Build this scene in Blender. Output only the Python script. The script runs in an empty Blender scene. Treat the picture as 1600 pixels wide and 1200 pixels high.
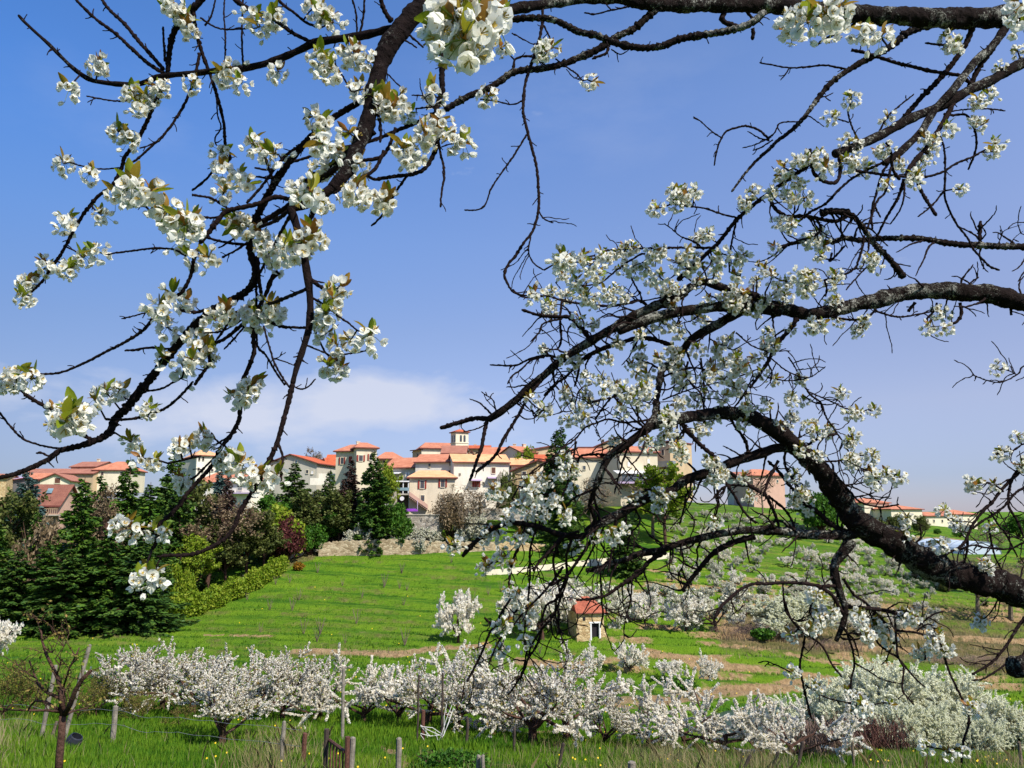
import bpy, math, random
import numpy as np
from mathutils import Vector, Matrix, noise as mnoise

SC = bpy.context.scene
COL = SC.collection
R = math.radians

# ------------------------------------------------------------------ camera, sky, sun, exposure
F = 1244.0                      # focal length in photo pixels (1600 wide)
PITCH = math.atan(200.0 / F)    # horizon at row 800
cam_d = bpy.data.cameras.new("camera")
cam_d.sensor_width = 36.0
cam_d.lens = 36.0 * F / 1600.0
cam_d.clip_start = 0.05
cam_d.clip_end = 20000.0
cam = bpy.data.objects.new("camera", cam_d)
COL.objects.link(cam)
cam.location = (0, 0, 0)
cam.rotation_euler = (R(90) + PITCH, 0, 0)
SC.camera = cam

SUN_AZ = 134.0       # clockwise from +Y (view direction)
SUN_EL = 48.0
SC.view_settings.view_transform = 'Standard'
SC.view_settings.look = 'None'
SC.view_settings.gamma = 1.0
SC.view_settings.exposure = 0.6
SC.cycles.max_bounces = 5
SC.cycles.diffuse_bounces = 3
SC.cycles.transmission_bounces = 4
SC.cycles.transparent_max_bounces = 4
SC.cycles.use_denoising = True

world = bpy.data.worlds.new("World")
SC.world = world
world.use_nodes = True
wn, wl = world.node_tree.nodes, world.node_tree.links
wn.clear()
w_out = wn.new('ShaderNodeOutputWorld')
w_bg = wn.new('ShaderNodeBackground')
w_bg.inputs['Strength'].default_value = 0.0975
sky = wn.new('ShaderNodeTexSky')
sky.sky_type = 'NISHITA'
sky.sun_disc = False
sky.sun_elevation = R(SUN_EL)
sky.sun_rotation = R(SUN_AZ)
sky.altitude = 300
sky.air_density = 1.0
sky.dust_density = 0.1
sky.ozone_density = 1.5
def wmath(op, a, b=None, c=None, clamp=False):
    n = wn.new('ShaderNodeMath'); n.operation = op; n.use_clamp = clamp
    for i, v in enumerate((a, b, c)):
        if v is None: continue
        if isinstance(v, (int, float)): n.inputs[i].default_value = v
        else: wl.new(v, n.inputs[i])
    return n.outputs[0]
tc = wn.new('ShaderNodeTexCoord')
sep = wn.new('ShaderNodeSeparateXYZ')
wl.new(tc.outputs['Generated'], sep.inputs[0])
X, Yd, Z = sep.outputs
el = wmath('ARCSINE', Z)
az = wmath('ARCTAN2', X, Yd)
def bump_fn(v, c, s):                       # smooth bump round c
    d = wmath('DIVIDE', wmath('SUBTRACT', v, c), s)
    return wmath('POWER', 2.718, wmath('MULTIPLY', wmath('MULTIPLY', d, d), -1.0))
comb = wn.new('ShaderNodeCombineXYZ')
wl.new(wmath('MULTIPLY', az, 1.0), comb.inputs[0])
wl.new(wmath('MULTIPLY', el, 2.3), comb.inputs[1])
nz = wn.new('ShaderNodeTexNoise'); nz.inputs['Scale'].default_value = 7.0
nz.inputs['Detail'].default_value = 9; nz.inputs['Roughness'].default_value = 0.55
nz.inputs['Distortion'].default_value = 0.15
wl.new(comb.outputs[0], nz.inputs['Vector'])
nz2 = wn.new('ShaderNodeTexNoise'); nz2.inputs['Scale'].default_value = 3.2
nz2.inputs['Detail'].default_value = 7; nz2.inputs['Roughness'].default_value = 0.6
mp = wn.new('ShaderNodeMapping'); mp.inputs['Location'].default_value = (3.1, 1.7, 0.4)
wl.new(comb.outputs[0], mp.inputs[0]); wl.new(mp.outputs[0], nz2.inputs['Vector'])
# the cumulus bank low on the left; faint veils higher up
bank = wmath('MULTIPLY', bump_fn(el, 0.118, 0.058), bump_fn(az, -0.40, 0.42))
puff1 = wmath('MULTIPLY', bump_fn(el, 0.135, 0.030), bump_fn(az, -0.17, 0.13))
low = wmath('ADD', wmath('MULTIPLY', bank, 0.31), wmath('MULTIPLY', puff1, 0.40))
m1 = wmath('MULTIPLY', wmath('SUBTRACT', wmath('ADD', nz.outputs[0], low), 0.665), 3.4, clamp=True)
veil = wmath('MULTIPLY', bump_fn(el, 0.5, 0.10), bump_fn(az, 0.10, 0.22))
veil = wmath('ADD', veil, wmath('MULTIPLY', bump_fn(el, 0.44, 0.07), bump_fn(az, -0.46, 0.13)))
m2 = wmath('MULTIPLY', wmath('SUBTRACT', wmath('ADD', nz2.outputs[0], wmath('MULTIPLY', veil, 0.2)), 0.60), 1.1, clamp=True)
m2 = wmath('MULTIPLY', m2, veil, clamp=True)
mask = wmath('MAXIMUM', wmath('MULTIPLY', m1, 0.80), wmath('MULTIPLY', m2, 0.5), clamp=True)
above = wmath('MULTIPLY', el, 40.0, clamp=True)
mask = wmath('MULTIPLY', mask, above)
# the clear sky's own colour by height above the horizon: pale violet-grey low down, strong blue high up and to the left
cr = wn.new('ShaderNodeValToRGB'); ce = cr.color_ramp.elements
while len(ce) > 1: ce.remove(ce[-1])
SKYC = [(0.0, (.46, .47, .76)), (.07, (.51, .52, .78)), (.21, (.84, .71, .84)), (.37, (.93, .82, .95)), (.55, (1.0, .98, 1.18)), (.80, (.98, 1.10, 1.42)), (1.0, (.90, 1.10, 1.45))]
for i, (p_, c_) in enumerate(SKYC):
    e_ = ce[0] if i == 0 else ce.new(p_)
    e_.position = p_; e_.color = tuple(v/1.5 for v in c_)+(1,)
wl.new(wmath('DIVIDE', el, 0.6, clamp=True), cr.inputs[0])
azc = wmath('MINIMUM', wmath('MAXIMUM', az, -0.7), 0.7)
hi_ = wmath('MULTIPLY', wmath('DIVIDE', el, 0.45, clamp=True), azc)
cb = wn.new('ShaderNodeCombineXYZ')
wl.new(wmath('ADD', wmath('MULTIPLY', hi_, 0.95), 1.41), cb.inputs[0])
wl.new(wmath('ADD', wmath('MULTIPLY', hi_, 0.35), 1.47), cb.inputs[1]); wl.new(wmath('ADD', 1.5, 0.0), cb.inputs[2])
lo_ = wmath('SUBTRACT', 1.0, wmath('DIVIDE', el, 0.42, clamp=True))
dim = wmath('ADD', 1.0, wmath('MULTIPLY', wmath('MULTIPLY', lo_, wmath('MINIMUM', azc, 0.0)), 0.62))
vsc = wn.new('ShaderNodeVectorMath'); vsc.operation = 'SCALE'; wl.new(cb.outputs[0], vsc.inputs[0]); wl.new(dim, vsc.inputs[3])
t1_ = wn.new('ShaderNodeMix'); t1_.data_type = 'RGBA'; t1_.blend_type = 'MULTIPLY'; t1_.inputs['Factor'].default_value = 1.0
wl.new(cr.outputs[0], t1_.inputs['A']); wl.new(vsc.outputs[0], t1_.inputs['B'])
tint = wn.new('ShaderNodeMix'); tint.data_type = 'RGBA'; tint.blend_type = 'MULTIPLY'
tint.inputs['Factor'].default_value = 1.0
wl.new(t1_.outputs['Result'], tint.inputs['B'])
wl.new(sky.outputs[0], tint.inputs['A'])
cmix = wn.new('ShaderNodeMix'); cmix.data_type = 'RGBA'
wl.new(mask, cmix.inputs['Factor'])
wl.new(tint.outputs['Result'], cmix.inputs['A'])
cmix.inputs['B'].default_value = (4.75, 5.0, 5.9, 1)
wl.new(cmix.outputs['Result'], w_bg.inputs['Color'])
wl.new(w_bg.outputs[0], w_out.inputs['Surface'])

sun_d = bpy.data.lights.new("sun", 'SUN')
sun_d.energy = 4.5
sun_d.angle = R(0.53)
sun_d.color = (1.0, 0.955, 0.88)
sun = bpy.data.objects.new("sun", sun_d)
COL.objects.link(sun)
S = Vector((math.sin(R(SUN_AZ)) * math.cos(R(SUN_EL)), math.cos(R(SUN_AZ)) * math.cos(R(SUN_EL)), math.sin(R(SUN_EL))))
sun.rotation_euler = (-S).to_track_quat('-Z', 'Y').to_euler()

# ------------------------------------------------------------------ projection helpers
CP, SP = math.cos(PITCH), math.sin(PITCH)
def W(px, py, Y):
    """World point seen at photo pixel (px, py) at forward distance Y."""
    u = (px - 800.0) / F; v = (600.0 - py) / F
    dy = CP - v * SP; dz = SP + v * CP
    k = Y / dy
    return Vector((u * k, Y, dz * k))
def RAT(py):
    v = (600.0 - py) / F
    return (SP + v * CP) / (CP - v * SP)
def PX(x, y, z):
    d = y * CP + z * SP
    return 800 + F * x / d, 600 - F * (-y * SP + z * CP) / d

# ------------------------------------------------------------------ materials
def nmat(name):
    m = bpy.data.materials.new(name); m.use_nodes = True
    nt = m.node_tree; nt.nodes.clear()
    out = nt.nodes.new('ShaderNodeOutputMaterial')
    return m, nt, out
def ramp(nt, fac, stops):
    r = nt.nodes.new('ShaderNodeValToRGB'); e = r.color_ramp.elements
    while len(e) > 1: e.remove(e[-1])
    e[0].position = stops[0][0]; e[0].color = (*stops[0][1], 1)
    for p, c in stops[1:]:
        x = e.new(p); x.color = (*c, 1)
    nt.links.new(fac, r.inputs[0]); return r.outputs[0]
def noise(nt, scale, detail=4, rough=0.55, vec=None, stretch=None, kind='noise', dist=0.0):
    if vec is None:
        t = nt.nodes.new('ShaderNodeTexCoord'); vec = t.outputs['Object']
    if stretch:
        mp = nt.nodes.new('ShaderNodeMapping'); mp.inputs['Scale'].default_value = stretch
        nt.links.new(vec, mp.inputs[0]); vec = mp.outputs[0]
    n = nt.nodes.new('ShaderNodeTexNoise')
    n.inputs['Scale'].default_value = scale; n.inputs['Detail'].default_value = detail
    n.inputs['Roughness'].default_value = rough; n.inputs['Distortion'].default_value = dist
    nt.links.new(vec, n.inputs['Vector']); return n.outputs[0]
def mixc(nt, fac, a, b, mode='MIX'):
    m = nt.nodes.new('ShaderNodeMix'); m.data_type = 'RGBA'; m.blend_type = mode
    for k, v in (('Factor', fac), ('A', a), ('B', b)):
        if isinstance(v, (int, float)): m.inputs[k].default_value = v
        elif isinstance(v, tuple): m.inputs[k].default_value = (*v, 1)
        else: nt.links.new(v, m.inputs[k])
    return m.outputs['Result']
def mth(nt, op, a, b=None, clamp=False):
    n = nt.nodes.new('ShaderNodeMath'); n.operation = op; n.use_clamp = clamp
    for i, v in enumerate((a, b)):
        if v is None: continue
        if isinstance(v, (int, float)): n.inputs[i].default_value = v
        else: nt.links.new(v, n.inputs[i])
    return n.outputs[0]
def attr(nt, name):
    a = nt.nodes.new('ShaderNodeAttribute'); a.attribute_name = name; return a.outputs['Fac']
def bump(nt, h, strength=0.4, dist=0.05):
    b = nt.nodes.new('ShaderNodeBump'); b.inputs['Strength'].default_value = strength
    b.inputs['Distance'].default_value = dist
    nt.links.new(h, b.inputs['Height']); return b.outputs[0]
def principled(nt, out, color, rough=0.8, normal=None, spec=0.3, metal=0.0):
    p = nt.nodes.new('ShaderNodeBsdfPrincipled')
    if isinstance(color, tuple): p.inputs['Base Color'].default_value = (*color, 1)
    else: nt.links.new(color, p.inputs['Base Color'])
    if isinstance(rough, (int, float)): p.inputs['Roughness'].default_value = rough
    else: nt.links.new(rough, p.inputs['Roughness'])
    p.inputs['Specular IOR Level'].default_value = spec
    p.inputs['Metallic'].default_value = metal
    if normal is not None: nt.links.new(normal, p.inputs['Normal'])
    nt.links.new(p.outputs[0], out.inputs['Surface']); return p

def leafmat(name, stops, transl=0.3, rough=0.6, spec=0.2):
    """Foliage or petals: colour varies leaf by leaf through the 'v' attribute and a slow noise."""
    m, nt, out = nmat(name)
    v = attr(nt, 'v')
    oi = nt.nodes.new('ShaderNodeObjectInfo')
    n = noise(nt, 0.9, 2)
    f = mth(nt, 'ADD', mth(nt, 'MULTIPLY', v, 0.62), mth(nt, 'MULTIPLY', n, 0.28))
    f = mth(nt, 'ADD', f, mth(nt, 'MULTIPLY', oi.outputs['Random'], 0.10))
    c = ramp(nt, f, stops)
    p = nt.nodes.new('ShaderNodeBsdfPrincipled')
    nt.links.new(c, p.inputs['Base Color']); p.inputs['Roughness'].default_value = rough
    p.inputs['Specular IOR Level'].default_value = spec
    t = nt.nodes.new('ShaderNodeBsdfTranslucent'); nt.links.new(c, t.inputs['Color'])
    ms = nt.nodes.new('ShaderNodeMixShader'); ms.inputs[0].default_value = transl
    nt.links.new(p.outputs[0], ms.inputs[1]); nt.links.new(t.outputs[0], ms.inputs[2])
    nt.links.new(ms.outputs[0], out.inputs['Surface'])
    return m
def plain(name, col, rough=0.7, var=0.15, scale=1.5, bmp=0.0, metal=0.0, spec=0.3):
    m, nt, out = nmat(name)
    n = noise(nt, scale, 5, 0.6)
    lo = tuple(c * (1 - var) for c in col); hi = tuple(min(1, c * (1 + var)) for c in col)
    c = ramp(nt, n, [(0.3, lo), (0.7, hi)])
    nn = bump(nt, noise(nt, scale * 8, 4), bmp, 0.02) if bmp else None
    principled(nt, out, c, rough, nn, spec, metal)
    return m

# ------------------------------------------------------------------ mesh builders
ORG = {}
class MB:
    def __init__(s): s.v = []; s.f = []; s.m = []
    def vert(s, p): s.v.append(tuple(p)); return len(s.v) - 1
    def face(s, pts, m=0):
        i = len(s.v); s.v.extend(tuple(p) for p in pts); s.f.append(tuple(range(i, i + len(pts)))); s.m.append(m)
    def hexa(s, b, t, m=0):
        """b, t: four bottom and four top corners in the same order."""
        i = len(s.v); s.v.extend(tuple(p) for p in b); s.v.extend(tuple(p) for p in t)
        s.f += [(i, i+3, i+2, i+1), (i+4, i+5, i+6, i+7)] + [(i+k, i+(k+1) % 4, i+4+(k+1) % 4, i+4+k) for k in range(4)]
        s.m += [m] * 6
    def box(s, o, ux, uy, uz, m=0):
        o = Vector(o); b = [o, o+ux, o+ux+uy, o+uy]
        s.hexa(b, [p+uz for p in b], m)
    def tube(s, pts, rad, sides=6, m=0, cap=True, rough=0.0, rng=None):
        n = len(pts); pts = [Vector(p) for p in pts]
        t0 = (pts[1]-pts[0]).normalized()
        a = t0.orthogonal().normalized(); base = len(s.v)
        for i in range(n):
            t = (pts[min(i+1, n-1)] - pts[max(i-1, 0)])
            if t.length < 1e-9: t = t0
            t = t.normalized()
            a = (a - t * a.dot(t))
            a = a.normalized() if a.length > 1e-6 else t.orthogonal().normalized()
            b = t.cross(a)
            for k in range(sides):
                th = 2*math.pi*k/sides
                r = rad[i]
                dv = a*math.cos(th) + b*math.sin(th)
                if rough:
                    q = pts[i]+dv*r
                    r *= 1 + rough*(1.6*mnoise.noise(q*9) + 1.1*mnoise.noise(q*27) + .8*mnoise.noise(q*70))
                s.v.append(tuple(pts[i] + dv*r))
        for i in range(n-1):
            for k in range(sides):
                p = base+i*sides
                s.f.append((p+k, p+(k+1) % sides, p+sides+(k+1) % sides, p+sides+k)); s.m.append(m)
        if cap:
            s.f.append(tuple(base+k for k in reversed(range(sides)))); s.m.append(m)
            s.f.append(tuple(base+(n-1)*sides+k for k in range(sides))); s.m.append(m)
    def build(s, name, mats, parent=None, loc=None, smooth=False):
        if not isinstance(mats, (list, tuple)): mats = [mats]
        o0 = Vector(ORG[parent.name]) if parent is not None else Vector(loc if loc is not None else (0, 0, 0))
        me = bpy.data.meshes.new(name)
        me.from_pydata([(x-o0.x, y-o0.y, z-o0.z) for x, y, z in s.v], [], s.f)
        for m in mats: me.materials.append(m)
        if len(mats) > 1: me.polygons.foreach_set('material_index', s.m)
        if smooth: me.shade_smooth()
        me.update()
        o = bpy.data.objects.new(name, me); COL.objects.link(o)
        if parent is not None: o.parent = parent
        else: o.location = o0
        ORG[o.name] = tuple(o0)
        return o
def npmesh(name, v, f, mat, parent=None, vals=None, loc=(0, 0, 0), smooth=False, midx=None):
    """Mesh from numpy arrays; vals = one number per vertex, stored as attribute 'v'."""
    v = np.asarray(v, dtype=np.float32); f = np.asarray(f, dtype=np.int32)
    me = bpy.data.meshes.new(name)
    me.vertices.add(len(v)); me.vertices.foreach_set('co', v.ravel())
    k = f.shape[1]
    me.loops.add(f.size); me.loops.foreach_set('vertex_index', f.ravel())
    me.polygons.add(len(f))
    me.polygons.foreach_set('loop_start', np.arange(0, f.size, k, dtype=np.int32))
    mats = mat if isinstance(mat, (list, tuple)) else [mat]
    for m in mats: me.materials.append(m)
    if midx is not None: me.polygons.foreach_set('material_index', np.asarray(midx, dtype=np.int32))
    if smooth: me.polygons.foreach_set('use_smooth', np.ones(len(f), dtype=bool))
    if vals is not None:
        a = me.attributes.new('v', 'FLOAT', 'POINT'); a.data.foreach_set('value', np.asarray(vals, dtype=np.float32))
    me.update(calc_edges=True)
    o = bpy.data.objects.new(name, me); COL.objects.link(o)
    if parent is not None: o.parent = parent
    else: o.location = loc
    ORG[o.name] = ORG.get(parent.name, (0, 0, 0)) if parent is not None else tuple(loc)
    return o
def tag(o, label=None, cat=None, group=None, kind=None):
    if label: o['label'] = label
    if cat: o['category'] = cat
    if group: o['group'] = group
    if kind: o['kind'] = kind
    return o
def thing(name, loc, label, cat, group=None):
    o = bpy.data.objects.new(name, None); COL.objects.link(o); o.location = loc
    o.empty_display_size = 0.2
    ORG[o.name] = tuple(loc)
    return tag(o, label, cat, group)
KIDS = {}
def copy_tree(o, parent=None):
    c = o.copy(); COL.objects.link(c); c.parent = parent
    for ch in [x for x in o.children]: copy_tree(ch, c)
    return c
def smooth_path(pts, step):
    """Catmull-Rom through pts (numpy n x k), resampled about every step units of its first two columns."""
    P = np.asarray(pts, dtype=float)
    if len(P) == 2: P = np.array([P[0], (P[0]+P[1])/2, P[1]])
    Q = np.vstack([2*P[0]-P[1], P, 2*P[-1]-P[-2]])
    out = []
    for i in range(1, len(Q)-2):
        p0, p1, p2, p3 = Q[i-1], Q[i], Q[i+1], Q[i+2]
        L = np.hypot(*(p2-p1)[:2]); n = max(1, int(round(L/step)))
        for k in range(n):
            t = k/n
            out.append(0.5*((2*p1)+(-p0+p2)*t+(2*p0-5*p1+4*p2-p3)*t*t+(-p0+3*p1-3*p2+p3)*t**3))
    out.append(Q[-2]); return np.array(out)
# ------------------------------------------------------------------ material library
MAT = {}
def _ground():
    m, nt, out = nmat('ground')
    dirt, dry, band = attr(nt, 'dirt'), attr(nt, 'dry'), attr(nt, 'band')
    big = noise(nt, 0.16, 5, 0.6, stretch=(0.22, 1.6, 1))
    mid = noise(nt, 0.55, 6, 0.7, stretch=(0.35, 1.7, 1))
    fine = noise(nt, 5.0, 6, 0.75)
    mixn = mth(nt, 'ADD', mth(nt, 'MULTIPLY', mid, 0.6), mth(nt, 'MULTIPLY', big, 0.4))
    mixn = mth(nt, 'ADD', mth(nt, 'MULTIPLY', mth(nt, 'SUBTRACT', mixn, 0.5), 1.8), 0.515)
    g = ramp(nt, mixn,
             [(0.34, (0.022, 0.090, 0.004)), (0.45, (0.050, 0.150, 0.006)), (0.53, (0.095, 0.200, 0.008)), (0.62, (0.145, 0.24, 0.012)), (0.72, (0.21, 0.245, 0.03))])
    g = mixc(nt, mth(nt, 'MULTIPLY', mth(nt, 'SUBTRACT', fine, 0.42, True), 2.2, True), g, (0.115, 0.20, 0.02))
    dk = mth(nt, 'MULTIPLY', mth(nt, 'SUBTRACT', 0.46, noise(nt, 2.3, 5, 0.7, stretch=(0.7, 1.5, 1))), 5.0, True)
    g = mixc(nt, mth(nt, 'MULTIPLY', dk, 0.55), g, (0.022, 0.075, 0.006))
    bn = mth(nt, 'MULTIPLY', band, mth(nt, 'MULTIPLY', noise(nt, 0.5, 5, 0.7, stretch=(0.4, 1, 1)), 1.5), True)
    g = mixc(nt, mth(nt, 'MULTIPLY', bn, 0.8), g, (0.135, 0.235, 0.012))
    dr = ramp(nt, noise(nt, 1.2, 6, 0.7), [(0.3, (0.055, 0.070, 0.018)), (0.5, (0.13, 0.11, 0.04)), (0.7, (0.24, 0.17, 0.085))])
    nd = mth(nt, 'ADD', dry, mth(nt, 'MULTIPLY', mth(nt, 'SUBTRACT', noise(nt, 0.8, 6, 0.7), 0.5), 1.3))
    c = mixc(nt, mth(nt, 'MULTIPLY', mth(nt, 'SUBTRACT', nd, 0.35, True), 1.9, True), g, dr)
    so = ramp(nt, noise(nt, 2.5, 6, 0.7), [(0.3, (0.20, 0.13, 0.06)), (0.5, (0.36, 0.235, 0.115)), (0.7, (0.47, 0.33, 0.18))])
    nd2 = mth(nt, 'ADD', dirt, mth(nt, 'MULTIPLY', mth(nt, 'SUBTRACT', noise(nt, 1.3, 6, 0.7), 0.5), 1.5))
    c = mixc(nt, mth(nt, 'MULTIPLY', mth(nt, 'SUBTRACT', nd2, 0.42, True), 3.2, True), c, so)
    h = mth(nt, 'ADD', noise(nt, 1.5, 6, 0.7), mth(nt, 'MULTIPLY', fine, 0.6))
    principled(nt, out, c, 0.95, bump(nt, h, 0.9, 0.5), 0.1)
    return m
def _roof(name, cols, spec=0.2):
    m, nt, out = nmat(name)
    n = noise(nt, 0.8, 6, 0.7); f = noise(nt, 9, 3, 0.8)
    t = nt.nodes.new('ShaderNodeTexCoord')
    wv = nt.nodes.new('ShaderNodeTexWave'); wv.inputs['Scale'].default_value = 2.2; wv.inputs['Distortion'].default_value = 0.6
    wv.inputs['Detail'].default_value = 1
    nt.links.new(t.outputs['Object'], wv.inputs['Vector'])
    v = mth(nt, 'ADD', mth(nt, 'MULTIPLY', n, 0.6), mth(nt, 'MULTIPLY', f, 0.4))
    c = ramp(nt, v, [(0.32, cols[0]), (0.5, cols[1]), (0.66, cols[2])])
    principled(nt, out, c, 0.85, bump(nt, mth(nt, 'ADD', wv.outputs[0], f), 0.6, 0.06), spec)
    return m
def _wall(name, col, stain=0.18):
    m, nt, out = nmat(name)
    n = noise(nt, 0.5, 6, 0.7, stretch=(1, 1, 0.4)); f = noise(nt, 6, 4, 0.7)
    v = mth(nt, 'ADD', mth(nt, 'MULTIPLY', n, 0.7), mth(nt, 'MULTIPLY', f, 0.3))
    lo = tuple(c*(1-stain*1.3) for c in col)
    c = ramp(nt, v, [(0.33, lo), (0.55, col), (0.8, tuple(min(0.9, x*1.08) for x in col))])
    principled(nt, out, c, 0.9, bump(nt, f, 0.15, 0.02), 0.15)
    return m
def _stone(name, cols, scale=3.0):
    m, nt, out = nmat(name)
    t = nt.nodes.new('ShaderNodeTexCoord')
    mp = nt.nodes.new('ShaderNodeMapping'); mp.inputs['Scale'].default_value = (1, 1, 1.7)
    nt.links.new(t.outputs['Object'], mp.inputs[0])
    v = nt.nodes.new('ShaderNodeTexVoronoi'); v.inputs['Scale'].default_value = scale
    nt.links.new(mp.outputs[0], v.inputs['Vector'])
    ve = nt.nodes.new('ShaderNodeTexVoronoi'); ve.feature = 'DISTANCE_TO_EDGE'; ve.inputs['Scale'].default_value = scale
    nt.links.new(mp.outputs[0], ve.inputs['Vector'])
    s = nt.nodes.new('ShaderNodeSeparateColor'); nt.links.new(v.outputs['Color'], s.inputs[0])
    k = mth(nt, 'ADD', mth(nt, 'MULTIPLY', s.outputs[0], 0.55), mth(nt, 'MULTIPLY', noise(nt, 1.1, 5, 0.7), 0.5))
    c = ramp(nt, k, [(0.2, cols[0]), (0.5, cols[1]), (0.8, cols[2])])
    e = mth(nt, 'MULTIPLY', mth(nt, 'SUBTRACT', 0.06, ve.outputs['Distance']), 14, True)
    c = mixc(nt, mth(nt, 'MULTIPLY', e, 0.6), c, tuple(x*0.45 for x in cols[0]))
    principled(nt, out, c, 0.9, bump(nt, ve.outputs['Distance'], 0.8, 0.1), 0.1)
    return m
def _bark(name, dark, mid, lich, lich_amt=0.5, sc=1.0):
    """Cherry bark: dark ringed bark with crusts of pale grey-green lichen."""
    m, nt, out = nmat(name)
    n = noise(nt, 22*sc, 6, 0.7); b = noise(nt, 60*sc, 4, 0.7)
    c = ramp(nt, n, [(0.3, dark), (0.62, mid), (0.8, tuple(x*1.5 for x in mid))])
    l1 = noise(nt, 6.0*sc, 8, 0.75, dist=0.4); l2 = noise(nt, 90*sc, 3, 0.8)
    lm = mth(nt, 'MULTIPLY', mth(nt, 'SUBTRACT', mth(nt, 'ADD', l1, mth(nt, 'MULTIPLY', mth(nt, 'SUBTRACT', l2, 0.5), 0.45)), 0.66-0.16*lich_amt), 12, True)
    lc = ramp(nt, l2, [(0.3, tuple(x*0.35 for x in lich)), (0.6, lich)])
    c = mixc(nt, lm, c, lc)
    h = mth(nt, 'ADD', mth(nt, 'MULTIPLY', n, 1.0), mth(nt, 'ADD', mth(nt, 'MULTIPLY', b, 0.5), mth(nt, 'MULTIPLY', lm, 0.6)))
    principled(nt, out, c, 0.95, bump(nt, h, 1.0, 0.02/sc), 0.06)
    return m
def _glass(name, col, rough=0.08):
    m, nt, out = nmat(name)
    n = noise(nt, 0.7, 3)
    principled(nt, out, ramp(nt, n, [(0.3, tuple(x*0.5 for x in col)), (0.7, col)]), rough, None, 0.6)
    return m
def _water():
    m, nt, out = nmat('pond_water')
    n = noise(nt, 3.0, 5, 0.6)
    c = ramp(nt, noise(nt, 0.25, 3), [(0.35, (0.018, 0.035, 0.016)), (0.65, (0.04, 0.06, 0.032))])
    principled(nt, out, c, 0.30, bump(nt, n, 0.7, 0.1), 0.22)
    return m
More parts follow.
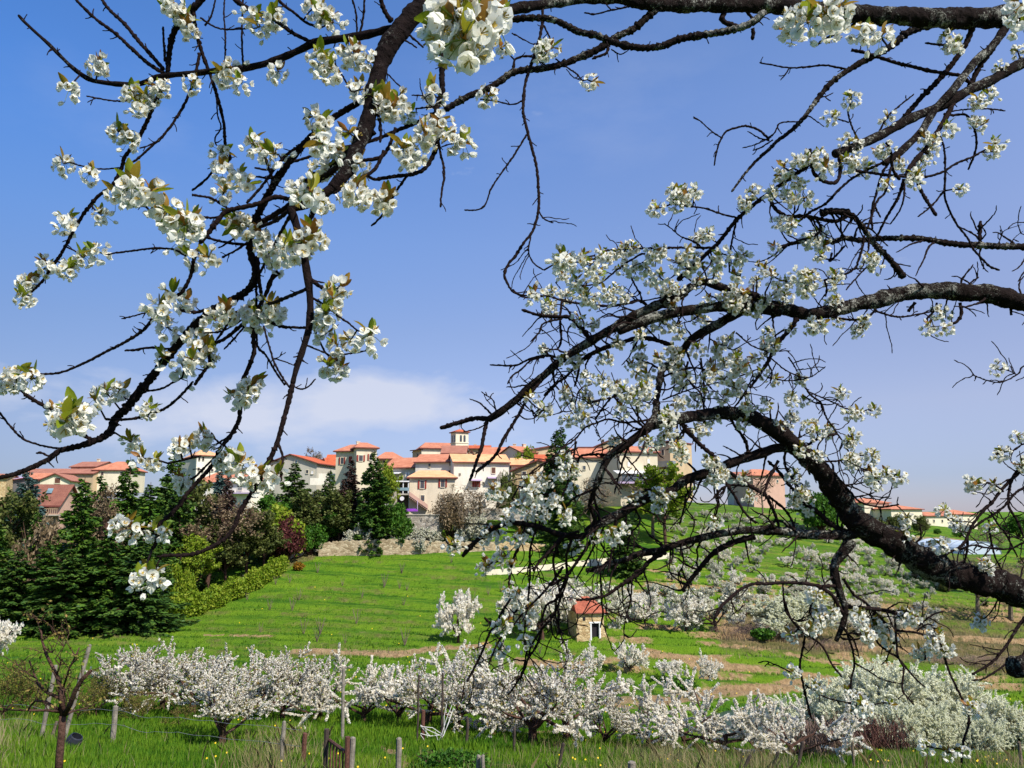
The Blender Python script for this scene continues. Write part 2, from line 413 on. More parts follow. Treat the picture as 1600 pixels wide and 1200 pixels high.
MAT.update(
    ground=_ground(), water=_water(),
    roof_orange=_roof('roof_orange', [(0.34, 0.11, 0.060), (0.54, 0.205, 0.112), (0.64, 0.29, 0.17)]),
    roof_red=_roof('roof_red', [(0.32, 0.065, 0.030), (0.52, 0.115, 0.045), (0.62, 0.17, 0.07)]),
    roof_pale=_roof('roof_pale', [(0.56, 0.25, 0.11), (0.76, 0.40, 0.19), (0.82, 0.50, 0.27)]),
    roof_brown=_roof('roof_brown', [(0.15, 0.055, 0.035), (0.23, 0.09, 0.06), (0.31, 0.13, 0.08)]),
    roof_old=_roof('roof_old', [(0.26, 0.10, 0.065), (0.37, 0.155, 0.10), (0.46, 0.20, 0.13)]),
    roof_hut=_roof('roof_hut', [(0.10, 0.035, 0.022), (0.36, 0.10, 0.055), (0.50, 0.17, 0.10)]),
    wall_cream=_wall('wall_cream', (0.73, 0.64, 0.47)), wall_beige=_wall('wall_beige', (0.66, 0.56, 0.40)),
    wall_white=_wall('wall_white', (0.76, 0.69, 0.57)), wall_grey=_wall('wall_grey', (0.52, 0.48, 0.39)),
    wall_tan=_wall('wall_tan', (0.52, 0.38, 0.23)), wall_pink=_wall('wall_pink', (0.58, 0.36, 0.27)),
    wall_dark=_wall('wall_dark', (0.16, 0.14, 0.13)), wall_yellow=_wall('wall_yellow', (0.68, 0.54, 0.30)),
    stone=_stone('stone', [(0.22, 0.16, 0.09), (0.38, 0.29, 0.18), (0.50, 0.41, 0.27)], 2.2),
    stone_grey=_stone('stone_grey', [(0.20, 0.17, 0.13), (0.32, 0.28, 0.22), (0.43, 0.39, 0.32)], 2.0),
    stone_warm=_stone('stone_warm', [(0.33, 0.21, 0.10), (0.52, 0.37, 0.19), (0.62, 0.48, 0.28)], 3.2),
    concrete=_wall('concrete', (0.38, 0.34, 0.27), 0.35),
    red_paint=plain('red_paint', (0.26, 0.035, 0.022), 0.6, 0.2), brown_paint=plain('brown_paint', (0.13, 0.055, 0.035), 0.6, 0.2),
    eave=plain('eave', (0.16, 0.045, 0.035), 0.7, 0.2), glass=_glass('glass', (0.07, 0.08, 0.09)), glass_blue=_glass('glass_blue', (0.22, 0.33, 0.36)),
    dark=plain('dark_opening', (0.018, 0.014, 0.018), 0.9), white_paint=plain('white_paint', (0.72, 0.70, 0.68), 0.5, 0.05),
    lilac=plain('lilac_cloth', (0.42, 0.32, 0.44), 0.8), purple=plain('purple_tarp', (0.28, 0.06, 0.45), 0.5), grey_metal=plain('grey_metal', (0.30, 0.31, 0.33), 0.4, 0.1, metal=0.4),
    tunnel=plain('tunnel_film', (0.55, 0.62, 0.68), 0.3, 0.08, 0.4),
    rust=plain('rust', (0.105, 0.042, 0.027), 0.75, 0.5, 18, 0.6), wood_grey=plain('weathered_wood', (0.22, 0.19, 0.15), 0.85, 0.45, 9, 0.6),
    wood_dark=plain('dark_wood', (0.06, 0.042, 0.032), 0.85, 0.4, 9, 0.6), wire=plain('wire', (0.28, 0.28, 0.27), 0.5, 0.1, metal=0.5),
    black_plastic=plain('black_plastic', (0.022, 0.024, 0.032), 0.45, 0.2, 4), net=plain('white_net', (0.68, 0.66, 0.62), 0.7, 0.1),
    rock=plain('rock', (0.36, 0.31, 0.27), 0.9, 0.3, 1.5, 0.6), brushwood=plain('brushwood', (0.23, 0.15, 0.11), 0.9, 0.4, 8),
    bark=_bark('cherry_bark', (0.006, 0.004, 0.004), (0.020, 0.013, 0.011), (0.30, 0.29, 0.245), 0.80),
    bark_dark=_bark('shaded_cherry_bark', (0.005, 0.0035, 0.0035), (0.017, 0.011, 0.010), (0.20, 0.19, 0.165), 0.35),  # left limbs: their shadow side put into the bark colour, with less lichen
    bark_twig=_bark('cherry_twig_bark', (0.006, 0.004, 0.004), (0.024, 0.014, 0.013), (0.20, 0.17, 0.15), 0.12, 2.5),
    bark_far=_bark('orchard_bark', (0.035, 0.020, 0.015), (0.11, 0.060, 0.042), (0.26, 0.23, 0.18), 0.35, 0.25),
    bark_pale=_bark('pale_bark', (0.10, 0.075, 0.05), (0.22, 0.17, 0.12), (0.36, 0.33, 0.27), 0.3, 0.25),
    petal=leafmat('petal', [(0.0, (0.86, 0.84, 0.72)), (0.5, (0.92, 0.905, 0.82)), (1.0, (0.94, 0.93, 0.87))], 0.50, 0.7, 0.15),
    stamen=plain('stamen', (0.42, 0.30, 0.06), 0.6, 0.3, 40), pedicel=plain('pedicel', (0.12, 0.17, 0.03), 0.6, 0.2, 30),
    young_leaf=leafmat('young_leaf', [(0.05, (0.07, 0.14, 0.010)), (0.42, (0.28, 0.32, 0.018)), (0.62, (0.30, 0.21, 0.022)), (0.9, (0.28, 0.085, 0.02))], 0.42, 0.4, 0.3),
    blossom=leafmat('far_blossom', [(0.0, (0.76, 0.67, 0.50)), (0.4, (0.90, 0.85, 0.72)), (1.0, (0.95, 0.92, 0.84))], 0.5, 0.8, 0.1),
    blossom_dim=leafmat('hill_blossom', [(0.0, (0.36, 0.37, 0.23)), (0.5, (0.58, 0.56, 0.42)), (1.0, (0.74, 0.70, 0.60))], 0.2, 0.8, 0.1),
    blossom_green=leafmat('greenish_blossom', [(0.0, (0.52, 0.55, 0.28)), (0.40, (0.78, 0.78, 0.56)), (1.0, (0.90, 0.89, 0.78))], 0.42, 0.8, 0.1),
    conifer=leafmat('conifer_needles', [(0.1, (0.014, 0.045, 0.006)), (0.45, (0.040, 0.105, 0.011)), (0.8, (0.10, 0.17, 0.016))], 0.12, 0.6, 0.25),
    conifer_deep=leafmat('deep_conifer_needles', [(0.1, (0.014, 0.045, 0.008)), (0.45, (0.045, 0.105, 0.014)), (0.8, (0.10, 0.165, 0.02))], 0.12, 0.6, 0.25),
    conifer_blue=leafmat('blue_needles', [(0.1, (0.02, 0.05, 0.045)), (0.45, (0.05, 0.095, 0.085)), (0.8, (0.09, 0.15, 0.13))], 0.1, 0.6, 0.25),
    conifer_brown=leafmat('bronzed_needles', [(0.1, (0.022, 0.014, 0.010)), (0.45, (0.058, 0.034, 0.026)), (0.8, (0.11, 0.065, 0.05))], 0.1, 0.6, 0.2),
    leaf_olive=leafmat('olive_leaves', [(0.1, (0.03, 0.045, 0.010)), (0.45, (0.075, 0.10, 0.018)), (0.8, (0.15, 0.16, 0.04))], 0.25),
    leaf_lime=leafmat('lime_leaves', [(0.1, (0.07, 0.14, 0.006)), (0.45, (0.17, 0.26, 0.012)), (0.8, (0.30, 0.34, 0.03))], 0.35),
    leaf_green=leafmat('green_leaves', [(0.1, (0.016, 0.055, 0.006)), (0.45, (0.045, 0.13, 0.010)), (0.8, (0.10, 0.22, 0.018))], 0.3),
    leaf_tan=leafmat('tan_buds', [(0.1, (0.09, 0.065, 0.03)), (0.45, (0.19, 0.135, 0.07)), (0.8, (0.30, 0.22, 0.13))], 0.2),
    leaf_wine=leafmat('wine_leaves', [(0.1, (0.035, 0.008, 0.010)), (0.45, (0.085, 0.022, 0.022)), (0.8, (0.16, 0.05, 0.04))], 0.2),
    leaf_orange=leafmat('orange_leaves', [(0.1, (0.12, 0.07, 0.008)), (0.45, (0.26, 0.13, 0.010)), (0.8, (0.38, 0.22, 0.02))], 0.3),
    leaf_red=leafmat('red_leaves', [(0.1, (0.10, 0.012, 0.008)), (0.45, (0.22, 0.03, 0.015)), (0.8, (0.34, 0.07, 0.03))], 0.3),
    bud=leafmat('bud_leaves', [(0.1, (0.07, 0.10, 0.014)), (0.45, (0.17, 0.19, 0.03)), (0.8, (0.30, 0.20, 0.06))], 0.3),
    grass=leafmat('grass_blades', [(0.1, (0.025, 0.085, 0.006)), (0.35, (0.065, 0.175, 0.008)), (0.55, (0.135, 0.25, 0.014)), (0.75, (0.19, 0.30, 0.02)), (0.95, (0.29, 0.31, 0.06))], 0.35, 0.5, 0.3),
    straw=leafmat('straw', [(0.1, (0.16, 0.13, 0.05)), (0.5, (0.32, 0.26, 0.12)), (0.9, (0.46, 0.38, 0.22))], 0.25, 0.6, 0.2),
    dandelion=plain('dandelion', (0.75, 0.50, 0.015), 0.7, 0.1))
# ------------------------------------------------------------------ the ground
TY = [3, 8, 14, 20, 28, 35, 46, 57, 70, 85, 100, 125, 150, 180, 250, 500, 2000, 6000]
TPX = [-300, 0, 400, 800, 1200, 1600, 1900]
TPY = [
    None,
    None,
    [1230, 1225, 1245, 1262, 1255, 1240, 1235],
    [1165, 1165, 1185, 1202, 1208, 1205, 1204],
    [1115, 1122, 1136, 1156, 1180, 1190, 1195],
    [1085, 1092, 1098, 1128, 1172, 1184, 1180],
    [1055, 1060, 1066, 1092, 1172, 1165, 1150],
    [1032, 1036, 1040, 1064, 1108, 1128, 1110],
    [1005, 1010, 1016, 1036, 1062, 1085, 1070],
    [985, 985, 985, 997, 1014, 1044, 1030],
    [962, 962, 938, 958, 978, 1004, 990],
    [925, 922, 857, 862, 912, 945, 935],
    [860, 862, 812, 806, 853, 895, 885],
    [800, 805, 775, 768, 800, 858, 860],
    [785, 785, 778, 770, 790, 836, 840],
    [795, 795, 795, 795, 799, 815, 818],
    [798, 798, 798, 798, 799, 804, 805],
    [799, 799, 799, 799, 799, 800, 800]]
_s = np.array([(p-800)/F*0.985 for p in TPX])
_ly = np.log(np.array(TY, float))
_tab = np.zeros((len(TY), len(TPX)))
for i, Yv in enumerate(TY):
    if TPY[i] is None: _tab[i] = {3: -1.75, 8: -2.75}[Yv]
    else: _tab[i] = [RAT(p)*Yv for p in TPY[i]]
# dense smoothed lookup
GS = np.linspace(_s[0], _s[-1], 260); GL = np.linspace(_ly[0], _ly[-1], 520)
_g = np.zeros((len(GL), len(_s)))
for j in range(len(_s)): _g[:, j] = np.interp(GL, _ly, _tab[:, j])
_G = np.array([np.interp(GS, _s, r) for r in _g])
def _blur(a, n, axis):
    k = np.hanning(n+2)[1:-1]; k /= k.sum()
    pad = [(0, 0), (0, 0)]; pad[axis] = (n//2, n//2)
    return np.apply_along_axis(lambda r: np.convolve(r, k, 'valid'), axis, np.pad(a, pad, mode='edge'))
_G = _blur(_blur(_G, 17, 0), 41, 1)
def _hash(i, j, s):
    h = np.sin(i*127.1 + j*311.7 + s*74.7)*43758.5453
    return h - np.floor(h)
def vnoise(x, y, s=0):
    xi, yi = np.floor(x), np.floor(y); fx, fy = x-xi, y-yi
    fx = fx*fx*(3-2*fx); fy = fy*fy*(3-2*fy)
    a, b = _hash(xi, yi, s), _hash(xi+1, yi, s); c, d = _hash(xi, yi+1, s), _hash(xi+1, yi+1, s)
    return (a*(1-fx)+b*fx)*(1-fy)+(c*(1-fx)+d*fx)*fy
def fbm(x, y, s=0, o=4):
    t = 0; amp = 0.5; n = 0
    for k in range(o):
        t = t + amp*vnoise(x*2**k, y*2**k, s+k); n += amp; amp *= 0.55
    return t/n
def sstep(a, b, x):
    t = np.clip((x-a)/(b-a), 0, 1); return t*t*(3-2*t)
POND = (17.6, 50.5, 6.8, 7.2, -13.35)   # cx, cy, rx, ry, level
def height(x, y, detail=True):
    x = np.asarray(x, float); y = np.asarray(y, float)
    ye = np.maximum(y, 3.0)
    s = np.clip(x/ye, GS[0], GS[-1]); l = np.clip(np.log(ye), GL[0], GL[-1])
    fi = (l-GL[0])/(GL[1]-GL[0]); fj = (s-GS[0])/(GS[1]-GS[0])
    i = np.clip(fi.astype(int), 0, len(GL)-2); j = np.clip(fj.astype(int), 0, len(GS)-2)
    fi = fi-i; fj = fj-j
    z = (_G[i, j]*(1-fj)+_G[i, j+1]*fj)*(1-fi)+(_G[i+1, j]*(1-fj)+_G[i+1, j+1]*fj)*fi
    # pond basin
    d = np.sqrt(((x-POND[0])/POND[2])**2+((y-POND[1])/POND[3])**2)
    z = z*sstep(0.85, 1.15, d) + (POND[4]-0.5)*(1-sstep(0.85, 1.15, d))
    if detail:
        # terraces: steps that follow the hillside, wandering a little
        k = sstep(58, 66, y)*(1-sstep(118, 126, y))
        ph = (y + 2.2*np.sin(x*0.06+1) + 1.6*(fbm(x*0.05, y*0.02, 3)-0.5))/4.3
        fr = ph-np.floor(ph)
        amp = 0.42 + 0.35*sstep(0.02, 0.15, x/ye)
        z = z + k*amp*(sstep(0.0, 0.22, fr)-fr)
        z = z + (fbm(x*0.35, y*0.35, 5)-0.5)*0.35*sstep(10, 25, y) + (fbm(x*1.4, y*1.4, 9, 3)-0.5)*0.16
    return z
def H(x, y): return float(height(np.array([x]), np.array([y]))[0])
def G(px, Y):
    """Ground point under photo column px at forward distance Y."""
    x = (px-800)/F*Y*0.985
    for _ in range(4):
        z = H(x, Y); x = (px-800)/F*(Y*CP+z*SP)
    return Vector((x, Y, z))
def ground_at(px, py, y0=12, y1=240):
    """Nearest ground point that the pixel sees."""
    r = RAT(py); prev = None
    Ys = np.geomspace(y0, y1, 260); d = Ys*CP + r*Ys*SP
    xs = (px-800)/F*d; zs = height(xs, Ys); k = np.where(zs >= r*Ys)[0]
    i = k[0] if len(k) else len(Ys)-1
    return Vector((xs[i], Ys[i], zs[i]))

# dirt / dry masks: soft strokes laid along the banks and tracks, (pixel polyline, half width)
DIRT = [([(455, 1018), (560, 1020), (620, 1023), (700, 1012), (765, 1008)], 7, 1.0),
        ([(812, 1034), (900, 1040), (960, 1030), (1010, 1024)], 8, 1.0), ([(1010, 1018), (1100, 1036), (1200, 1046), (1300, 1060)], 8, 1.0),
        ([(1090, 1004), (1200, 1016), (1320, 1040), (1420, 1052)], 5, 0.9), ([(950, 1100), (1050, 1092), (1130, 1080), (1230, 1072), (1330, 1066)], 14, 1.0),
        ([(320, 993), (430, 994)], 3, 0.9), ([(560, 988), (600, 990)], 2, 0.5), ([(940, 966), (1060, 960), (1130, 955)], 3, 0.7),
        ([(800, 1150), (900, 1140), (960, 1148)], 5, 0.8), ([(600, 1170), (640, 1188), (630, 1215)], 9, 0.8),
        ([(810, 1168), (880, 1175)], 5, 0.8), ([(1430, 843), (1470, 846), (1520, 850)], 8, 1.0), ([(1200, 942), (1330, 952), (1400, 950)], 3, 0.8),
        ([(1000, 925), (1130, 928), (1300, 935)], 3, 0.7), ([(1150, 905), (1300, 915)], 3, 0.7), ([(1180, 800), (1260, 812), (1310, 820)], 2.5, 0.7),
        ([(1060, 845), (1200, 860)], 2.5, 0.6), ([(1250, 872), (1340, 890)], 3, 0.7), ([(740, 1185), (800, 1200)], 8, 0.6),
        ([(1120, 985), (1200, 1000)], 5, 0.7), ([(100, 992), (180, 990), (210, 985)], 4, 0.6), ([(1380, 935), (1500, 942)], 3, 0.7)]
DRY = [([(1150, 985), (1300, 990), (1450, 1000), (1600, 1030), (1750, 1050)], 48, 1.0), ([(1250, 945), (1500, 960), (1650, 985)], 26, 0.75),
       ([(180, 990), (250, 968), (300, 945), (360, 918), (440, 880), (500, 862)], 9, 0.9), ([(440, 1150), (490, 1175)], 28, 0.6),
       ([(900, 1165), (1100, 1178), (1260, 1185)], 16, 0.75), ([(1340, 1165), (1500, 1190)], 25, 0.5), ([(980, 935), (1200, 930)], 12, 0.3),
       ([(1450, 870), (1600, 900)], 25, 0.7), ([(460, 1025), (760, 1018)], 5, 0.4), ([(0, 1100), (130, 1110)], 10, 0.3), ([(1080, 810), (1250, 860), (1350, 900), (1500, 930)], 90, 0.42), ([(950, 930), (1250, 940)], 40, .3)]
def strokes(px, py, lst):
    m = np.zeros_like(px)
    for pts, w, a in lst:
        for (x0, y0), (x1, y1) in zip(pts[:-1], pts[1:]):
            dx, dy = x1-x0, y1-y0; L = dx*dx+dy*dy
            t = np.clip(((px-x0)*dx+(py-y0)*dy)/L, 0, 1)
            d = np.hypot(px-(x0+t*dx), py-(y0+t*dy))
            m = np.maximum(m, a*(1-sstep(0.35*w, 1.15*w, d)))
    return m

def build_ground():
    az = np.concatenate([np.linspace(-180, -46, 60, endpoint=False), np.linspace(-46, 46, 760), np.linspace(46, 180, 61)[1:]])
    az = np.radians(az)[:-1]
    r = np.concatenate([np.geomspace(0.6, 10, 30, endpoint=False), np.geomspace(10, 45, 120, endpoint=False), np.geomspace(45, 160, 330, endpoint=False), np.geomspace(160, 8000, 110)])
    A, Rr = np.meshgrid(az, r)
    x, y = Rr*np.sin(A), Rr*np.cos(A)
    z = height(x, y)
    n, m = A.shape
    V = np.stack([x.ravel(), y.ravel(), z.ravel()], 1)
    idx = np.arange(n*m).reshape(n, m); nx = np.roll(idx, -1, 1)
    Fc = np.stack([idx[:-1], idx[1:], nx[1:], nx[:-1]], -1).reshape(-1, 4)
    o = npmesh('ground', V, Fc, MAT['ground'], smooth=True)
    d = np.maximum(y*CP+z*SP, 0.5); px = (800+F*x/d).ravel(); py = (600-F*(-y*SP+z*CP)/d).ravel()
    ok = (y.ravel() > 5)
    w = 6*(fbm(V[:, 0]*0.5, V[:, 1]*0.5, 21)-0.5)
    dirt = strokes(px+w*3, py+w, DIRT)*ok*(0.35+1.1*fbm(V[:, 0]*0.8, V[:, 1]*0.8, 31))
    dry = strokes(px+w*4, py+w*2, DRY)*ok
    # worn, dry grass on terrace risers of the right-hand slope
    yy = V[:, 1]; xx = V[:, 0]
    ph = (yy + 2.2*np.sin(xx*0.06+1) + 1.6*(fbm(xx*0.05, yy*0.02, 3)-0.5))/4.3
    fr = ph-np.floor(ph); riser = (1-sstep(0.18, 0.34, fr))
    zone = sstep(58, 66, yy)*(1-sstep(120, 150, yy))
    right = sstep(0.05, 0.16, xx/np.maximum(yy, 3))
    patch = sstep(0.42, 0.62, fbm(xx*0.12, yy*0.25, 41))
    dirt = np.maximum(dirt, zone*riser*right*patch*0.75)
    dry = np.maximum(dry, zone*riser*(1-right)*0.55*sstep(0.4, 0.6, fbm(xx*0.2, yy*0.3, 44)))
    band = zone*(1-sstep(0.12, 0.30, np.abs(fr-.12)))
    for nme, val in (('dirt', dirt), ('dry', dry), ('band', band)):
        a = o.data.attributes.new(nme, 'FLOAT', 'POINT'); a.data.foreach_set('value', np.clip(val, 0, 1).astype(np.float32))
    tag(o, 'green grass slope with terraces falling to a valley and rising to the village', None, None, 'structure')
    return o
# ------------------------------------------------------------------ village
Zup = Vector((0, 0, 1))
class Frame:
    """A facade frame: pixel columns x0..x1 at distances Y0..Y1; local t along, d back, world z."""
    def __init__(s, x0, x1, Y0, Y1):
        s.a = W(x0, 740, Y0); s.b = W(x1, 740, Y1); s.x0, s.x1, s.Y0, s.Y1 = x0, x1, Y0, Y1
        v = s.b-s.a; v.z = 0; s.L = v.length; s.u = v.normalized(); s.n = Vector((-s.u.y, s.u.x, 0))
        if s.n.y < 0: s.n = -s.n
    def z(s, py, px=None):
        t = 0.5 if px is None else (px-s.x0)/(s.x1-s.x0)
        return RAT(py)*(s.Y0+(s.Y1-s.Y0)*t)
    def t(s, px):
        # ray through column px meets facade line
        k = (px-800)/F
        # x = k*(y*CP + z*SP); use z about 0
        ax, ay, ux, uy = s.a.x, s.a.y, s.u.x, s.u.y
        c = k*CP
        return (c*ay-ax+k*SP*s.a.z)/(ux-c*uy)
    def P(s, t, d, z): 
        p = s.a+s.u*t+s.n*d; return Vector((p.x, p.y, z))
def add_window(fr, root, cx, cy, w, h, kind, shut='red_paint'):
    t = fr.t(cx); sc = (fr.Y0+fr.Y1)/2/F
    hw = w*sc/2; zc = fr.z(cy, cx); hh = h*sc/2
    m = MB()
    e = 0.10
    def bx(t0, t1, z0, z1, d0, d1, mi):
        m.box(fr.P(t0, d0, z0), fr.u*(t1-t0), fr.n*(d1-d0), Zup*(z1-z0), mi)
    bx(t-hw, t+hw, zc-hh, zc+hh, -0.05, 0.3, 0)
    # surround
    bx(t-hw-e, t-hw, zc-hh-e, zc+hh+e, -0.09, 0.2, 1); bx(t+hw, t+hw+e, zc-hh-e, zc+hh+e, -0.09, 0.2, 1)
    bx(t-hw, t+hw, zc+hh, zc+hh+e, -0.09, 0.2, 1); bx(t-hw, t+hw, zc-hh-e, zc-hh, -0.16, 0.2, 1)
    if hw > 0.3:
        bx(t-0.025, t+0.025, zc-hh, zc+hh, -0.075, -0.04, 2)
        bx(t-hw, t-0.025, zc+hh*0.2-0.02, zc+hh*0.2+0.02, -0.07, -0.04, 2); bx(t+0.025, t+hw, zc+hh*0.2-0.02, zc+hh*0.2+0.02, -0.07, -0.04, 2)
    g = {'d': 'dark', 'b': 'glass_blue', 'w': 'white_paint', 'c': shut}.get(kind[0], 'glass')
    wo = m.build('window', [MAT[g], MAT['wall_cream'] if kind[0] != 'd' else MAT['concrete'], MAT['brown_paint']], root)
    if 's' in kind:
        for sgn in (-1, 1):
            s = MB(); c0 = t+sgn*(hw+e+0.005); sw = max(0.28, hw*0.85)
            if sgn < 0: c0 -= sw
            s.box(fr.P(c0, -0.14, zc-hh-0.05), fr.u*sw, fr.n*0.05, Zup*(2*hh+0.1), 0)
            for k in range(7):
                z = zc-hh+2*hh*(k+0.3)/7
                s.box(fr.P(c0+0.05, -0.155, z), fr.u*(sw-0.1), fr.n*0.013, Zup*(hh*0.1), 0)
            s.build('shutter', [MAT[shut]], wo)
    return wo
def roofpoly(m, pts, th=0.22, m0=0, m1=1):
    """A roof slab from its top outline, with thickness and dark eave edges."""
    n = len(pts); lo = [Vector(p)-Zup*th for p in pts]
    m.face(pts, m0); m.face(list(reversed(lo)), m1)
    for i in range(n): m.face([pts[i], lo[i], lo[(i+1) % n], pts[(i+1) % n]], m1)
def house(name, label, cat, x0, x1, eave, base, Y0, Y1, depth, ridge, kind, wall, roof, wins=(), side=None, shut='red_paint', r0=None, r1=None, chim=(), over=0.5, pk=0.5, extra=None):
    """kind: 'along' ridge parallel to facade with gable ends, 'hip', 'gable' (gable faces us, peak at fraction pk), 'shed' (slopes up to the back),
    'rise' (eave climbs from left to right), 'flat'."""
    fr = Frame(x0, x1, Y0, Y1); L = fr.L
    zb = fr.z(base)-2.5; ze = fr.z(eave); D = depth
    zr = RAT(ridge)*((Y0+Y1)/2 + (D*0.5 if kind in ('along', 'hip') else D if kind == 'shed' else 0))
    o = fr.P(L/2, D/2, zb+2.5)
    root = thing(name, o, label, cat)
    m = MB(); P = fr.P
    c = [P(0, 0, zb), P(L, 0, zb), P(L, D, zb), P(0, D, zb)]
    if kind == 'gable':
        tp = L*pk
        i = [P(0, 0, ze), P(L, 0, ze), P(L, D, ze), P(0, D, ze)]
        m.hexa(c, i); m.face([i[0], i[1], P(tp, 0, zr)]); m.face([i[2], i[3], P(tp, D, zr)])
    elif kind == 'along':
        i = [P(0, 0, ze), P(L, 0, ze), P(L, D, ze), P(0, D, ze)]
        m.hexa(c, i); m.face([i[0], P(0, D/2, zr), i[3]]); m.face([i[1], i[2], P(L, D/2, zr)])
    elif kind == 'shed':
        i = [P(0, 0, ze), P(L, 0, ze), P(L, D, zr), P(0, D, zr)]; m.hexa(c, i)
    elif kind == 'rise':
        z2 = zr; i = [P(0, 0, ze), P(L, 0, z2), P(L, D, z2), P(0, D, ze)]; m.hexa(c, i)
    else:
        i = [P(0, 0, ze), P(L, 0, ze), P(L, D, ze), P(0, D, ze)]; m.hexa(c, i)
    m.build('wall', [MAT[wall]], root)
    r = MB(); ov = over; up = 0.12
    if kind == 'gable':
        tp = L*pk
        sl = (zr-ze)/max(tp, 0.1); sr = (zr-ze)/max(L-tp, 0.1)
        roofpoly(r, [P(-ov, -ov, ze-sl*ov+up), P(tp, -ov, zr+up), P(tp, D+ov, zr+up), P(-ov, D+ov, ze-sl*ov+up)])
        roofpoly(r, [P(tp+0.002, -ov, zr+up), P(L+ov, -ov, ze-sr*ov+up), P(L+ov, D+ov, ze-sr*ov+up), P(tp+0.002, D+ov, zr+up)])
    elif kind == 'along':
        sl = (zr-ze)/(D/2)
        roofpoly(r, [P(-ov*0.6, -ov, ze-sl*ov+up), P(L+ov*0.6, -ov, ze-sl*ov+up), P(L+ov*0.6, D/2, zr+up), P(-ov*0.6, D/2, zr+up)])
        roofpoly(r, [P(-ov*0.6, D/2+0.002, zr+up), P(L+ov*0.6, D/2+0.002, zr+up), P(L+ov*0.6, D+ov, ze-sl*ov+up), P(-ov*0.6, D+ov, ze-sl*ov+up)])
    elif kind == 'hip':
        sl = (zr-ze)/(D/2); ze2 = ze-sl*ov*0.6+up
        a = fr.t(r0) if r0 is not None else min(D/2, L*0.4); b = fr.t(r1) if r1 is not None else L-min(D/2, L*0.4)
        a = min(max(a, 0.2), L*.6); b = max(min(b, L-0.2), a+0.3)
        k = [P(-ov, -ov, ze2), P(L+ov, -ov, ze2), P(L+ov, D+ov, ze2), P(-ov, D+ov, ze2)]
        q0, q1 = P(a, D/2, zr+up), P(b, D/2, zr+up)
        lo = [p-Zup*0.22 for p in k]
        r.face([k[0], k[1], q1, q0]); r.face([k[1], k[2], q1]); r.face([k[2], k[3], q0, q1]); r.face([k[3], k[0], q0])
        for j in range(4): r.face([k[j], lo[j], lo[(j+1) % 4], k[(j+1) % 4]], 1)
        r.face(list(reversed(lo)), 1)
    elif kind == 'shed':
        sl = (zr-ze)/D
        roofpoly(r, [P(-ov, -ov, ze-sl*ov+up), P(L+ov, -ov, ze-sl*ov+up), P(L+ov, D+ov, zr+sl*ov+up), P(-ov, D+ov, zr+sl*ov+up)])
    elif kind == 'rise':
        sl = (zr-ze)/L
        roofpoly(r, [P(-ov, -ov, ze-sl*ov+up), P(L+ov, -ov, zr+sl*ov+up), P(L+ov, D+ov, zr+sl*ov+up), P(-ov, D+ov, ze-sl*ov+up)])
    else:
        roofpoly(r, [P(-0.2, -0.2, ze+up), P(L+0.2, -0.2, ze+up), P(L+0.2, D+0.2, ze+up), P(-0.2, D+0.2, ze+up)])
    ro = r.build('roof', [MAT[roof], MAT['eave']], root)
    for (cx, top, hh) in chim:
        q = MB(); t = fr.t(cx); zt = RAT(top)*(Y0+D/2); s = 0.3
        q.box(fr.P(t-s, D/2-s, zt-hh), fr.u*2*s, fr.n*2*s, Zup*hh); q.box(fr.P(t-s-.08, D/2-s-.08, zt), fr.u*(2*s+.16), fr.n*(2*s+.16), Zup*0.12)
        q.build('chimney', [MAT['wall_beige']], ro)
    for wdef in wins:
        cx, cy, w, h, k = wdef[:5]
        add_window(fr, root, cx, cy, w, h, k, shut)
    if extra: extra(fr, root)
    return root

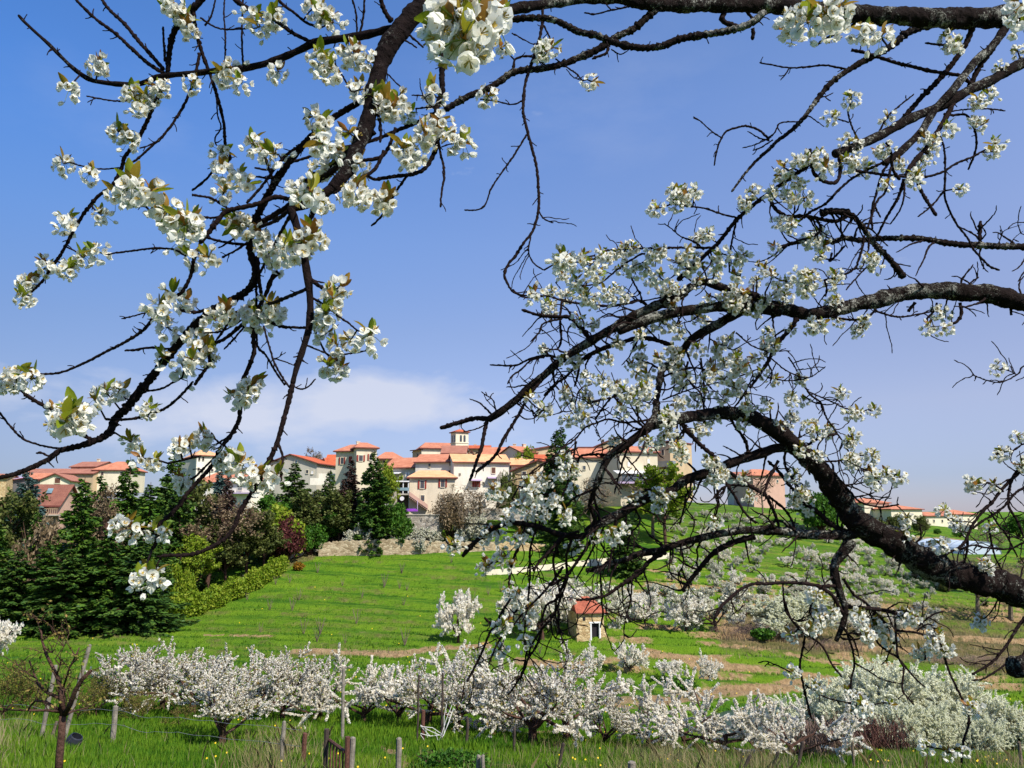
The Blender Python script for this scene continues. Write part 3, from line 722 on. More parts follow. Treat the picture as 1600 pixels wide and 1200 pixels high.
def build_village():
    hs = house
    # --- far left
    hs('long_house', 'long low house with pinkish red roof on the skyline, leftmost long roof', 'house', 35, 146, 739.5, 758, 190, 190, 9, 733, 'along', 'wall_tan', 'roof_old')
    hs('house', 'small house with bright orange roof in front of the long pink-roofed house', 'house', 34, 72, 748, 765, 178, 178, 7, 740, 'along', 'wall_grey', 'roof_orange')
    hs('house', 'cream gabled house with one brown window, just above the brown-roofed chalet', 'house', 64, 110, 750, 768, 170, 171, 10, 740, 'gable', 'wall_cream', 'roof_old', [(91, 751, 8, 8, 'c')], shut='brown_paint')
    hs('house', 'house with raised dull red roof and chimney on the left skyline', 'house', 110, 150, 729, 750, 200, 199, 9, 722, 'along', 'wall_tan', 'roof_old', [(122, 733, 3, 3, 'd')], chim=[(134, 718, 1.6)])
    hs('house', 'house with a bright orange hipped roof between dark conifer tops on the left', 'house', 146, 205, 734, 752, 192, 193, 10, 722, 'hip', 'wall_cream', 'roof_orange', [(160, 740, 4, 5, 'g'), (190, 740, 4, 5, 'g')])
    hs('shed', 'tiny dark green shed with lilac roof at the far left edge', 'shed', 11, 22, 749, 762, 170, 170, 4, 746, 'shed', 'wall_dark', 'lilac')
    hs('old_house', 'old tan stone house cut by the left edge of the photo', 'house', -22, 11, 746, 775, 165, 166, 8, 741, 'along', 'stone_warm', 'roof_old')
    def chalet(fr, root):
        m = MB(); z = fr.z(806)
        m.box(fr.P(-2.0, -2.2, z), fr.u*(fr.L+2.5), fr.n*2.2, Zup*0.22)
        m.build('balcony_floor', [MAT['concrete']], root)
        m = MB(); n = 26
        for k in range(n):
            m.box(fr.P(-2.0+k*(fr.L+2.4)/(n-1), -2.15, z+0.22), fr.u*0.05, fr.n*0.05, Zup*0.85)
        m.box(fr.P(-2.0, -2.17, z+1.07), fr.u*(fr.L+2.5), fr.n*0.08, Zup*0.07)
        m.build('railing', [MAT['wall_tan']], root)
        m = MB(); m.box(fr.P(0.6, -1.6, z-3.2), fr.u*0.3, fr.n*0.3, Zup*3.2); m.build('post', [MAT['concrete']], root)
        m = MB(); a = fr.P(2.1, 1.1, fr.z(775)); m.box(fr.P(2.4, 2.0, fr.z(770.5)), fr.u*0.8, fr.n*0.8+Zup*0.78, fr.n*-0.06+Zup*0.06)
        m.build('skylight', [MAT['glass_blue']], root)
    hs('chalet', 'chalet with big brown roof, skylight, red shutters and balcony among conifers', 'house', 42, 97, 786, 808, 128, 129, 9.5, 758, 'along', 'wall_pink', 'roof_brown', [(54, 796.5, 5, 8, 'ds'), (73, 795, 6, 8, 'ds')], shut='red_paint', extra=chalet, over=0.8)
    # --- white block and orange villa
    hs('apartment_block', 'tall white block with small windows and pale roof behind hanging blossom on the left', 'building', 306, 344, 712, 750, 190, 193, 14, 704, 'hip', 'wall_white', 'roof_pale',
       [(310, 717, 2.2, 5, 'd'), (316, 717, 2.2, 5, 'd'), (331, 719, 4, 4, 'g'), (310, 733, 2.2, 4, 'd'), (316, 736, 2.2, 4, 'd'), (331, 735, 4, 4, 'g')])
    hs('shaded_block_side', 'shaded grey windowless left side of the tall white block', 'building', 281, 306, 716, 750, 194, 191, 12, 716, 'flat', 'wall_grey', 'wall_white')  # same white building's left side, shade put in as a grey wall
    def villa(fr, root):
        m = MB(); z = fr.z(772); t0 = fr.t(358); t1 = fr.t(398)
        m.box(fr.P(t0, -1.6, z), fr.u*(t1-t0), fr.n*1.58, Zup*0.25); m.build('balcony_floor', [MAT['lilac']], root)
        m = MB()
        for k in range(22): m.box(fr.P(t0+(t1-t0-.05)*k/21, -1.58, z+.25), fr.u*.04, fr.n*.04, Zup*.9)
        m.box(fr.P(t0, -1.6, z+1.15), fr.u*(t1-t0), fr.n*.07, Zup*.06); m.build('railing', [MAT['white_paint']], root)
    hs('villa', 'white villa with bright orange roof and a white railed balcony behind the small spruces', 'house', 308, 394, 753, 790, 158, 156, 9, 738, 'hip', 'wall_white', 'roof_orange', [(313, 763, 4, 7, 'bs'), (322, 763, 3, 7, 'bs'), (354, 761, 4, 8, 'g'), (376, 762, 8, 8, 'g')], shut='white_paint', extra=villa, r0=322, r1=372)
    # --- centre left
    hs('gabled_house', 'grey green gabled house with thin red roof edge left of the big red-shuttered house', 'house', 416, 495, 724, 765, 172, 170, 12, 710, 'gable', 'wall_grey', 'roof_red', [(462, 722, 4, 5, 'b'), (480, 737, 4, 5, 'g'), (488, 738, 4, 5, 'w')], pk=0.47)
    hs('house', 'small cream house with orange gable squeezed behind the grey gabled house', 'house', 493, 511, 727, 745, 182, 182, 8, 716, 'gable', 'wall_yellow', 'roof_orange', pk=0.72)
    hs('house', 'low house with dull red roof and shaded porch touching the big red-shuttered house', 'house', 507, 526, 725, 745, 180, 180, 7, 711, 'along', 'wall_cream', 'roof_red', [(515, 734, 7, 4, 'd')])
    m = MB(); fr = Frame(485, 524, 160, 161)
    m.box(fr.P(0, 0, fr.z(758)), fr.u*fr.L*0.56, fr.n*0.4, Zup*(fr.z(747)-fr.z(758)))
    m.box(fr.P(fr.L*0.3, 5, fr.z(752)), fr.u*fr.L*0.75, fr.n*0.4, Zup*(fr.z(738)-fr.z(752)))
    tag(m.build('terrace_wall', [MAT['wall_white']], loc=fr.P(0, 0, fr.z(758))), 'pale stepped terrace walls below the small cream houses', 'wall')
    hs('wing_house', 'tall beige house wing with red shutters, left half of the pair', 'house', 524, 557, 704.5, 765, 164, 163, 9, 695.5, 'hip', 'wall_beige', 'roof_orange', [(534, 720, 4.5, 10, 'gs'), (547, 718.5, 6, 11, 'c')], r0=532, r1=600)
    hs('tall_house', 'tall beige red-shuttered house with peaked orange roof behind the big cedar', 'house', 556, 588, 699.5, 765, 160, 161.5, 10, 692.5, 'hip', 'wall_beige', 'roof_orange', [(563, 716, 6, 9, 'gs'), (579, 714.5, 5, 9, 'gs')], r0=568, r1=580, chim=[(565, 690.5, 1.0)])
    hs('house', 'house with bright orange hipped roof just right of the tall red-shuttered pair', 'house', 589, 628, 716.5, 745, 174, 174, 9, 707, 'hip', 'wall_tan', 'roof_orange', [(600, 722, 3, 4, 'd')], r0=596, r1=608, chim=[(602, 713, 1.6), (615, 712, 1.4)])
    def awn(fr, root):
        m = MB(); m.box(fr.P(0.5, -1.6, fr.z(741)), fr.u*3.0, fr.n*1.58+Zup*0.3, Zup*0.12); m.build('awning', [MAT['white_paint']], root)
        m = MB(); m.box(fr.P(fr.t(609), -0.9, fr.z(768)), fr.u*2.4, fr.n*0.88, Zup*(fr.z(762)-fr.z(768))); m.build('balcony', [MAT['roof_orange']], root)
    hs('long_house', 'grey house with a long orange roof and white awning behind the yellow-green tree', 'house', 602, 650, 729.5, 775, 156, 154, 8, 716, 'along', 'wall_grey', 'roof_orange', [(613, 745, 9, 7, 'd'), (637, 742, 7, 8, 'w')], extra=awn)
    hs('upper_house', 'white house with two small square windows and orange roof above the beige front house', 'house', 649, 710, 721, 765, 152, 151, 9, 710.5, 'along', 'wall_white', 'roof_orange', [(671, 727, 3.2, 5, 'g'), (703.5, 725, 3.2, 5, 'g'), (661, 738, 3, 3, 'c'), (671, 737, 5, 1.6, 'd'), (704, 737, 6, 4, 'c')], shut='brown_paint')
    hs('church_nave', 'cream church nave with hipped orange roof left of the bell tower', 'church', 658, 712, 700.5, 722, 188, 190, 14, 692.5, 'hip', 'wall_cream', 'roof_orange', [], r0=670, r1=740)
    hs('church_apse', 'brown shaded end of the church under a sloping red roof edge', 'church', 644, 659, 703, 724, 192, 188.5, 10, 700, 'shed', 'wall_tan', 'roof_red', [(652, 711, 2, 3, 'd')])  # tan wall carries the shade on this end of the cream church
    # bell tower
    fr = Frame(711.5, 731.5, 186, 187.5); L = fr.L; zt = fr.z(674.5); zb = fr.z(712)
    root = thing('bell_tower', fr.P(L/2, L/2, zb), 'square cream bell tower with paired arched openings and a cross on its low red roof', 'tower')
    m = MB(); m.box(fr.P(0, 0, zb-3), fr.u*L, fr.n*L*0.9, Zup*(zt-zb+3))
    m.box(fr.P(-0.12, -0.12, fr.z(692.5)), fr.u*(L+0.24), fr.n*(L*0.9+0.24), Zup*0.22); m.build('wall', [MAT['wall_cream']], root)
    r = MB(); o = 0.35; k = [fr.P(-o, -o, zt), fr.P(L+o, -o, zt), fr.P(L+o, L*.9+o, zt), fr.P(-o, L*.9+o, zt)]; ap = fr.P(L/2, L*.45, fr.z(669.5))
    for j in range(4): r.face([k[j], k[(j+1) % 4], ap]); r.face([k[j], k[j]-Zup*.2, k[(j+1) % 4]-Zup*.2, k[(j+1) % 4]], 1)
    r.face([p-Zup*.2 for p in reversed(k)], 1); r.build('roof', [MAT['roof_red'], MAT['eave']], root)
    def arch(fr2, t, z0, w, h, depth):
        a = MB(); pts = [(t-w, z0), (t+w, z0), (t+w, z0+h-w)] + [(t+w*math.cos(q), z0+h-w+w*math.sin(q)) for q in np.linspace(0.3, math.pi-0.3, 6)] + [(t-w, z0+h-w)]
        fpts = [fr2(p, -0.04, z) for p, z in pts]; bpts = [fr2(p, depth, z) for p, z in pts]
        a.face(fpts); 
        for i in range(len(pts)): a.face([fpts[i], bpts[i], bpts[(i+1) % len(pts)], fpts[(i+1) % len(pts)]])
        for s in range(5): a.box(fr2(t-w*.8, -0.07, z0+0.15+s*h*.17), (fr2(1, 0, 0)-fr2(0, 0, 0))*w*1.6, (fr2(0, 1, 0)-fr2(0, 0, 0))*0.02, Zup*h*.05)
        return a.build('arched_opening', [MAT['glass']], root)
    for cx in (719.5, 725.3): arch(fr.P, fr.t(cx), fr.z(690.3), 0.27, 1.6, 0.2)
    lf = lambda t, d, z: (lambda p: Vector((p.x, p.y, z)))(fr.a-fr.n*0+fr.n*t+fr.u*d)
    for t in (0.8, 2.0): arch(lf, t, fr.z(691), 0.27, 1.7, 0.2)
    c = MB(); x = ap; c.box(x+Vector((-.05, -.05, 0)), Vector((.1, 0, 0)), Vector((0, .1, 0)), Zup*1.15); c.box(x+Vector((-.32, -.05, .72)), Vector((.64, 0, 0)), Vector((0, .1, 0)), Zup*.1)
    c.build('cross', [MAT['grey_metal']], root)
    hs('old_house', 'house with weathered red-brown roof and white gable edge in front of the bell tower', 'house', 690, 727, 707.5, 725, 172, 172, 9, 697, 'along', 'wall_white', 'roof_old', chim=[(701, 711, 0.8)])
    hs('dormer_house', 'little gabled dormer house with red roof sides below the tower', 'house', 731, 742, 712, 724, 166, 166, 4, 704, 'gable', 'wall_tan', 'roof_red', [(735, 711, 3, 4, 'd')], over=0.3)
    hs('long_house', 'long house with deep orange roof and thin yellow wall behind the pale-roofed white house', 'house', 751, 804, 710.5, 730, 170, 169, 10, 699.5, 'along', 'wall_yellow', 'roof_orange', chim=[(799, 695, 2.2)])
    hs('chimneyed_house', 'house behind the bell tower with flat beige wall and thin red roof', 'house', 732, 765, 700.5, 720, 195, 195, 8, 696.5, 'along', 'wall_tan', 'roof_red', chim=[(741, 695, 1.5)])
    def bigwhite(fr, root):
        for (a0, a1, zz, mt) in ((733.5, 752, 750.3, 'lilac'), (761, 783, 746.5, 'lilac')):
            m = MB(); t0, t1 = fr.t(a0), fr.t(a1)
            m.box(fr.P(t0, -1.2, fr.z(zz+1.5)), fr.u*(t1-t0), fr.n*1.15+Zup*0.25, Zup*0.12); m.build('awning', [MAT[mt]], root)
        m = MB(); t0, t1 = fr.t(738), fr.t(751)
        for k in range(4): m.box(fr.P(t0+(t1-t0)*k/4, -0.08, fr.z(761)), fr.u*((t1-t0)/4-0.05), fr.n*0.07, Zup*(fr.z(752)-fr.z(761)))
        m.build('garage_door', [MAT['red_paint']], root)
    hs('white_house', 'broad white house with pale orange roof and lilac awnings in the middle of the village', 'house', 709, 795, 721.5, 785, 146, 148, 9, 710.5, 'along', 'wall_white', 'roof_pale', [(771, 735, 6, 9, 'c'), (755.5, 755, 1.6, 3, 'd'), (718.5, 741, 1.6, 2, 'd'), (770, 723, 4, 1.8, 'd')], shut='brown_paint', extra=bigwhite)
    m = MB(); fr = Frame(776, 792, 143, 144)
    m.face([fr.P(0, 0, fr.z(775)), fr.P(fr.L, 0, fr.z(780)), fr.P(fr.L*.8, 0, fr.z(748)), fr.P(fr.L*.4, 0, fr.z(736)), fr.P(0.1, 0, fr.z(744))])
    m.hexa([fr.P(0, 0, fr.z(782)), fr.P(fr.L, 0, fr.z(782)), fr.P(fr.L, .8, fr.z(782)), fr.P(0, .8, fr.z(782))], [fr.P(.3, 0, fr.z(746)), fr.P(fr.L*.6, 0, fr.z(739)), fr.P(fr.L*.6, .8, fr.z(739)), fr.P(.3, .8, fr.z(746))])
    tag(m.build('broken_wall', [MAT['stone_grey']], loc=fr.P(0, 0, fr.z(782))), 'pointed rough stone wall leaning against the right end of the broad white house', 'wall')
    # --- beige front house with veranda and stair
    def front(fr, root):
        zf = fr.z(771.5)
        t0, t1 = fr.t(612), -0.02
        m = MB(); m.box(fr.P(t0, -1.2, zf-0.25), fr.u*(t1-t0), fr.n*4.2, Zup*0.25); m.build('veranda_floor', [MAT['concrete']], root)
        m = MB(); m.box(fr.P(t0-0.3, -1.3, fr.z(753.5)), fr.u*(t1-t0+0.3), fr.n*4.3, Zup*0.18); m.build('veranda_roof', [MAT['white_paint']], root)
        for px in (621, 630.5, 638.5):
            m = MB(); t = fr.t(px); m.box(fr.P(t-.07, -1.1, zf), fr.u*.14, fr.n*.14, Zup*(fr.z(753.5)-zf)); m.build('post', [MAT['white_paint']], root)
        m = MB(); m.box(fr.P(t0, -1.15, zf+0.5), fr.u*(t1-t0), fr.n*0.06, Zup*0.5); m.build('railing', [MAT['glass_blue']], root)
        m = MB(); m.box(fr.P(t0+0.2, 2.6, zf-2.7), fr.u*(t1-t0-.25), fr.n*0.3, Zup*(2.7+fr.z(753.5)-zf-0.02)); m.build('back_wall', [MAT['wall_dark']], root)
        m = MB(); tt = fr.t(618); m.hexa([fr.P(tt-1.2, -2.6, zf-3.6), fr.P(tt+0.6, -2.6, zf-3.6), fr.P(tt+0.6, -1.25, zf-3.6), fr.P(tt-1.2, -1.25, zf-3.6)],
                                         [fr.P(tt-.35, -2.4, zf+0.3), fr.P(tt+0.25, -2.4, zf+0.3), fr.P(tt+0.25, -1.25, zf+0.3), fr.P(tt-.35, -1.25, zf+0.3)]); m.build('buttress', [MAT['concrete']], root)
        m = MB(); n = 12; ta, tb = fr.t(640), fr.t(669); za, zb2 = zf, fr.z(792)
        for k in range(n):
            a0 = ta+(tb-ta)*k/n; z0 = za+(zb2-za)*(k+1)/n
            m.box(fr.P(a0, -1.2, z0-0.5), fr.u*((tb-ta)/n-0.004), fr.n*1.1, Zup*0.5)
        m.hexa([fr.P(ta, -1.3, za-.35), fr.P(tb, -1.3, zb2-.35), fr.P(tb, -1.21, zb2-.35), fr.P(ta, -1.21, za-.35)], [fr.P(ta, -1.3, za+.35), fr.P(tb, -1.3, zb2+.35), fr.P(tb, -1.21, zb2+.35), fr.P(ta, -1.21, za+.35)])
        m.build('staircase', [MAT['wall_pink']], root)
        m = MB(); q = fr.P(fr.t(652.5), -1.9, fr.z(797)); m.box(q, fr.u*.12, fr.n*.12, Zup*(fr.z(782)-fr.z(797))); m.build('post', [MAT['lilac']], root)
    hs('front_house', 'beige two-storey house with pale orange roof, red shutters, veranda and outside stair', 'house', 640, 711, 746, 797, 138, 139, 8.5, 736, 'hip', 'wall_beige', 'roof_pale',
       [(660, 757, 6, 12, 'gs'), (692, 755, 6, 12, 'gs'), (661, 778.5, 5.5, 9, 'g'), (693, 778, 6, 10, 'g')], r0=655, r1=698, extra=front)
    m = MB(); fr = Frame(635, 653, 134.5, 134.5); m.box(fr.P(0, 0, fr.z(799)), fr.u*fr.L, fr.n*1.0, Zup*0.32); m.box(fr.P(0.2, .2, fr.z(799)+.32), fr.u*(fr.L-.5), fr.n*.6, Zup*.12)
    tag(m.build('tarpaulin', [MAT['purple']], loc=fr.P(0, 0, fr.z(799))), 'folded bright purple tarpaulin on the ledge under the stair of the beige house', 'tarp')
    m = MB(); c0 = Frame(627, 631, 134, 134); 
    for k in range(14): pass
    ce = W(628, 779, 135.2); n = 16
    ring = [ce+Vector((math.cos(2*math.pi*i/n)*.36, 0, math.sin(2*math.pi*i/n)*.36)) for i in range(n)]
    m.face(list(reversed(ring))); m.face([p+Vector((0, .18, 0)) for p in ring])
    for i in range(n): m.face([ring[i], ring[i]+Vector((0, .18, 0)), ring[(i+1) % n]+Vector((0, .18, 0)), ring[(i+1) % n]])
    tag(m.build('satellite_dish', [MAT['white_paint']], loc=ce), 'small white round dish in the shade under the veranda', 'dish')
    # --- right of centre
    hs('house', 'house with deep orange roof and cream front right of the yellow-walled long house', 'house', 813, 838, 706, 735, 162, 164, 8, 698.5, 'along', 'wall_cream', 'roof_orange', chim=[(835, 694, 1.8)])
    hs('shaded_house_side', 'narrow shaded brown left side of the cream-fronted house under a sloping red roof edge', 'house', 803, 813.5, 706, 735, 166, 162.5, 8, 699.5, 'shed', 'wall_tan', 'roof_red')  # left side of the cream house; its shade is painted as a browner wall
    hs('house', 'low house with very pale pinkish roof beside the right end of the broad white house', 'house', 799, 832, 726, 752, 153, 153, 8, 716.5, 'along', 'wall_white', 'roof_pale')
    hs('stone_house', 'tan stone house whose red roof climbs to the right towards the tall cedar', 'house', 801, 839, 735, 772, 147, 146, 9, 720.5, 'rise', 'stone_warm', 'roof_red', [(819, 740, 6, 6, 'g')])
    hs('house', 'white gabled house with a small brown window just left of the tall cedar', 'house', 838, 866, 720, 760, 149, 149, 9, 711, 'along', 'wall_white', 'roof_red', [(853, 735, 5, 9, 'c')], shut='brown_paint')
    hs('house', 'small house with red hipped roof on the skyline left of the tall cedar', 'house', 838, 863, 708, 722, 172, 172, 7, 702, 'hip', 'wall_cream', 'roof_red')
    hs('cream_house', 'cream house with bright orange roof and one small window seen through the drooping twigs', 'house', 893, 951, 714, 768, 158, 158, 10, 701.5, 'along', 'wall_cream', 'roof_orange', [(913, 731, 4, 6, 'g')])
    hs('shaded_villa_side', 'dark grey shaded left side of the modern villa, next to the cream house', 'house', 949, 971, 711, 755, 161, 156, 8, 703, 'shed', 'wall_dark', 'roof_orange')  # villa's left side away from the sun, its shade put into the wall colour
    hs('upper_house', 'high brown house with dark red gabled roof behind the thick branch', 'house', 929, 990, 698, 725, 185, 184, 10, 683, 'gable', 'wall_tan', 'roof_red', [(943, 689, 3, 4, 'd')], pk=0.6)
    hs('roof_terrace_house', 'low white roof-terrace house on the skyline above the cream house', 'house', 904, 942, 699, 712, 172, 172, 6, 699, 'flat', 'wall_white', 'wall_white')
    def modern(fr, root):
        z = fr.z(755); m = MB(); m.box(fr.P(fr.t(962), -2.0, z-.15), fr.u*(fr.t(1022)-fr.t(962)), fr.n*1.95, Zup*.35); m.build('balcony_floor', [MAT['lilac']], root)
        m = MB(); m.box(fr.P(fr.t(958), -1.8, fr.z(741)), fr.u*(fr.t(1010)-fr.t(958)), fr.n*1.75+Zup*.5, Zup*.14); m.build('canopy', [MAT['white_paint']], root)
        m = MB()
        for k in range(5):
            t = fr.t(972+k*9); m.box(fr.P(t, -0.06, fr.z(752.5)), fr.u*1.0, fr.n*.1, Zup*(fr.z(741.5)-fr.z(752.5)))
        m.build('glazed_front', [MAT['glass_blue']], root)
        m = MB()
        for k in range(30): m.box(fr.P(fr.t(962)+k*(fr.t(1022)-fr.t(962)-.05)/29, -1.95, z+.2), fr.u*.04, fr.n*.04, Zup*.8)
        m.box(fr.P(fr.t(962), -1.96, z+1.0), fr.u*(fr.t(1022)-fr.t(962)), fr.n*.06, Zup*.06); m.build('railing', [MAT['grey_metal']], root)
    hs('modern_villa', 'plain beige modern villa with narrow white windows, orange roof and glazed ground floor', 'house', 969, 1028, 706, 770, 150, 152, 10, 698, 'hip', 'wall_beige', 'roof_orange', [(1014, 722.5, 4, 11, 'w'), (1014, 711, 2.5, 2.5, 'd'), (983, 725, 4, 7, 'w')], extra=modern, r0=988, r1=1022)
    def tower(fr, root):
        for zz in (724, 737):
            m = MB(); m.box(fr.P(0.2, -1.3, fr.z(zz+6)), fr.u*(fr.L+1.0), fr.n*1.28, Zup*1.1); m.build('balcony', [MAT['grey_metal']], root)
    hs('tower_house', 'tall tan house with flat brown roof and grey stacked balconies', 'house', 1026, 1048, 690, 762, 158, 156, 9, 688, 'flat', 'wall_tan', 'roof_brown', [(1037, 707, 3, 8, 'd'), (1042, 733, 4, 5, 'g')], extra=tower)
    hs('house', 'pinkish house with orange roof glimpsed under the arching lichen-covered limb', 'house', 1176, 1225, 743, 798, 225, 228, 10, 734, 'hip', 'wall_pink', 'roof_orange', [(1200, 750, 3, 4, 'g'), (1214, 752, 3, 4, 'g')], r0=1190, r1=1212)
    hs('house', 'low house with dull red roof just left of the pinkish house under the arching limb', 'house', 1148, 1172, 746, 798, 235, 235, 9, 738, 'along', 'wall_cream', 'roof_old')
    for (lab, x0, x1, e, b, Yq, rd) in (('cream house with orange hipped roof nearest the thick forked limb on the right skyline', 1347, 1386, 785.5, 806, 228, 779),
                                   ('tall cream house with orange roof, second of four from the thick forked limb', 1388, 1436, 795.5, 820, 222, 789.5),
                                   ('low cream house with orange roof, third of four from the thick forked limb', 1441, 1481, 806, 824, 240, 800.5),
                                   ('cream house with orange roof farthest right, beside the purple-brown twigs', 1484, 1520, 803.5, 822, 252, 797)):
        hs('hillside_house', lab, 'house', x0, x1, e, b, Yq, Yq+3, 10, rd, 'hip', 'wall_cream', 'roof_orange', [((x0+x1)/2+5, (e+b)/2-1, 3, 4, 'g'), ((x0+x1)/2-8, (e+b)/2-1, 3, 4, 'g')])['group'] = 'houses along the right skyline'
    hs('house', 'thin red-roofed house peeping over the shrubs left of the four hillside houses', 'house', 1322, 1347, 785, 800, 245, 245, 9, 780, 'along', 'wall_tan', 'roof_red')
    # --- walls, sheds, hut
    def wallpath(name, label, pts, th, mat, cat='wall', jag=0.12, seed=1, auto=False):
        """pts: (px, top row, bottom row, Y)"""
        rg = random.Random(seed); m = MB()
        if auto: pts = [(a, b, c, ground_at(a, c, 60, 160).y) for a, b, c, d in pts]
        P = smooth_path([(a, d, b, c) for a, b, c, d in pts], 2.5)
        q = [(W(p[0], p[2], p[1]), W(p[0], p[3], p[1])) for p in P]; prev = None
        for (t, b) in q:
            j = rg.uniform(-jag, jag); b = b-Zup*1.2; t = t+Zup*j
            cur = (b, t, b+Vector((0, th, 0)), t+Vector((0, th, 0)))
            if prev: m.hexa([prev[0], cur[0], cur[2], prev[2]], [prev[1], cur[1], cur[3], prev[3]])
            prev = cur
        return tag(m.build(name, [MAT[mat]], loc=tuple(q[0][1])), label, cat)
    wallpath('retaining_wall', 'long rough stone retaining wall along the top of the green field', [(498, 849, 866, 120), (540, 845, 863, 121), (620, 843, 860, 122), (700, 847, 858, 124), (772, 847, 858, 126)], 0.7, 'stone')
    wallpath('retaining_wall', 'reddish brown continuation of the retaining wall under the twigs, right of the stone one', [(772, 845, 857, 126), (840, 850, 860, 127), (870, 854, 862, 128)], 0.7, 'stone_warm', seed=3)
    wallpath('garden_wall', 'pale grey rendered wall climbing in steps from the hedge end to the red-roofed shed', [(440, 872, 880, 112), (470, 858, 868, 116), (504, 846, 858, 120), (536, 829, 843, 124), (562, 818, 832, 127), (612, 791, 806, 133)], 0.4, 'concrete', jag=0.05, seed=4, auto=True)
    wallpath('ramp_wall', 'thin pale sloping concrete wall between the white shrubs and the mown lawn', [(652, 843, 847, 125), (672, 829, 834, 127), (690, 814, 820, 129.5), (694, 808, 814, 131)], 0.3, 'concrete', jag=0.02, seed=5)
    wallpath('concrete_kerb', 'long low pale concrete wall crossing the lawn behind the hanging twigs', [(757, 891, 899, 112), (800, 888, 897, 113), (860, 882, 891, 115), (930, 874, 885, 117), (1000, 867, 877, 119), (1047, 864, 873, 120)], 0.5, 'wall_cream', jag=0.02, seed=6, auto=True)
    wallpath('stone_wall', 'low stone terrace edge along the lawn right of the bare brown tree', [(690, 797, 803, 134), (740, 794, 801, 135), (800, 795, 802, 136), (842, 797, 804, 137)], 0.5, 'stone_grey', seed=7)
    fr = Frame(637, 687, 127.5, 128.5)
    root = thing('stone_barn', fr.P(fr.L/2, 2, fr.z(824)), 'roofless square stone outbuilding below the purple tarpaulin', 'outbuilding')
    m = MB(); m.box(fr.P(0, 0, fr.z(828)), fr.u*fr.L, fr.n*5, Zup*(fr.z(805)-fr.z(828))); m.build('wall', [MAT['stone_grey']], root)
    m = MB(); m.box(fr.P(-.15, -.15, fr.z(805)), fr.u*(fr.L+.3), fr.n*5.3, Zup*.15); m.build('coping', [MAT['concrete']], root)
    for px in (660, 670): add_window(fr, root, px, 811, 2, 2, 'd')
    hs('open_shed', 'small dark lean-to with flat roof between the orange-roofed shed and the stone outbuilding', 'shed', 621, 637, 812, 824, 129.5, 130, 3, 811, 'shed', 'wall_dark', 'roof_brown', over=0.3)
    hs('tiled_shed', 'low brick shed with steep orange tiled roof by the climbing garden wall', 'shed', 574, 611, 818, 828, 131, 132, 4.5, 804, 'rise', 'wall_pink', 'roof_red', [(592, 819, 5, 3, 'd'), (603, 815, 5, 4, 'd')], over=0.6)
    hs('low_shed', 'long low shed with red tiled roof hidden behind the wine-red bush', 'shed', 461, 535, 808, 824, 128, 128, 4, 803, 'shed', 'wall_grey', 'roof_old', [(490, 814, 8, 6, 'd')])
    # stone hut in the field
    fr = Frame(898, 939.5, 84, 84.6); L = fr.L; D = 3.2
    zb = fr.z(999); ze = fr.z(957); zr = RAT(931)*86.5
    root = thing('stone_hut', fr.P(L/2, D/2, zb), 'small square stone hut with steep red tiled roof and dark doorway in the orchard', 'hut')
    m = MB(); t0, t1 = fr.t(918.5), fr.t(934.5); zd = fr.z(974)
    zB = zb-1.5
    m.box(fr.P(0, 0, zB), fr.u*t0, fr.n*.45, Zup*(ze-zB)); m.box(fr.P(t1, 0, zB), fr.u*(L-t1), fr.n*.45, Zup*(ze-zB)); m.box(fr.P(t0, 0, zd), fr.u*(t1-t0), fr.n*.45, Zup*(ze-zd))
    m.box(fr.P(0, D-.45, zB), fr.u*L, fr.n*.45, Zup*(ze-zB)); m.box(fr.P(0, .45, zB), fr.u*.45, fr.n*(D-.9), Zup*(ze-zB)); m.box(fr.P(L-.45, .45, zB), fr.u*.45, fr.n*(D-.9), Zup*(ze-zB))
    m.hexa([fr.P(L, 0, zB), fr.P(L+1.0, 0, zB), fr.P(L+1.0, 1.5, zB), fr.P(L, 1.5, zB)], [fr.P(L, 0, zB+2.6), fr.P(L+.12, 0, zB+2.6), fr.P(L+.12, 1.5, zB+2.6), fr.P(L, 1.5, zB+2.6)])
    m.build('wall', [MAT['stone_warm']], root)
    m = MB(); e = .16
    m.box(fr.P(t0, -.03, zb-.3), fr.u*e, fr.n*.3, Zup*(zd-zb+.3)); m.box(fr.P(t1-e, -.03, zb-.3), fr.u*e, fr.n*.3, Zup*(zd-zb+.3)); m.box(fr.P(t0-.12, -.05, zd), fr.u*(t1-t0+.24), fr.n*.3, Zup*.16)
    m.build('door_frame', [MAT['white_paint']], root)
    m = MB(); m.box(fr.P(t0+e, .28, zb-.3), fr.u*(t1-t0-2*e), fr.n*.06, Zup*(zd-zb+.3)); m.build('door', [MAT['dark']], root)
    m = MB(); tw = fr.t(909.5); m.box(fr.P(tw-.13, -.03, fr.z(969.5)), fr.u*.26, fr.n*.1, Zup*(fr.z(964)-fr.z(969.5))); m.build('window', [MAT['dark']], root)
    m = MB(); k = [fr.P(-.1, -.3, ze), fr.P(L+.35, -.3, ze), fr.P(L+.35, D+.3, ze+.7), fr.P(-.1, D+.3, ze+.7)]
    a, b = fr.P(fr.t(899), D*.55, zr), fr.P(fr.t(924), D*.55, zr)
    m.face([k[0], k[1], b, a]); m.face([k[1], k[2], b]); m.face([k[2], k[3], a, b]); m.face([k[3], k[0], a]); m.face(list(reversed(k)), 1)
    lo = [p-Zup*.1 for p in k]
    for j in range(4): m.face([k[j], lo[j], lo[(j+1) % 4], k[(j+1) % 4]], 1)
    m.build('roof', [MAT['roof_hut'], MAT['eave']], root)
    # polytunnel
    m = MB(); a = ground_at(1518, 868, 60, 200); n = 12; Lt = 9.0; rr = 1.9; pr = None
    a = W(1536, 866, 125); 
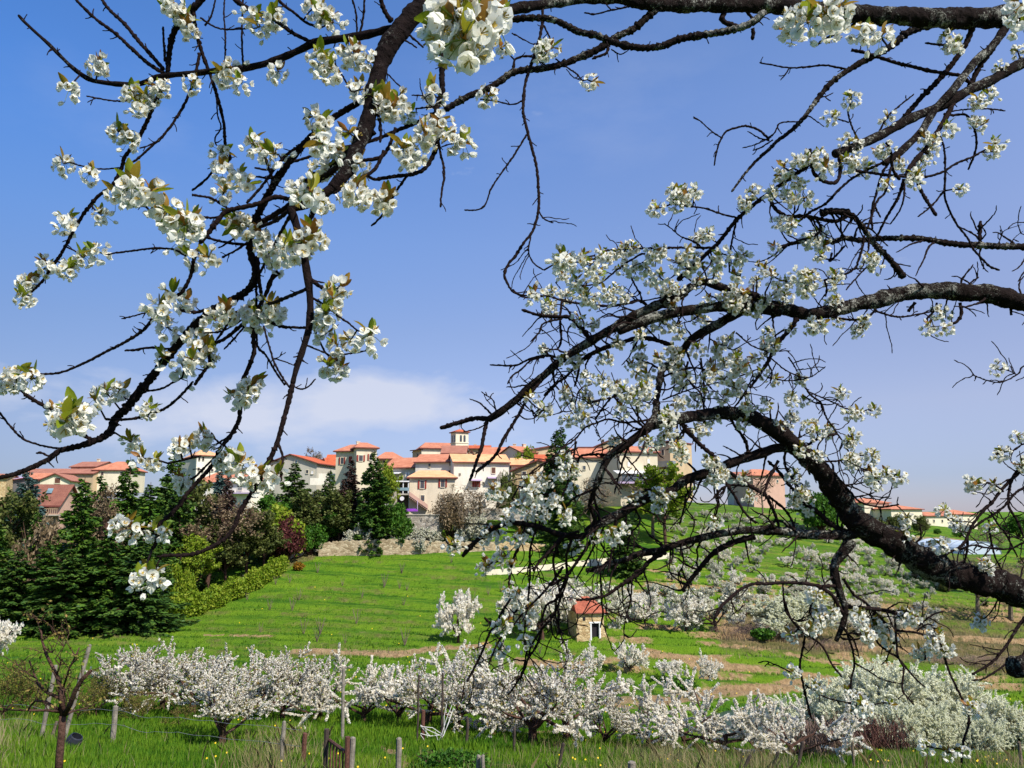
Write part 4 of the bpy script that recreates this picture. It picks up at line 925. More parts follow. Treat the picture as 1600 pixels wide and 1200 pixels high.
    for i in range(n+1):
        th = math.pi*i/n; p = a+Vector((math.cos(th)*rr*1.5, 0, math.sin(th)*rr)); q = p+Vector((-3.2, Lt, 0.2))
        if pr: m.face([pr[0], p, q, pr[1]])
        pr = (p, q)
    m.face([a+Vector((math.cos(math.pi*i/n)*rr*1.5, 0, math.sin(math.pi*i/n)*rr)) for i in range(n, -1, -1)])
    m.face([a+Vector((math.cos(math.pi*i/n)*rr*1.5-3.2, Lt, math.sin(math.pi*i/n)*rr+.2)) for i in range(n+1)])
    root = thing('polytunnel', a, 'pale blue-white plastic growing tunnel half hidden behind the limb at the right', 'greenhouse')
    m.build('cover', [MAT['tunnel']], root)
    m = MB()
    for kf in (0.0, .33, .66, 1.0):
        pts = [a+Vector((math.cos(math.pi*i/n)*(rr+.03)*1.5-3.2*kf, Lt*kf-(.05 if kf == 0 else 0), math.sin(math.pi*i/n)*(rr+.03)+.2*kf)) for i in range(n+1)]
        m.tube(pts, [.04]*len(pts), 4)
    m.build('hoops', [MAT['grey_metal']], root)
    # street lamp
    m = MB(); b = W(322.5, 775, 118); b.z -= 3
    tp = W(322.5, 757, 118)
    m.tube([b, tp, tp+Vector((-.15, 0, .45)), tp+Vector((-.6, 0, .62)), tp+Vector((-1.0, 0, .5))], [.09, .06, .05, .045, .04], 6)
    root = thing('street_lamp', b, 'slim white hooked street lamp standing among the trees left of the villa', 'street lamp'); m.build('pole', [MAT['white_paint']], root)
    m = MB(); m.box(tp+Vector((-1.35, -.1, .38)), Vector((.5, 0, 0)), Vector((0, .2, 0)), Zup*.12); m.build('lamp_head', [MAT['grey_metal']], root)
# ------------------------------------------------------------------ plants
def quads(C, size, rng, aspect=1.0, along=None, jit=1.0, flat=0.0):
    """Rhombic leaf faces at centres C. along: preferred long direction; flat>0 keeps faces near horizontal."""
    C = np.asarray(C, float); n = len(C)
    d = rng.normal(size=(n, 3))
    if along is not None: d = np.asarray(along, float)+d*jit*0.5
    d /= np.linalg.norm(d, axis=1, keepdims=True)+1e-9
    nn = rng.normal(size=(n, 3)); nn[:, 2] += flat*3
    t = np.cross(nn, d); t /= np.linalg.norm(t, axis=1, keepdims=True)+1e-9
    s = (size*(0.6+0.8*rng.random(n)))[:, None]
    a = d*s*aspect*0.5; b = t*s*0.5
    V = np.stack([C-a, C+b, C+a, C-b], 1).reshape(-1, 3)
    Fq = np.arange(4*n).reshape(n, 4)
    vals = np.repeat(rng.random(n), 4)
    return V, Fq, vals
def join(parts):
    V, Fq, X = [], [], []; o = 0
    for v, f, x in parts:
        V.append(v); Fq.append(f+o); X.append(x); o += len(v)
    return np.concatenate(V), np.concatenate(Fq), np.concatenate(X)
def grow(rg, p, d, L, r, lev, cfg, out):
    n = max(3, int(L/cfg['seg'])); pts = [p.copy()]; rad = [r]; cur = p.copy(); dd = d.normalized()
    for i in range(n):
        w = cfg['wander'][min(lev, len(cfg['wander'])-1)]
        dd = (dd+Vector((rg.gauss(0, w), rg.gauss(0, w), rg.gauss(0, w)))+Zup*cfg['up'][min(lev, len(cfg['up'])-1)]).normalized()
        cur = cur+dd*(L/n); pts.append(cur.copy()); rad.append(r*(1-0.75*(i+1)/n) if lev else r*(1-0.35*(i+1)/n))
    out.append((lev, pts, rad))
    if lev >= cfg['lev']: return
    k = cfg['kids'][lev]; k = rg.randint(k[0], k[1])
    for j in range(k):
        f = rg.uniform(*cfg['span'][lev]); i = min(n, max(1, int(round(f*n))))
        base = pts[i]; ax = (pts[i]-pts[i-1]).normalized()
        ang = R(rg.uniform(*cfg['ang'][lev])); az = (j+rg.random()*.7)/k*2*math.pi
        o = ax.orthogonal().normalized(); o2 = ax.cross(o)
        nd = ax*math.cos(ang)+(o*math.cos(az)+o2*math.sin(az))*math.sin(ang)
        grow(rg, base, nd, L*cfg['len'][lev]*rg.uniform(.7, 1.2)*(1.1-.35*f), rad[i]*cfg['thin'][lev], lev+1, cfg, out)
def wood_mesh(sk, minr=0.004, sides=(7, 5, 4, 3, 3)):
    m = MB()
    for lev, pts, rad in sk:
        if rad[0] < minr: rad = [minr]*len(rad)
        m.tube(pts, [max(x, minr*.6) for x in rad], sides[min(lev, 4)], cap=lev < 2)
    return m
def along_shoots(sk, levs, per_m, spread, rng, clump=0.0):
    C, D = [], []
    for lev, pts, rad in sk:
        if lev not in levs: continue
        P = np.array([tuple(p) for p in pts]); seg = np.diff(P, axis=0); ln = np.linalg.norm(seg, axis=1); tot = ln.sum()
        k = max(1, int(tot*per_m)); t = rng.random(k)
        if clump: t = np.clip((np.round(t*tot/clump)+rng.normal(0, .12, k))*clump/tot, 0, 1)
        t = 0.12+0.88*t
        cs = np.concatenate([[0], np.cumsum(ln)]); q = t*tot
        pos = np.stack([np.interp(q, cs, P[:, a]) for a in range(3)], 1)
        off = rng.normal(size=(k, 3)); off /= np.linalg.norm(off, axis=1, keepdims=True)
        C.append(pos+off*spread*rng.random((k, 1))**.5); D.append(off)
    return (np.concatenate(C), np.concatenate(D)) if C else (np.zeros((0, 3)), np.zeros((0, 3)))
def place(root, x, y, z, scale=1.0, rz=0.0, sink=0.1):
    root.location = (x, y, z-sink); root.rotation_euler = (0, 0, rz); root.scale = (scale,)*3 if not isinstance(scale, tuple) else scale
def proto_h(root):
    z = 0
    for ch in root.children:
        a = np.empty(len(ch.data.vertices)*3, dtype=np.float32); ch.data.vertices.foreach_get('co', a); a = np.sort(a[2::3]); z = max(z, float(a[int(len(a)*.992)-1]))
    return z
def relabel(o, label, cat=None, group=None):
    o['label'] = label
    if cat: o['category'] = cat
    if group: o['group'] = group
    elif 'group' in o.keys(): del o['group']
    return o

# ---- prototypes, each built at the origin
ORCH = dict(seg=.16, lev=3, wander=(.05, .11, .10, .06), up=(0, .06, .07, .10), kids=((5, 7), (6, 8), (6, 8)), span=((.6, 1), (.25, 1), (.15, 1)),
            ang=((38, 74), (25, 65), (20, 60)), len=(3.1, .50, .60), thin=(.62, .5, .42))
SLEEVE = dict(ORCH, kids=((4, 5), (4, 5), (4, 5)), len=(3.3, .62, .62), wander=(.05, .09, .06, .03), up=(0, .05, .06, .05))
def p_row_tree(seed, dens=150, mat='blossom', lev=3, h=.42, size=.027, extra=True, spr=.019, cfg=None):
    rg = random.Random(seed); rng = np.random.default_rng(seed); sk = []
    grow(rg, Vector((0, 0, 0)), Vector((rg.uniform(-.15, .15), rg.uniform(-.1, .1), 1)), h, .075, 0, cfg or ORCH, sk)
    root = thing('blossom_tree', (0, 0, 0), 'x', 'tree')
    wood_mesh(sk, .007).build('trunk', [MAT['bark_far']], root)
    C, D = along_shoots(sk, (3,), dens, spr, rng); C2, D2 = along_shoots(sk, (2,), dens*.6, spr*1.3, rng, .12)
    C, D = np.vstack([C, C2]), np.vstack([D, D2])
    V, Fq, X = quads(C, size, rng, 1.1)
    npmesh('crown', V, Fq, MAT[mat], root, X)
    if extra:
        C, D = along_shoots(sk, (2, 3), 16, .05, rng); V, Fq, X = quads(C, .03, rng, 1.8)
        npmesh('young_leaves', V, Fq, MAT['bud'], root, X)
    return root
def p_bare(seed, h=1.0, mat='bark_far', buds='bud', nb=12, cfg=None, name='bare_tree', bs=.05, r=.07, scale=1.0):
    rg = random.Random(seed); rng = np.random.default_rng(seed); sk = []
    grow(rg, Vector((0, 0, 0)), Vector((0, 0, 1)), h, r, 0, cfg or ORCH, sk)
    root = thing(name, (0, 0, 0), 'x', 'tree')
    wood_mesh(sk, .008).build('trunk', [MAT[mat]], root)
    if nb:
        C, D = along_shoots(sk, (2, 3), nb, .07, rng); V, Fq, X = quads(C, bs, rng, 1.7); npmesh('crown', V, Fq, MAT[buds], root, X)
    return root
TALLC = dict(seg=.6, lev=3, wander=(.04, .10, .12, .12), up=(0, .10, .08, .05), kids=((9, 12), (6, 8), (5, 7)), span=((.25, 1), (.25, 1), (.2, 1)),
             ang=((30, 60), (28, 60), (25, 60)), len=(.55, .5, .5), thin=(.45, .5, .5))
def p_broad(seed, mat, n=60, size=.3, h=6, spread=.5, bark='bark_far', name='broadleaf_tree', lv=(2, 3)):
    rg = random.Random(seed); rng = np.random.default_rng(seed); sk = []
    grow(rg, Vector((0, 0, 0)), Vector((0, 0, 1)), h, .16, 0, TALLC, sk)
    root = thing(name, (0, 0, 0), 'x', 'tree')
    wood_mesh(sk, .018).build('trunk', [MAT[bark]], root)
    C, D = along_shoots(sk, lv, n, spread, rng); V, Fq, X = quads(C, size, rng, 1.3)
    npmesh('crown', V, Fq, MAT[mat], root, X)
    return root
def p_conifer(seed, h=14.0, w=3.6, mat='conifer', name='conifer', dens=1.0, droop=.25, size=.42, base=.03, tip=1.0):
    rg = random.Random(seed); rng = np.random.default_rng(seed)
    root = thing(name, (0, 0, 0), 'x', 'tree')
    m = MB(); n = 10; m.tube([Vector((rg.uniform(-.05, .05), rg.uniform(-.05, .05), h*i/n)) for i in range(n+1)], [h*.017*(1-i/n)+.02 for i in range(n+1)], 7)
    C, D, S = [], [], []; z = h*base
    while z < h*.985:
        f = z/h; L = w*(1-f)**.85*(1+.0*f)*rg.uniform(.8, 1.15)+.15
        k = max(4, int(rg.randint(7, 9)*(1-.35*f)))
        for j in range(k):
            a = rg.random()*2*math.pi; l = L*rg.uniform(.65, 1.15); dz = rg.uniform(.05, .25)-droop*(1-f)
            dirv = np.array([math.cos(a), math.sin(a), 0.0])
            side = np.array([-math.sin(a), math.cos(a), 0.0])
            if l > .8: m.tube([Vector((0, 0, z)), Vector(dirv*l*.5)+Zup*(z+dz*l*.5), Vector(dirv*l)+Zup*(z+dz*l*.7)], [.03+.012*l, .02, .01], 3, cap=False)
            q = int(max(6, l*26*dens)); t = rng.random(q)**.6; wd = (.10+.30*l*(1-t)*.7)
            sd = rng.uniform(-1, 1, q)
            P = dirv*(t*l)[:, None]+side*(sd*wd)[:, None]
            P[:, 2] = z+dz*l*t*(1-.3*t)+rng.normal(0, .05+.02*l, q)-np.abs(sd)*.12*l*.5
            C.append(P); D.append(dirv*1.0+side*(sd*.9)[:, None]+np.array([0, 0, -.15])); S.append(np.full(q, size*(.55+.45*min(1, l/1.6))))
        z += h*.018*rg.uniform(.8, 1.25)*(1+.6*(1-f))
    C, D, S = np.concatenate(C), np.concatenate(D), np.concatenate(S)
    m.build('trunk', [MAT['bark_far']], root)
    V, Fq, X = quads(C, 1.0, rng, 1.9, D, .5, .55)
    c = np.repeat(C, 4, 0); V = c+(V-c)*np.repeat(S, 4)[:, None]*.62
    npmesh('crown', V, Fq, MAT[mat], root, X)
    return root
def p_bush(seed, mat, rx=1.5, ry=1.4, rz=1.2, n=2600, size=.16, name='bush', cat='bush', wood='bark_far', clumps=26, tw=30, aspect=1.4, shell=.45):
    rg = random.Random(seed); rng = np.random.default_rng(seed)
    root = thing(name, (0, 0, 0), 'x', cat)
    m = MB()
    for k in range(tw):
        a = rg.random()*2*math.pi; e = rg.uniform(.15, 1.4); q = Vector((rx*math.cos(a)*math.cos(e), ry*math.sin(a)*math.cos(e), rz*(.5+.5*math.sin(e))*1.35))*rg.uniform(.7, 1.02)
        m.tube([Vector((rg.gauss(0, .08), rg.gauss(0, .08), 0)), q*.5+Vector((rg.gauss(0, .1), rg.gauss(0, .1), .05)), q], [.035, .02, .008], 3, cap=False)
    m.build('stems', [MAT[wood]], root)
    cl = []
    for k in range(clumps):
        u = rng.normal(size=3); u /= np.linalg.norm(u); u[2] = abs(u[2])*1.0-.15
        cl.append(u*rng.uniform(.55, .95))
    cl = np.array(cl); i = rng.integers(0, clumps, n); off = rng.normal(size=(n, 3)); off /= np.linalg.norm(off, axis=1, keepdims=True)
    C = cl[i]+off*(rng.random((n, 1))**.4)*shell*(.6+.6*rng.random(clumps)[i][:, None])
    C = C*np.array([rx, ry, rz])*.78; C[:, 2] += rz*.55; C = C[C[:, 2] > .02]
    V, Fq, X = quads(C, size, rng, aspect)
    npmesh('foliage', V, Fq, MAT[mat], root, X)
    return root
def p_spray_bush(seed, mat, n=26, L=2.6, dens=120, size=.06, name='white_shrub', wood='bark_far'):
    """Blackthorn: many upright arching stems clothed with tiny flowers."""
    rg = random.Random(seed); rng = np.random.default_rng(seed); sk = []
    cfg = dict(seg=.3, lev=2, wander=(.09, .12, .14), up=(.02, .06, .05), kids=((8, 11), (5, 8)), span=((.2, 1), (.15, 1)), ang=((20, 55), (25, 60)), len=(.5, .5), thin=(.5, .5))
    for k in range(n):
        a = rg.random()*2*math.pi; t = rg.uniform(.05, 1.0)
        grow(rg, Vector((rg.gauss(0, .4), rg.gauss(0, .4), 0)), Vector((math.cos(a)*t, math.sin(a)*t, .8)), L*rg.uniform(.7, 1.1), .03, 0, cfg, sk)
    root = thing(name, (0, 0, 0), 'x', 'bush')
    wood_mesh(sk, .006, (4, 3, 3, 3, 3)).build('stems', [MAT[wood]], root)
    C, D = along_shoots(sk, (1, 2), dens, .06, rng); V, Fq, X = quads(C, size, rng, 1.2); npmesh('blossom', V, Fq, MAT[mat], root, X)
    return root

def build_vegetation():
    GREY = {}
    # ---------------- conifers on the left
    protos = {'a': p_conifer(11, 14, 4.2), 'b': p_conifer(12, 14, 4.6, 'conifer_deep'), 'c': p_conifer(13, 14, 3.4), 'blue': p_conifer(14, 8, 2.6, 'conifer_blue', size=.36),
              'brown': p_conifer(15, 10, 2.6, 'conifer_brown', dens=.8), 'sp': p_conifer(16, 9, 2.4, 'conifer_deep', size=.3)}
    ph = {k: proto_h(p) for k, p in protos.items()}
    used = set()
    def tree(kind, px, Y, top, label, cat='tree', wmul=1.0, group=None, rz=None, base=None, tbl=protos, hts=ph, name=None):
        g = G(px, Y)
        if base is not None: g.z = max(RAT(base)*Y, g.z-6) if False else g.z
        hgt = RAT(top)*Y-g.z; s = max(.15, hgt/hts[kind])
        o = tbl[kind] if kind not in used else copy_tree(tbl[kind]); used.add(kind)
        if name: o.name = name
        place(o, g.x, g.y, g.z, (s*wmul, s*wmul, s), rz if rz is not None else (px*1.7) % 6.28)
        relabel(o, label, cat, group); return o
    T = tree
    T('a', -22, 82, 822, 'dark green conifer with layered boughs cut by the left edge of the photo', wmul=1.25)
    T('b', 18, 80, 865, 'low broad dark conifer at the left edge in front of the taller ones', wmul=1.7)
    T('c', 62, 80, 850, 'dark conifer with pointed tip below the chalet balcony', wmul=1.5)
    T('a', 112, 83, 757, 'bright dark-green conifer with long drooping layers just right of the chalet', wmul=1.05)
    T('b', 100, 79, 862, 'low wide conifer at the foot of the layered one right of the chalet', wmul=1.9)
    T('a', 160, 80, 835, 'broad dark conifer in the middle of the front row above the fence posts', wmul=1.6)
    T('b', 214, 80, 850, 'front row conifer at the right end beside the hedge', wmul=1.75)
    T('c', 142, 98, 752, 'tall narrow conifer behind the front row under the orange hipped roof', wmul=1.15)
    T('c', 187, 100, 727, 'tallest pointed conifer in the left group reaching above the orange roof', wmul=1.0)
    T('a', 222, 96, 764, 'wide mid-green conifer with tiered boughs below the hanging blossom', wmul=1.2)
    T('b', 262, 112, 706, 'tall slim dark conifer left of the shaded grey side of the tall white block', wmul=.75)
    T('b', 272, 104, 750, 'dark conifer in front of the shaded grey side of the tall white block', wmul=.9)
    T('c', 243, 88, 850, 'shorter conifer at the right of the front row above the hedge end', wmul=1.3)
    T('a', 45, 92, 806, 'mid-green conifer just below the chalet balcony on its left', wmul=.9)
    T('blue', 29, 122, 745, 'blue-green spruce between the old stone house and the chalet', wmul=1.0)
    T('blue', 337, 118, 738, 'blue-tinged little spruce in front of the white villa', wmul=.75)
    T('brown', 350, 116, 744, 'bronze-brown slim conifer beside the blue-tinged spruce by the villa', wmul=.8)
    T('b', 456, 128, 728, 'triangular dark spruce below the grey green gabled house', wmul=1.15)
    T('sp', 418, 126, 760, 'dark little conifer partly behind hanging blossom left of the triangular spruce', wmul=1.1)
    T('sp', 512, 133, 738, 'dark green conifer left of the bronzed one below the red-shuttered houses', wmul=1.1)
    T('brown', 546, 130, 722, 'bronzed reddish dark conifer in front of the red-shuttered wing', wmul=1.0)
    T('brown', 532, 128, 752, 'short bronzed conifer left of the taller bronzed one', wmul=.9)
    T('b', 581, 126, 711, 'big bushy cedar standing before the two red-shuttered houses', wmul=.95)
    T('a', 590, 124, 738, 'green cedar lower and right of the big bushy one', wmul=1.15)
    T('sp', 870, 138, 678, 'tall dark cedar with thin spire rising above the white gabled house', wmul=.95)
    T('sp', 878, 140, 672, 'second spire of the cedar pair, slightly taller and to the right', wmul=.85)
    T('b', 880, 128, 762, 'dark rounded cedar at the foot of the two spires', wmul=1.3)
    T('sp', 978, 118, 795, 'small dark conical evergreen alone on the mown lawn', 'tree', 1.3)
    # ---------------- broadleaf trees and bushes round the village
    br = {'olive': p_broad(21, 'leaf_olive', 26, .21, spread=.35), 'lime': p_broad(22, 'leaf_lime', 24, .21, spread=.35), 'green': p_broad(23, 'leaf_green', 28, .22, spread=.4), 'tan': p_broad(24, 'leaf_tan', 12, .13, spread=.3), 'wine': p_broad(25, 'leaf_wine', 22, .17, spread=.3),
          'twig': p_broad(26, 'leaf_tan', 2.5, .14, bark='bark_pale')}
    bcol = dict(olive='leaf_olive', lime='leaf_lime', green='leaf_green', tan='leaf_tan', wine='leaf_wine')
    for k, mt in bcol.items(): br['b_'+k] = p_bush(90+len(br), mt, 2.3, 2.0, 2.3, 9000 if k != 'tan' else 4500, .15 if k != 'tan' else .10, clumps=34, tw=46)
    bh = {k: proto_h(p) for k, p in br.items()}
    def B(k, px, Y, top, lab, w=1.0, cat='tree'):
        if cat == 'bush' and 'b_'+k in br: k = 'b_'+k; w = w*.62
        return T(k, px, Y, top, lab, cat, w, tbl=br, hts=bh)
    B('olive', 8, 108, 770, 'olive-brown leafy tree below the old stone house at the left edge')
    B('tan', 60, 92, 812, 'leafless pinkish brown shrub under the chalet balcony', .9, 'bush')
    B('tan', 172, 94, 762, 'brownish half-bare tree between the tall conifers', .7)
    B('olive', 292, 108, 752, 'yellowish green tree beside the street lamp')
    B('tan', 322, 104, 775, 'large pale brown half-bare tree below the white villa', 1.25)
    B('lime', 300, 100, 838, 'bright yellow-green shrub in front of the pale brown half-bare tree', 1.0)
    B('lime', 272, 93, 884, 'low lime shrub at the left end of the hedge', 1.0, 'bush')
    B('olive', 352, 106, 815, 'dull olive tree behind the middle of the hedge', 1.2)
    B('olive', 385, 110, 798, 'dull olive tree right of the pale brown one', 1.3)
    B('olive', 412, 112, 800, 'olive green tree left of the wine-red bush', 1.2)
    B('green', 400, 120, 775, 'green tree under the white railed balcony', 1.2)
    B('lime', 428, 118, 792, 'yellow-green bush under the triangular spruce', 1.5, 'bush')
    B('wine', 448, 117, 810, 'wine-red leafy bush at the upper end of the hedge', 1.15, 'bush')
    B('olive', 482, 124, 766, 'olive and yellow tree between the two dark spruces', 1.2)
    B('tan', 484, 127, 784, 'grey brown leafless shrub above the low shed', .9)
    B('green', 510, 126, 795, 'bright green round tree right of the wine-red bush', 1.2)
    B('green', 484, 121, 822, 'leafy green bush at the end of the hedge by the wall', 1.5, 'bush')
    B('green', 536, 130, 812, 'green bush against the climbing garden wall', 1.5, 'bush')
    B('lime', 603, 136, 724, 'yellow-green tree in leaf right of the big cedar', .55)
    B('olive', 530, 126, 765, 'dark olive tree below the bronzed conifers', 1.3)
    B('tan', 485, 186, 700, 'golden budding tree on the skyline behind the gabled house', .8)
    B('lime', 824, 158, 702, 'olive-green bush growing high against the cream house with dark side', .7, 'bush')
    B('olive', 792, 142, 745, 'ivy-green column shrub at the broken stone wall', .6, 'bush')
    B('twig', 720, 130, 758, 'large bare grey-brown tree right of the beige front house', 1.5)
    B('twig', 752, 134, 756, 'bare purplish brown shrub below the garage door of the white house', 1.7)
    B('tan', 703, 131, 772, 'budding brown shrub touching the corner of the beige front house', 1.2, 'bush')
    B('green', 619, 126, 788, 'green-brown shrub beside the tiled shed', .9, 'bush')
    B('twig', 925, 145, 745, 'grey bare shrub in front of the cream house', 1.4, 'bush')
    B('lime', 1040, 140, 728, 'light green willow-like tree before the tower house', 1.2)
    B('twig', 1020, 146, 748, 'bare twiggy shrub under the modern villa', 1.5, 'bush')
    B('twig', 1192, 180, 738, 'bare tree in front of the pinkish house under the limb', 1.1)
    B('green', 1262, 170, 765, 'blue-green dense tree behind the thick limb', 1.2)
    B('green', 1284, 165, 772, 'blue-green bush just left of the thick limb', 1.3, 'bush')
    B('olive', 1340, 175, 798, 'olive shrub in front of the first hillside house', 1.4, 'bush')
    B('olive', 1370, 170, 811, 'low olive scrub under the first hillside house', 1.9, 'bush')
    B('olive', 1402, 172, 806, 'olive bush between the first and second hillside houses', 1.4, 'bush')
    B('olive', 1440, 185, 807, 'round olive bush between the second and third hillside houses', 1.2, 'bush')
    B('green', 1500, 190, 825, 'green hedge-like bush under the farthest hillside house', 2.0, 'bush')
    B('green', 1465, 190, 826, 'green scrub under the third hillside house', 2.0, 'bush')
    B('twig', 1549, 150, 818, 'bare brown tree beside the growing tunnel', 1.5)
    B('twig', 1580, 110, 868, 'bare brown scrub below the growing tunnel', 1.8, 'bush')
    B('twig', 1530, 108, 875, 'grey brown bare scrub on the slope left of the right edge', 1.8, 'bush')
    B('green', 1592, 220, 806, 'blue-green bush on the far right horizon', 1.6, 'bush')
    rgs = random.Random(8)
    for k in range(26):
        kind = rgs.choice(['twig', 'olive', 'b_olive', 'twig', 'b_tan']); px = rgs.uniform(1385, 1650); Yq = rgs.uniform(100, 205); g_ = G(px, Yq); py = PX(*g_)[1]
        T(kind, px, Yq, py-rgs.uniform(9, 20), 'low olive-brown scrub on the slope between the limb and the hillside houses', 'bush', rgs.uniform(.9, 1.5), 'scrub on the right-hand slope', tbl=br, hts=bh, name='scrub')
    # hedge along the field edge: clipped bright laurel
    rng = np.random.default_rng(77); rg = random.Random(77)
    P = smooth_path([(262, 86.5, 946, 0), (300, 90, 928, 0), (350, 96, 902, 0), (400, 103, 880, 0), (443, 110, 862, 0)], 2.0)
    C = []; root = thing('hedge', G(350, 98), 'long clipped bright yellow-green hedge climbing the left edge of the field', 'hedge'); m = MB()
    for k, p in enumerate(P):
        g = G(p[0], p[1]+1.2); hgt = 2.5+.3*math.sin(k*.4)+rg.uniform(-.15, .15)
        q = rng.normal(size=(190, 3)); q /= np.linalg.norm(q, axis=1, keepdims=True); q *= (rng.random((190, 1))**.3)
        C.append(np.array([g.x, g.y, g.z+hgt*.5])+q*np.array([.75, 1.0, hgt*.56]))
        if k % 3 == 0: m.tube([g-Zup*.3, g+Zup*hgt*.7], [.05, .03], 4)
    m.build('stems', [MAT['bark_far']], root)
    C = np.concatenate(C); V, Fq, X = quads(C, .2, rng, 1.3); V = V-np.array(ORG[root.name])
    npmesh('foliage', V, Fq, MAT['leaf_lime'], root, X)
    # boulders and brush at the hedge foot
    m0 = None
    for k, (px, py, w) in enumerate([(290, 948, 14), (304, 940, 11), (352, 920, 12), (362, 914, 13), (374, 909, 11), (384, 903, 9), (398, 899, 10), (412, 893, 10), (425, 886, 9), (438, 880, 9), (468, 868, 9), (480, 864, 9), (492, 861, 8), (395, 908, 7)]):
        if m0 is None:
            rgk = random.Random(5); bm_v = MB(); n1, n2 = 7, 10
            vs = [[Vector((math.cos(2*math.pi*j/n2)*math.sin(math.pi*i/n1), math.sin(2*math.pi*j/n2)*math.sin(math.pi*i/n1), math.cos(math.pi*i/n1)*.7))*(1+rgk.uniform(-.16, .16)*(0 < i < n1)) for j in range(n2)] for i in range(n1+1)]
            for i in range(n1):
                for j in range(n2): bm_v.face([vs[i][j], vs[i+1][j], vs[i+1][(j+1) % n2], vs[i][(j+1) % n2]])
            m0 = bm_v.build('boulder', [MAT['rock']]); o = m0
        else: o = m0.copy(); COL.objects.link(o)
        g = ground_at(px, py, 60, 140); s = w/F*g.y*.5
        o.location = g+Zup*s*.3; o.scale = (s, s*.8, s*.8); o.rotation_euler = (0, 0, k*1.3)
        tag(o, 'pale rough boulder in the line of stones along the foot of the hedge and wall', 'boulder', 'boulders along the hedge foot')
    # brush heaps
    for (px, py, w, h, lab) in [(188, 990, 30, 9, 'heap of grey brown cut branches on the grass below the conifers'), (245, 975, 50, 10, 'pile of brown brushwood at the corner of the conifer row'), (275, 958, 30, 12, 'tangle of reddish dry stems at the lower end of the hedge')]:
        g = ground_at(px, py, 50, 120); m = MB(); sx = w/F*g.y*.5; sz = h/F*g.y
        for k in range(150):
            a = rg.random()*math.pi; c = g+Vector((rg.gauss(0, sx*.4), rg.gauss(0, .5), rg.random()*sz*.7)); L = rg.uniform(.4, 1.0)
            d = Vector((math.cos(a), math.sin(a)*.5, rg.uniform(-.4, .5)))*L*.5
            m.tube([c-d, c+Vector((0, 0, .08)), c+d], [.02, .018, .01], 3, cap=False)
        tag(m.build('brush_pile', [MAT['brushwood']], loc=g), lab, 'brush pile')

    # ---------------- blossoming rows
    rowp = [p_row_tree(31+i, 175+12*i) for i in range(5)] + [p_row_tree(36+i, 420, cfg=SLEEVE, spr=.030, size=.032) for i in range(3)]
    rused = set(); rowh = [proto_h(p) for p in rowp]
    def rowtree(i, px, Y, top, label, w=1.0, rz=None, group='white blossoming fruit trees in the near row'):
        o = rowp[i] if i not in rused else copy_tree(rowp[i]); rused.add(i)
        g = G(px, Y); s = (RAT(top)*Y-g.z)/rowh[i]
        place(o, g.x, g.y, g.z, (s*w, s*w, s), rz if rz is not None else (px*.77+Y) % 6.28); relabel(o, label, 'tree', group); return o
    RT = [(0, 195, 30, 1010, 'white-flowered fruit tree at the left end of the white row'),
          (1, 252, 31, 1004, 'dense white fruit tree second from the left end of the white row'),
          (2, 300, 30.5, 1010, 'white fruit tree third from the left end of the white row'),
          (3, 345, 24, 1022, 'large drooping white-flowered tree standing in front of the row with blossom almost to the grass'),
          (4, 385, 30, 1012, 'white fruit tree directly behind the drooping one, on its right'),
          (0, 440, 30, 1014, 'white fruit tree with upright shoots left of the tall grey post'),
          (6, 500, 30, 1014, 'white fruit tree whose dark limbs fork at the foot of the tall grey post'),
          (7, 568, 30.5, 1037, 'sparser white tree with bare tan limbs just right of the tall grey post'),
          (3, 622, 31, 1030, 'low dense white tree between the tall grey post and the thin dark stake'),
          (5, 668, 30, 1022, 'white fruit tree at the thin dark stake with a few high sprays'),
          (0, 715, 29, 1024, 'white fruit tree above the white netting'),
          (1, 765, 29.5, 1017, 'white fruit tree right of the white netting, full of blossom'),
          (2, 832, 27, 1022, 'white fruit tree with a straight dark trunk standing clear of the grass'),
          (5, 885, 28, 1037, 'white fruit tree with a leaning dark trunk, next right of the straight one'),
          (4, 945, 28, 1072, 'low wide white tree at the edge of the dry grass'),
          (6, 1010, 27.5, 1064, 'white fruit tree left of the brown twisted stem by the pond'),
          (7, 1068, 27, 1070, 'white fruit tree with brown trunk in front of the pond'),
          (5, 1130, 26.5, 1068, 'white tree with thick cylindrical flower sprays pointing up before the pond'),
          (6, 1195, 26, 1077, 'white tree leaning over the pond edge, second from the right end of the row'),
          (7, 1238, 25.5, 1080, 'white tree at the right end of the near row with flower-sleeved shoots')]
    for k, a in enumerate(RT): rowtree(*a, w=1.08 if k != 3 else 1.2)
    bare = [p_bare(41, buds='bud', nb=26), p_bare(42, buds='bud', nb=22)]
    bu = set()
    for k, (px, Y, top, lab) in enumerate([(5, 27, 1030, 'brown budding fruit tree cut by the left edge of the photo'), (45, 28, 1032, 'brown budding fruit tree behind the leaning pale stake'), (150, 29, 1050, 'budding fruit tree with no flowers next to the left end of the white row'),
                                          (120, 27.5, 1048, 'low brown budding tree just right of the near dark-trunked tree'), (215, 27.5, 1075, 'leafy unflowered low tree in front of the left white trees'), (280, 27, 1080, 'unflowered tan-stemmed tree below the third white tree')]):
        o = bare[k % 2] if k < 2 else copy_tree(bare[k % 2]); g = G(px, Y); s = (RAT(top)*Y-g.z)/proto_h(bare[k % 2]); place(o, g.x, g.y, g.z, (s*1.2, s*1.2, s), px); relabel(o, lab, 'tree', 'bare fruit trees at the left of the near row')
    # near pruned dark tree at the left bottom
    rg = random.Random(9); sk = []; Y = 13.5
    def L_(pts, r0, r1): sk.append((0 if r0 > .04 else 1, [W(x, y, Y+dy) for x, y, dy in pts], list(np.linspace(r0, r1, len(pts)))))
    g = G(93, Y)
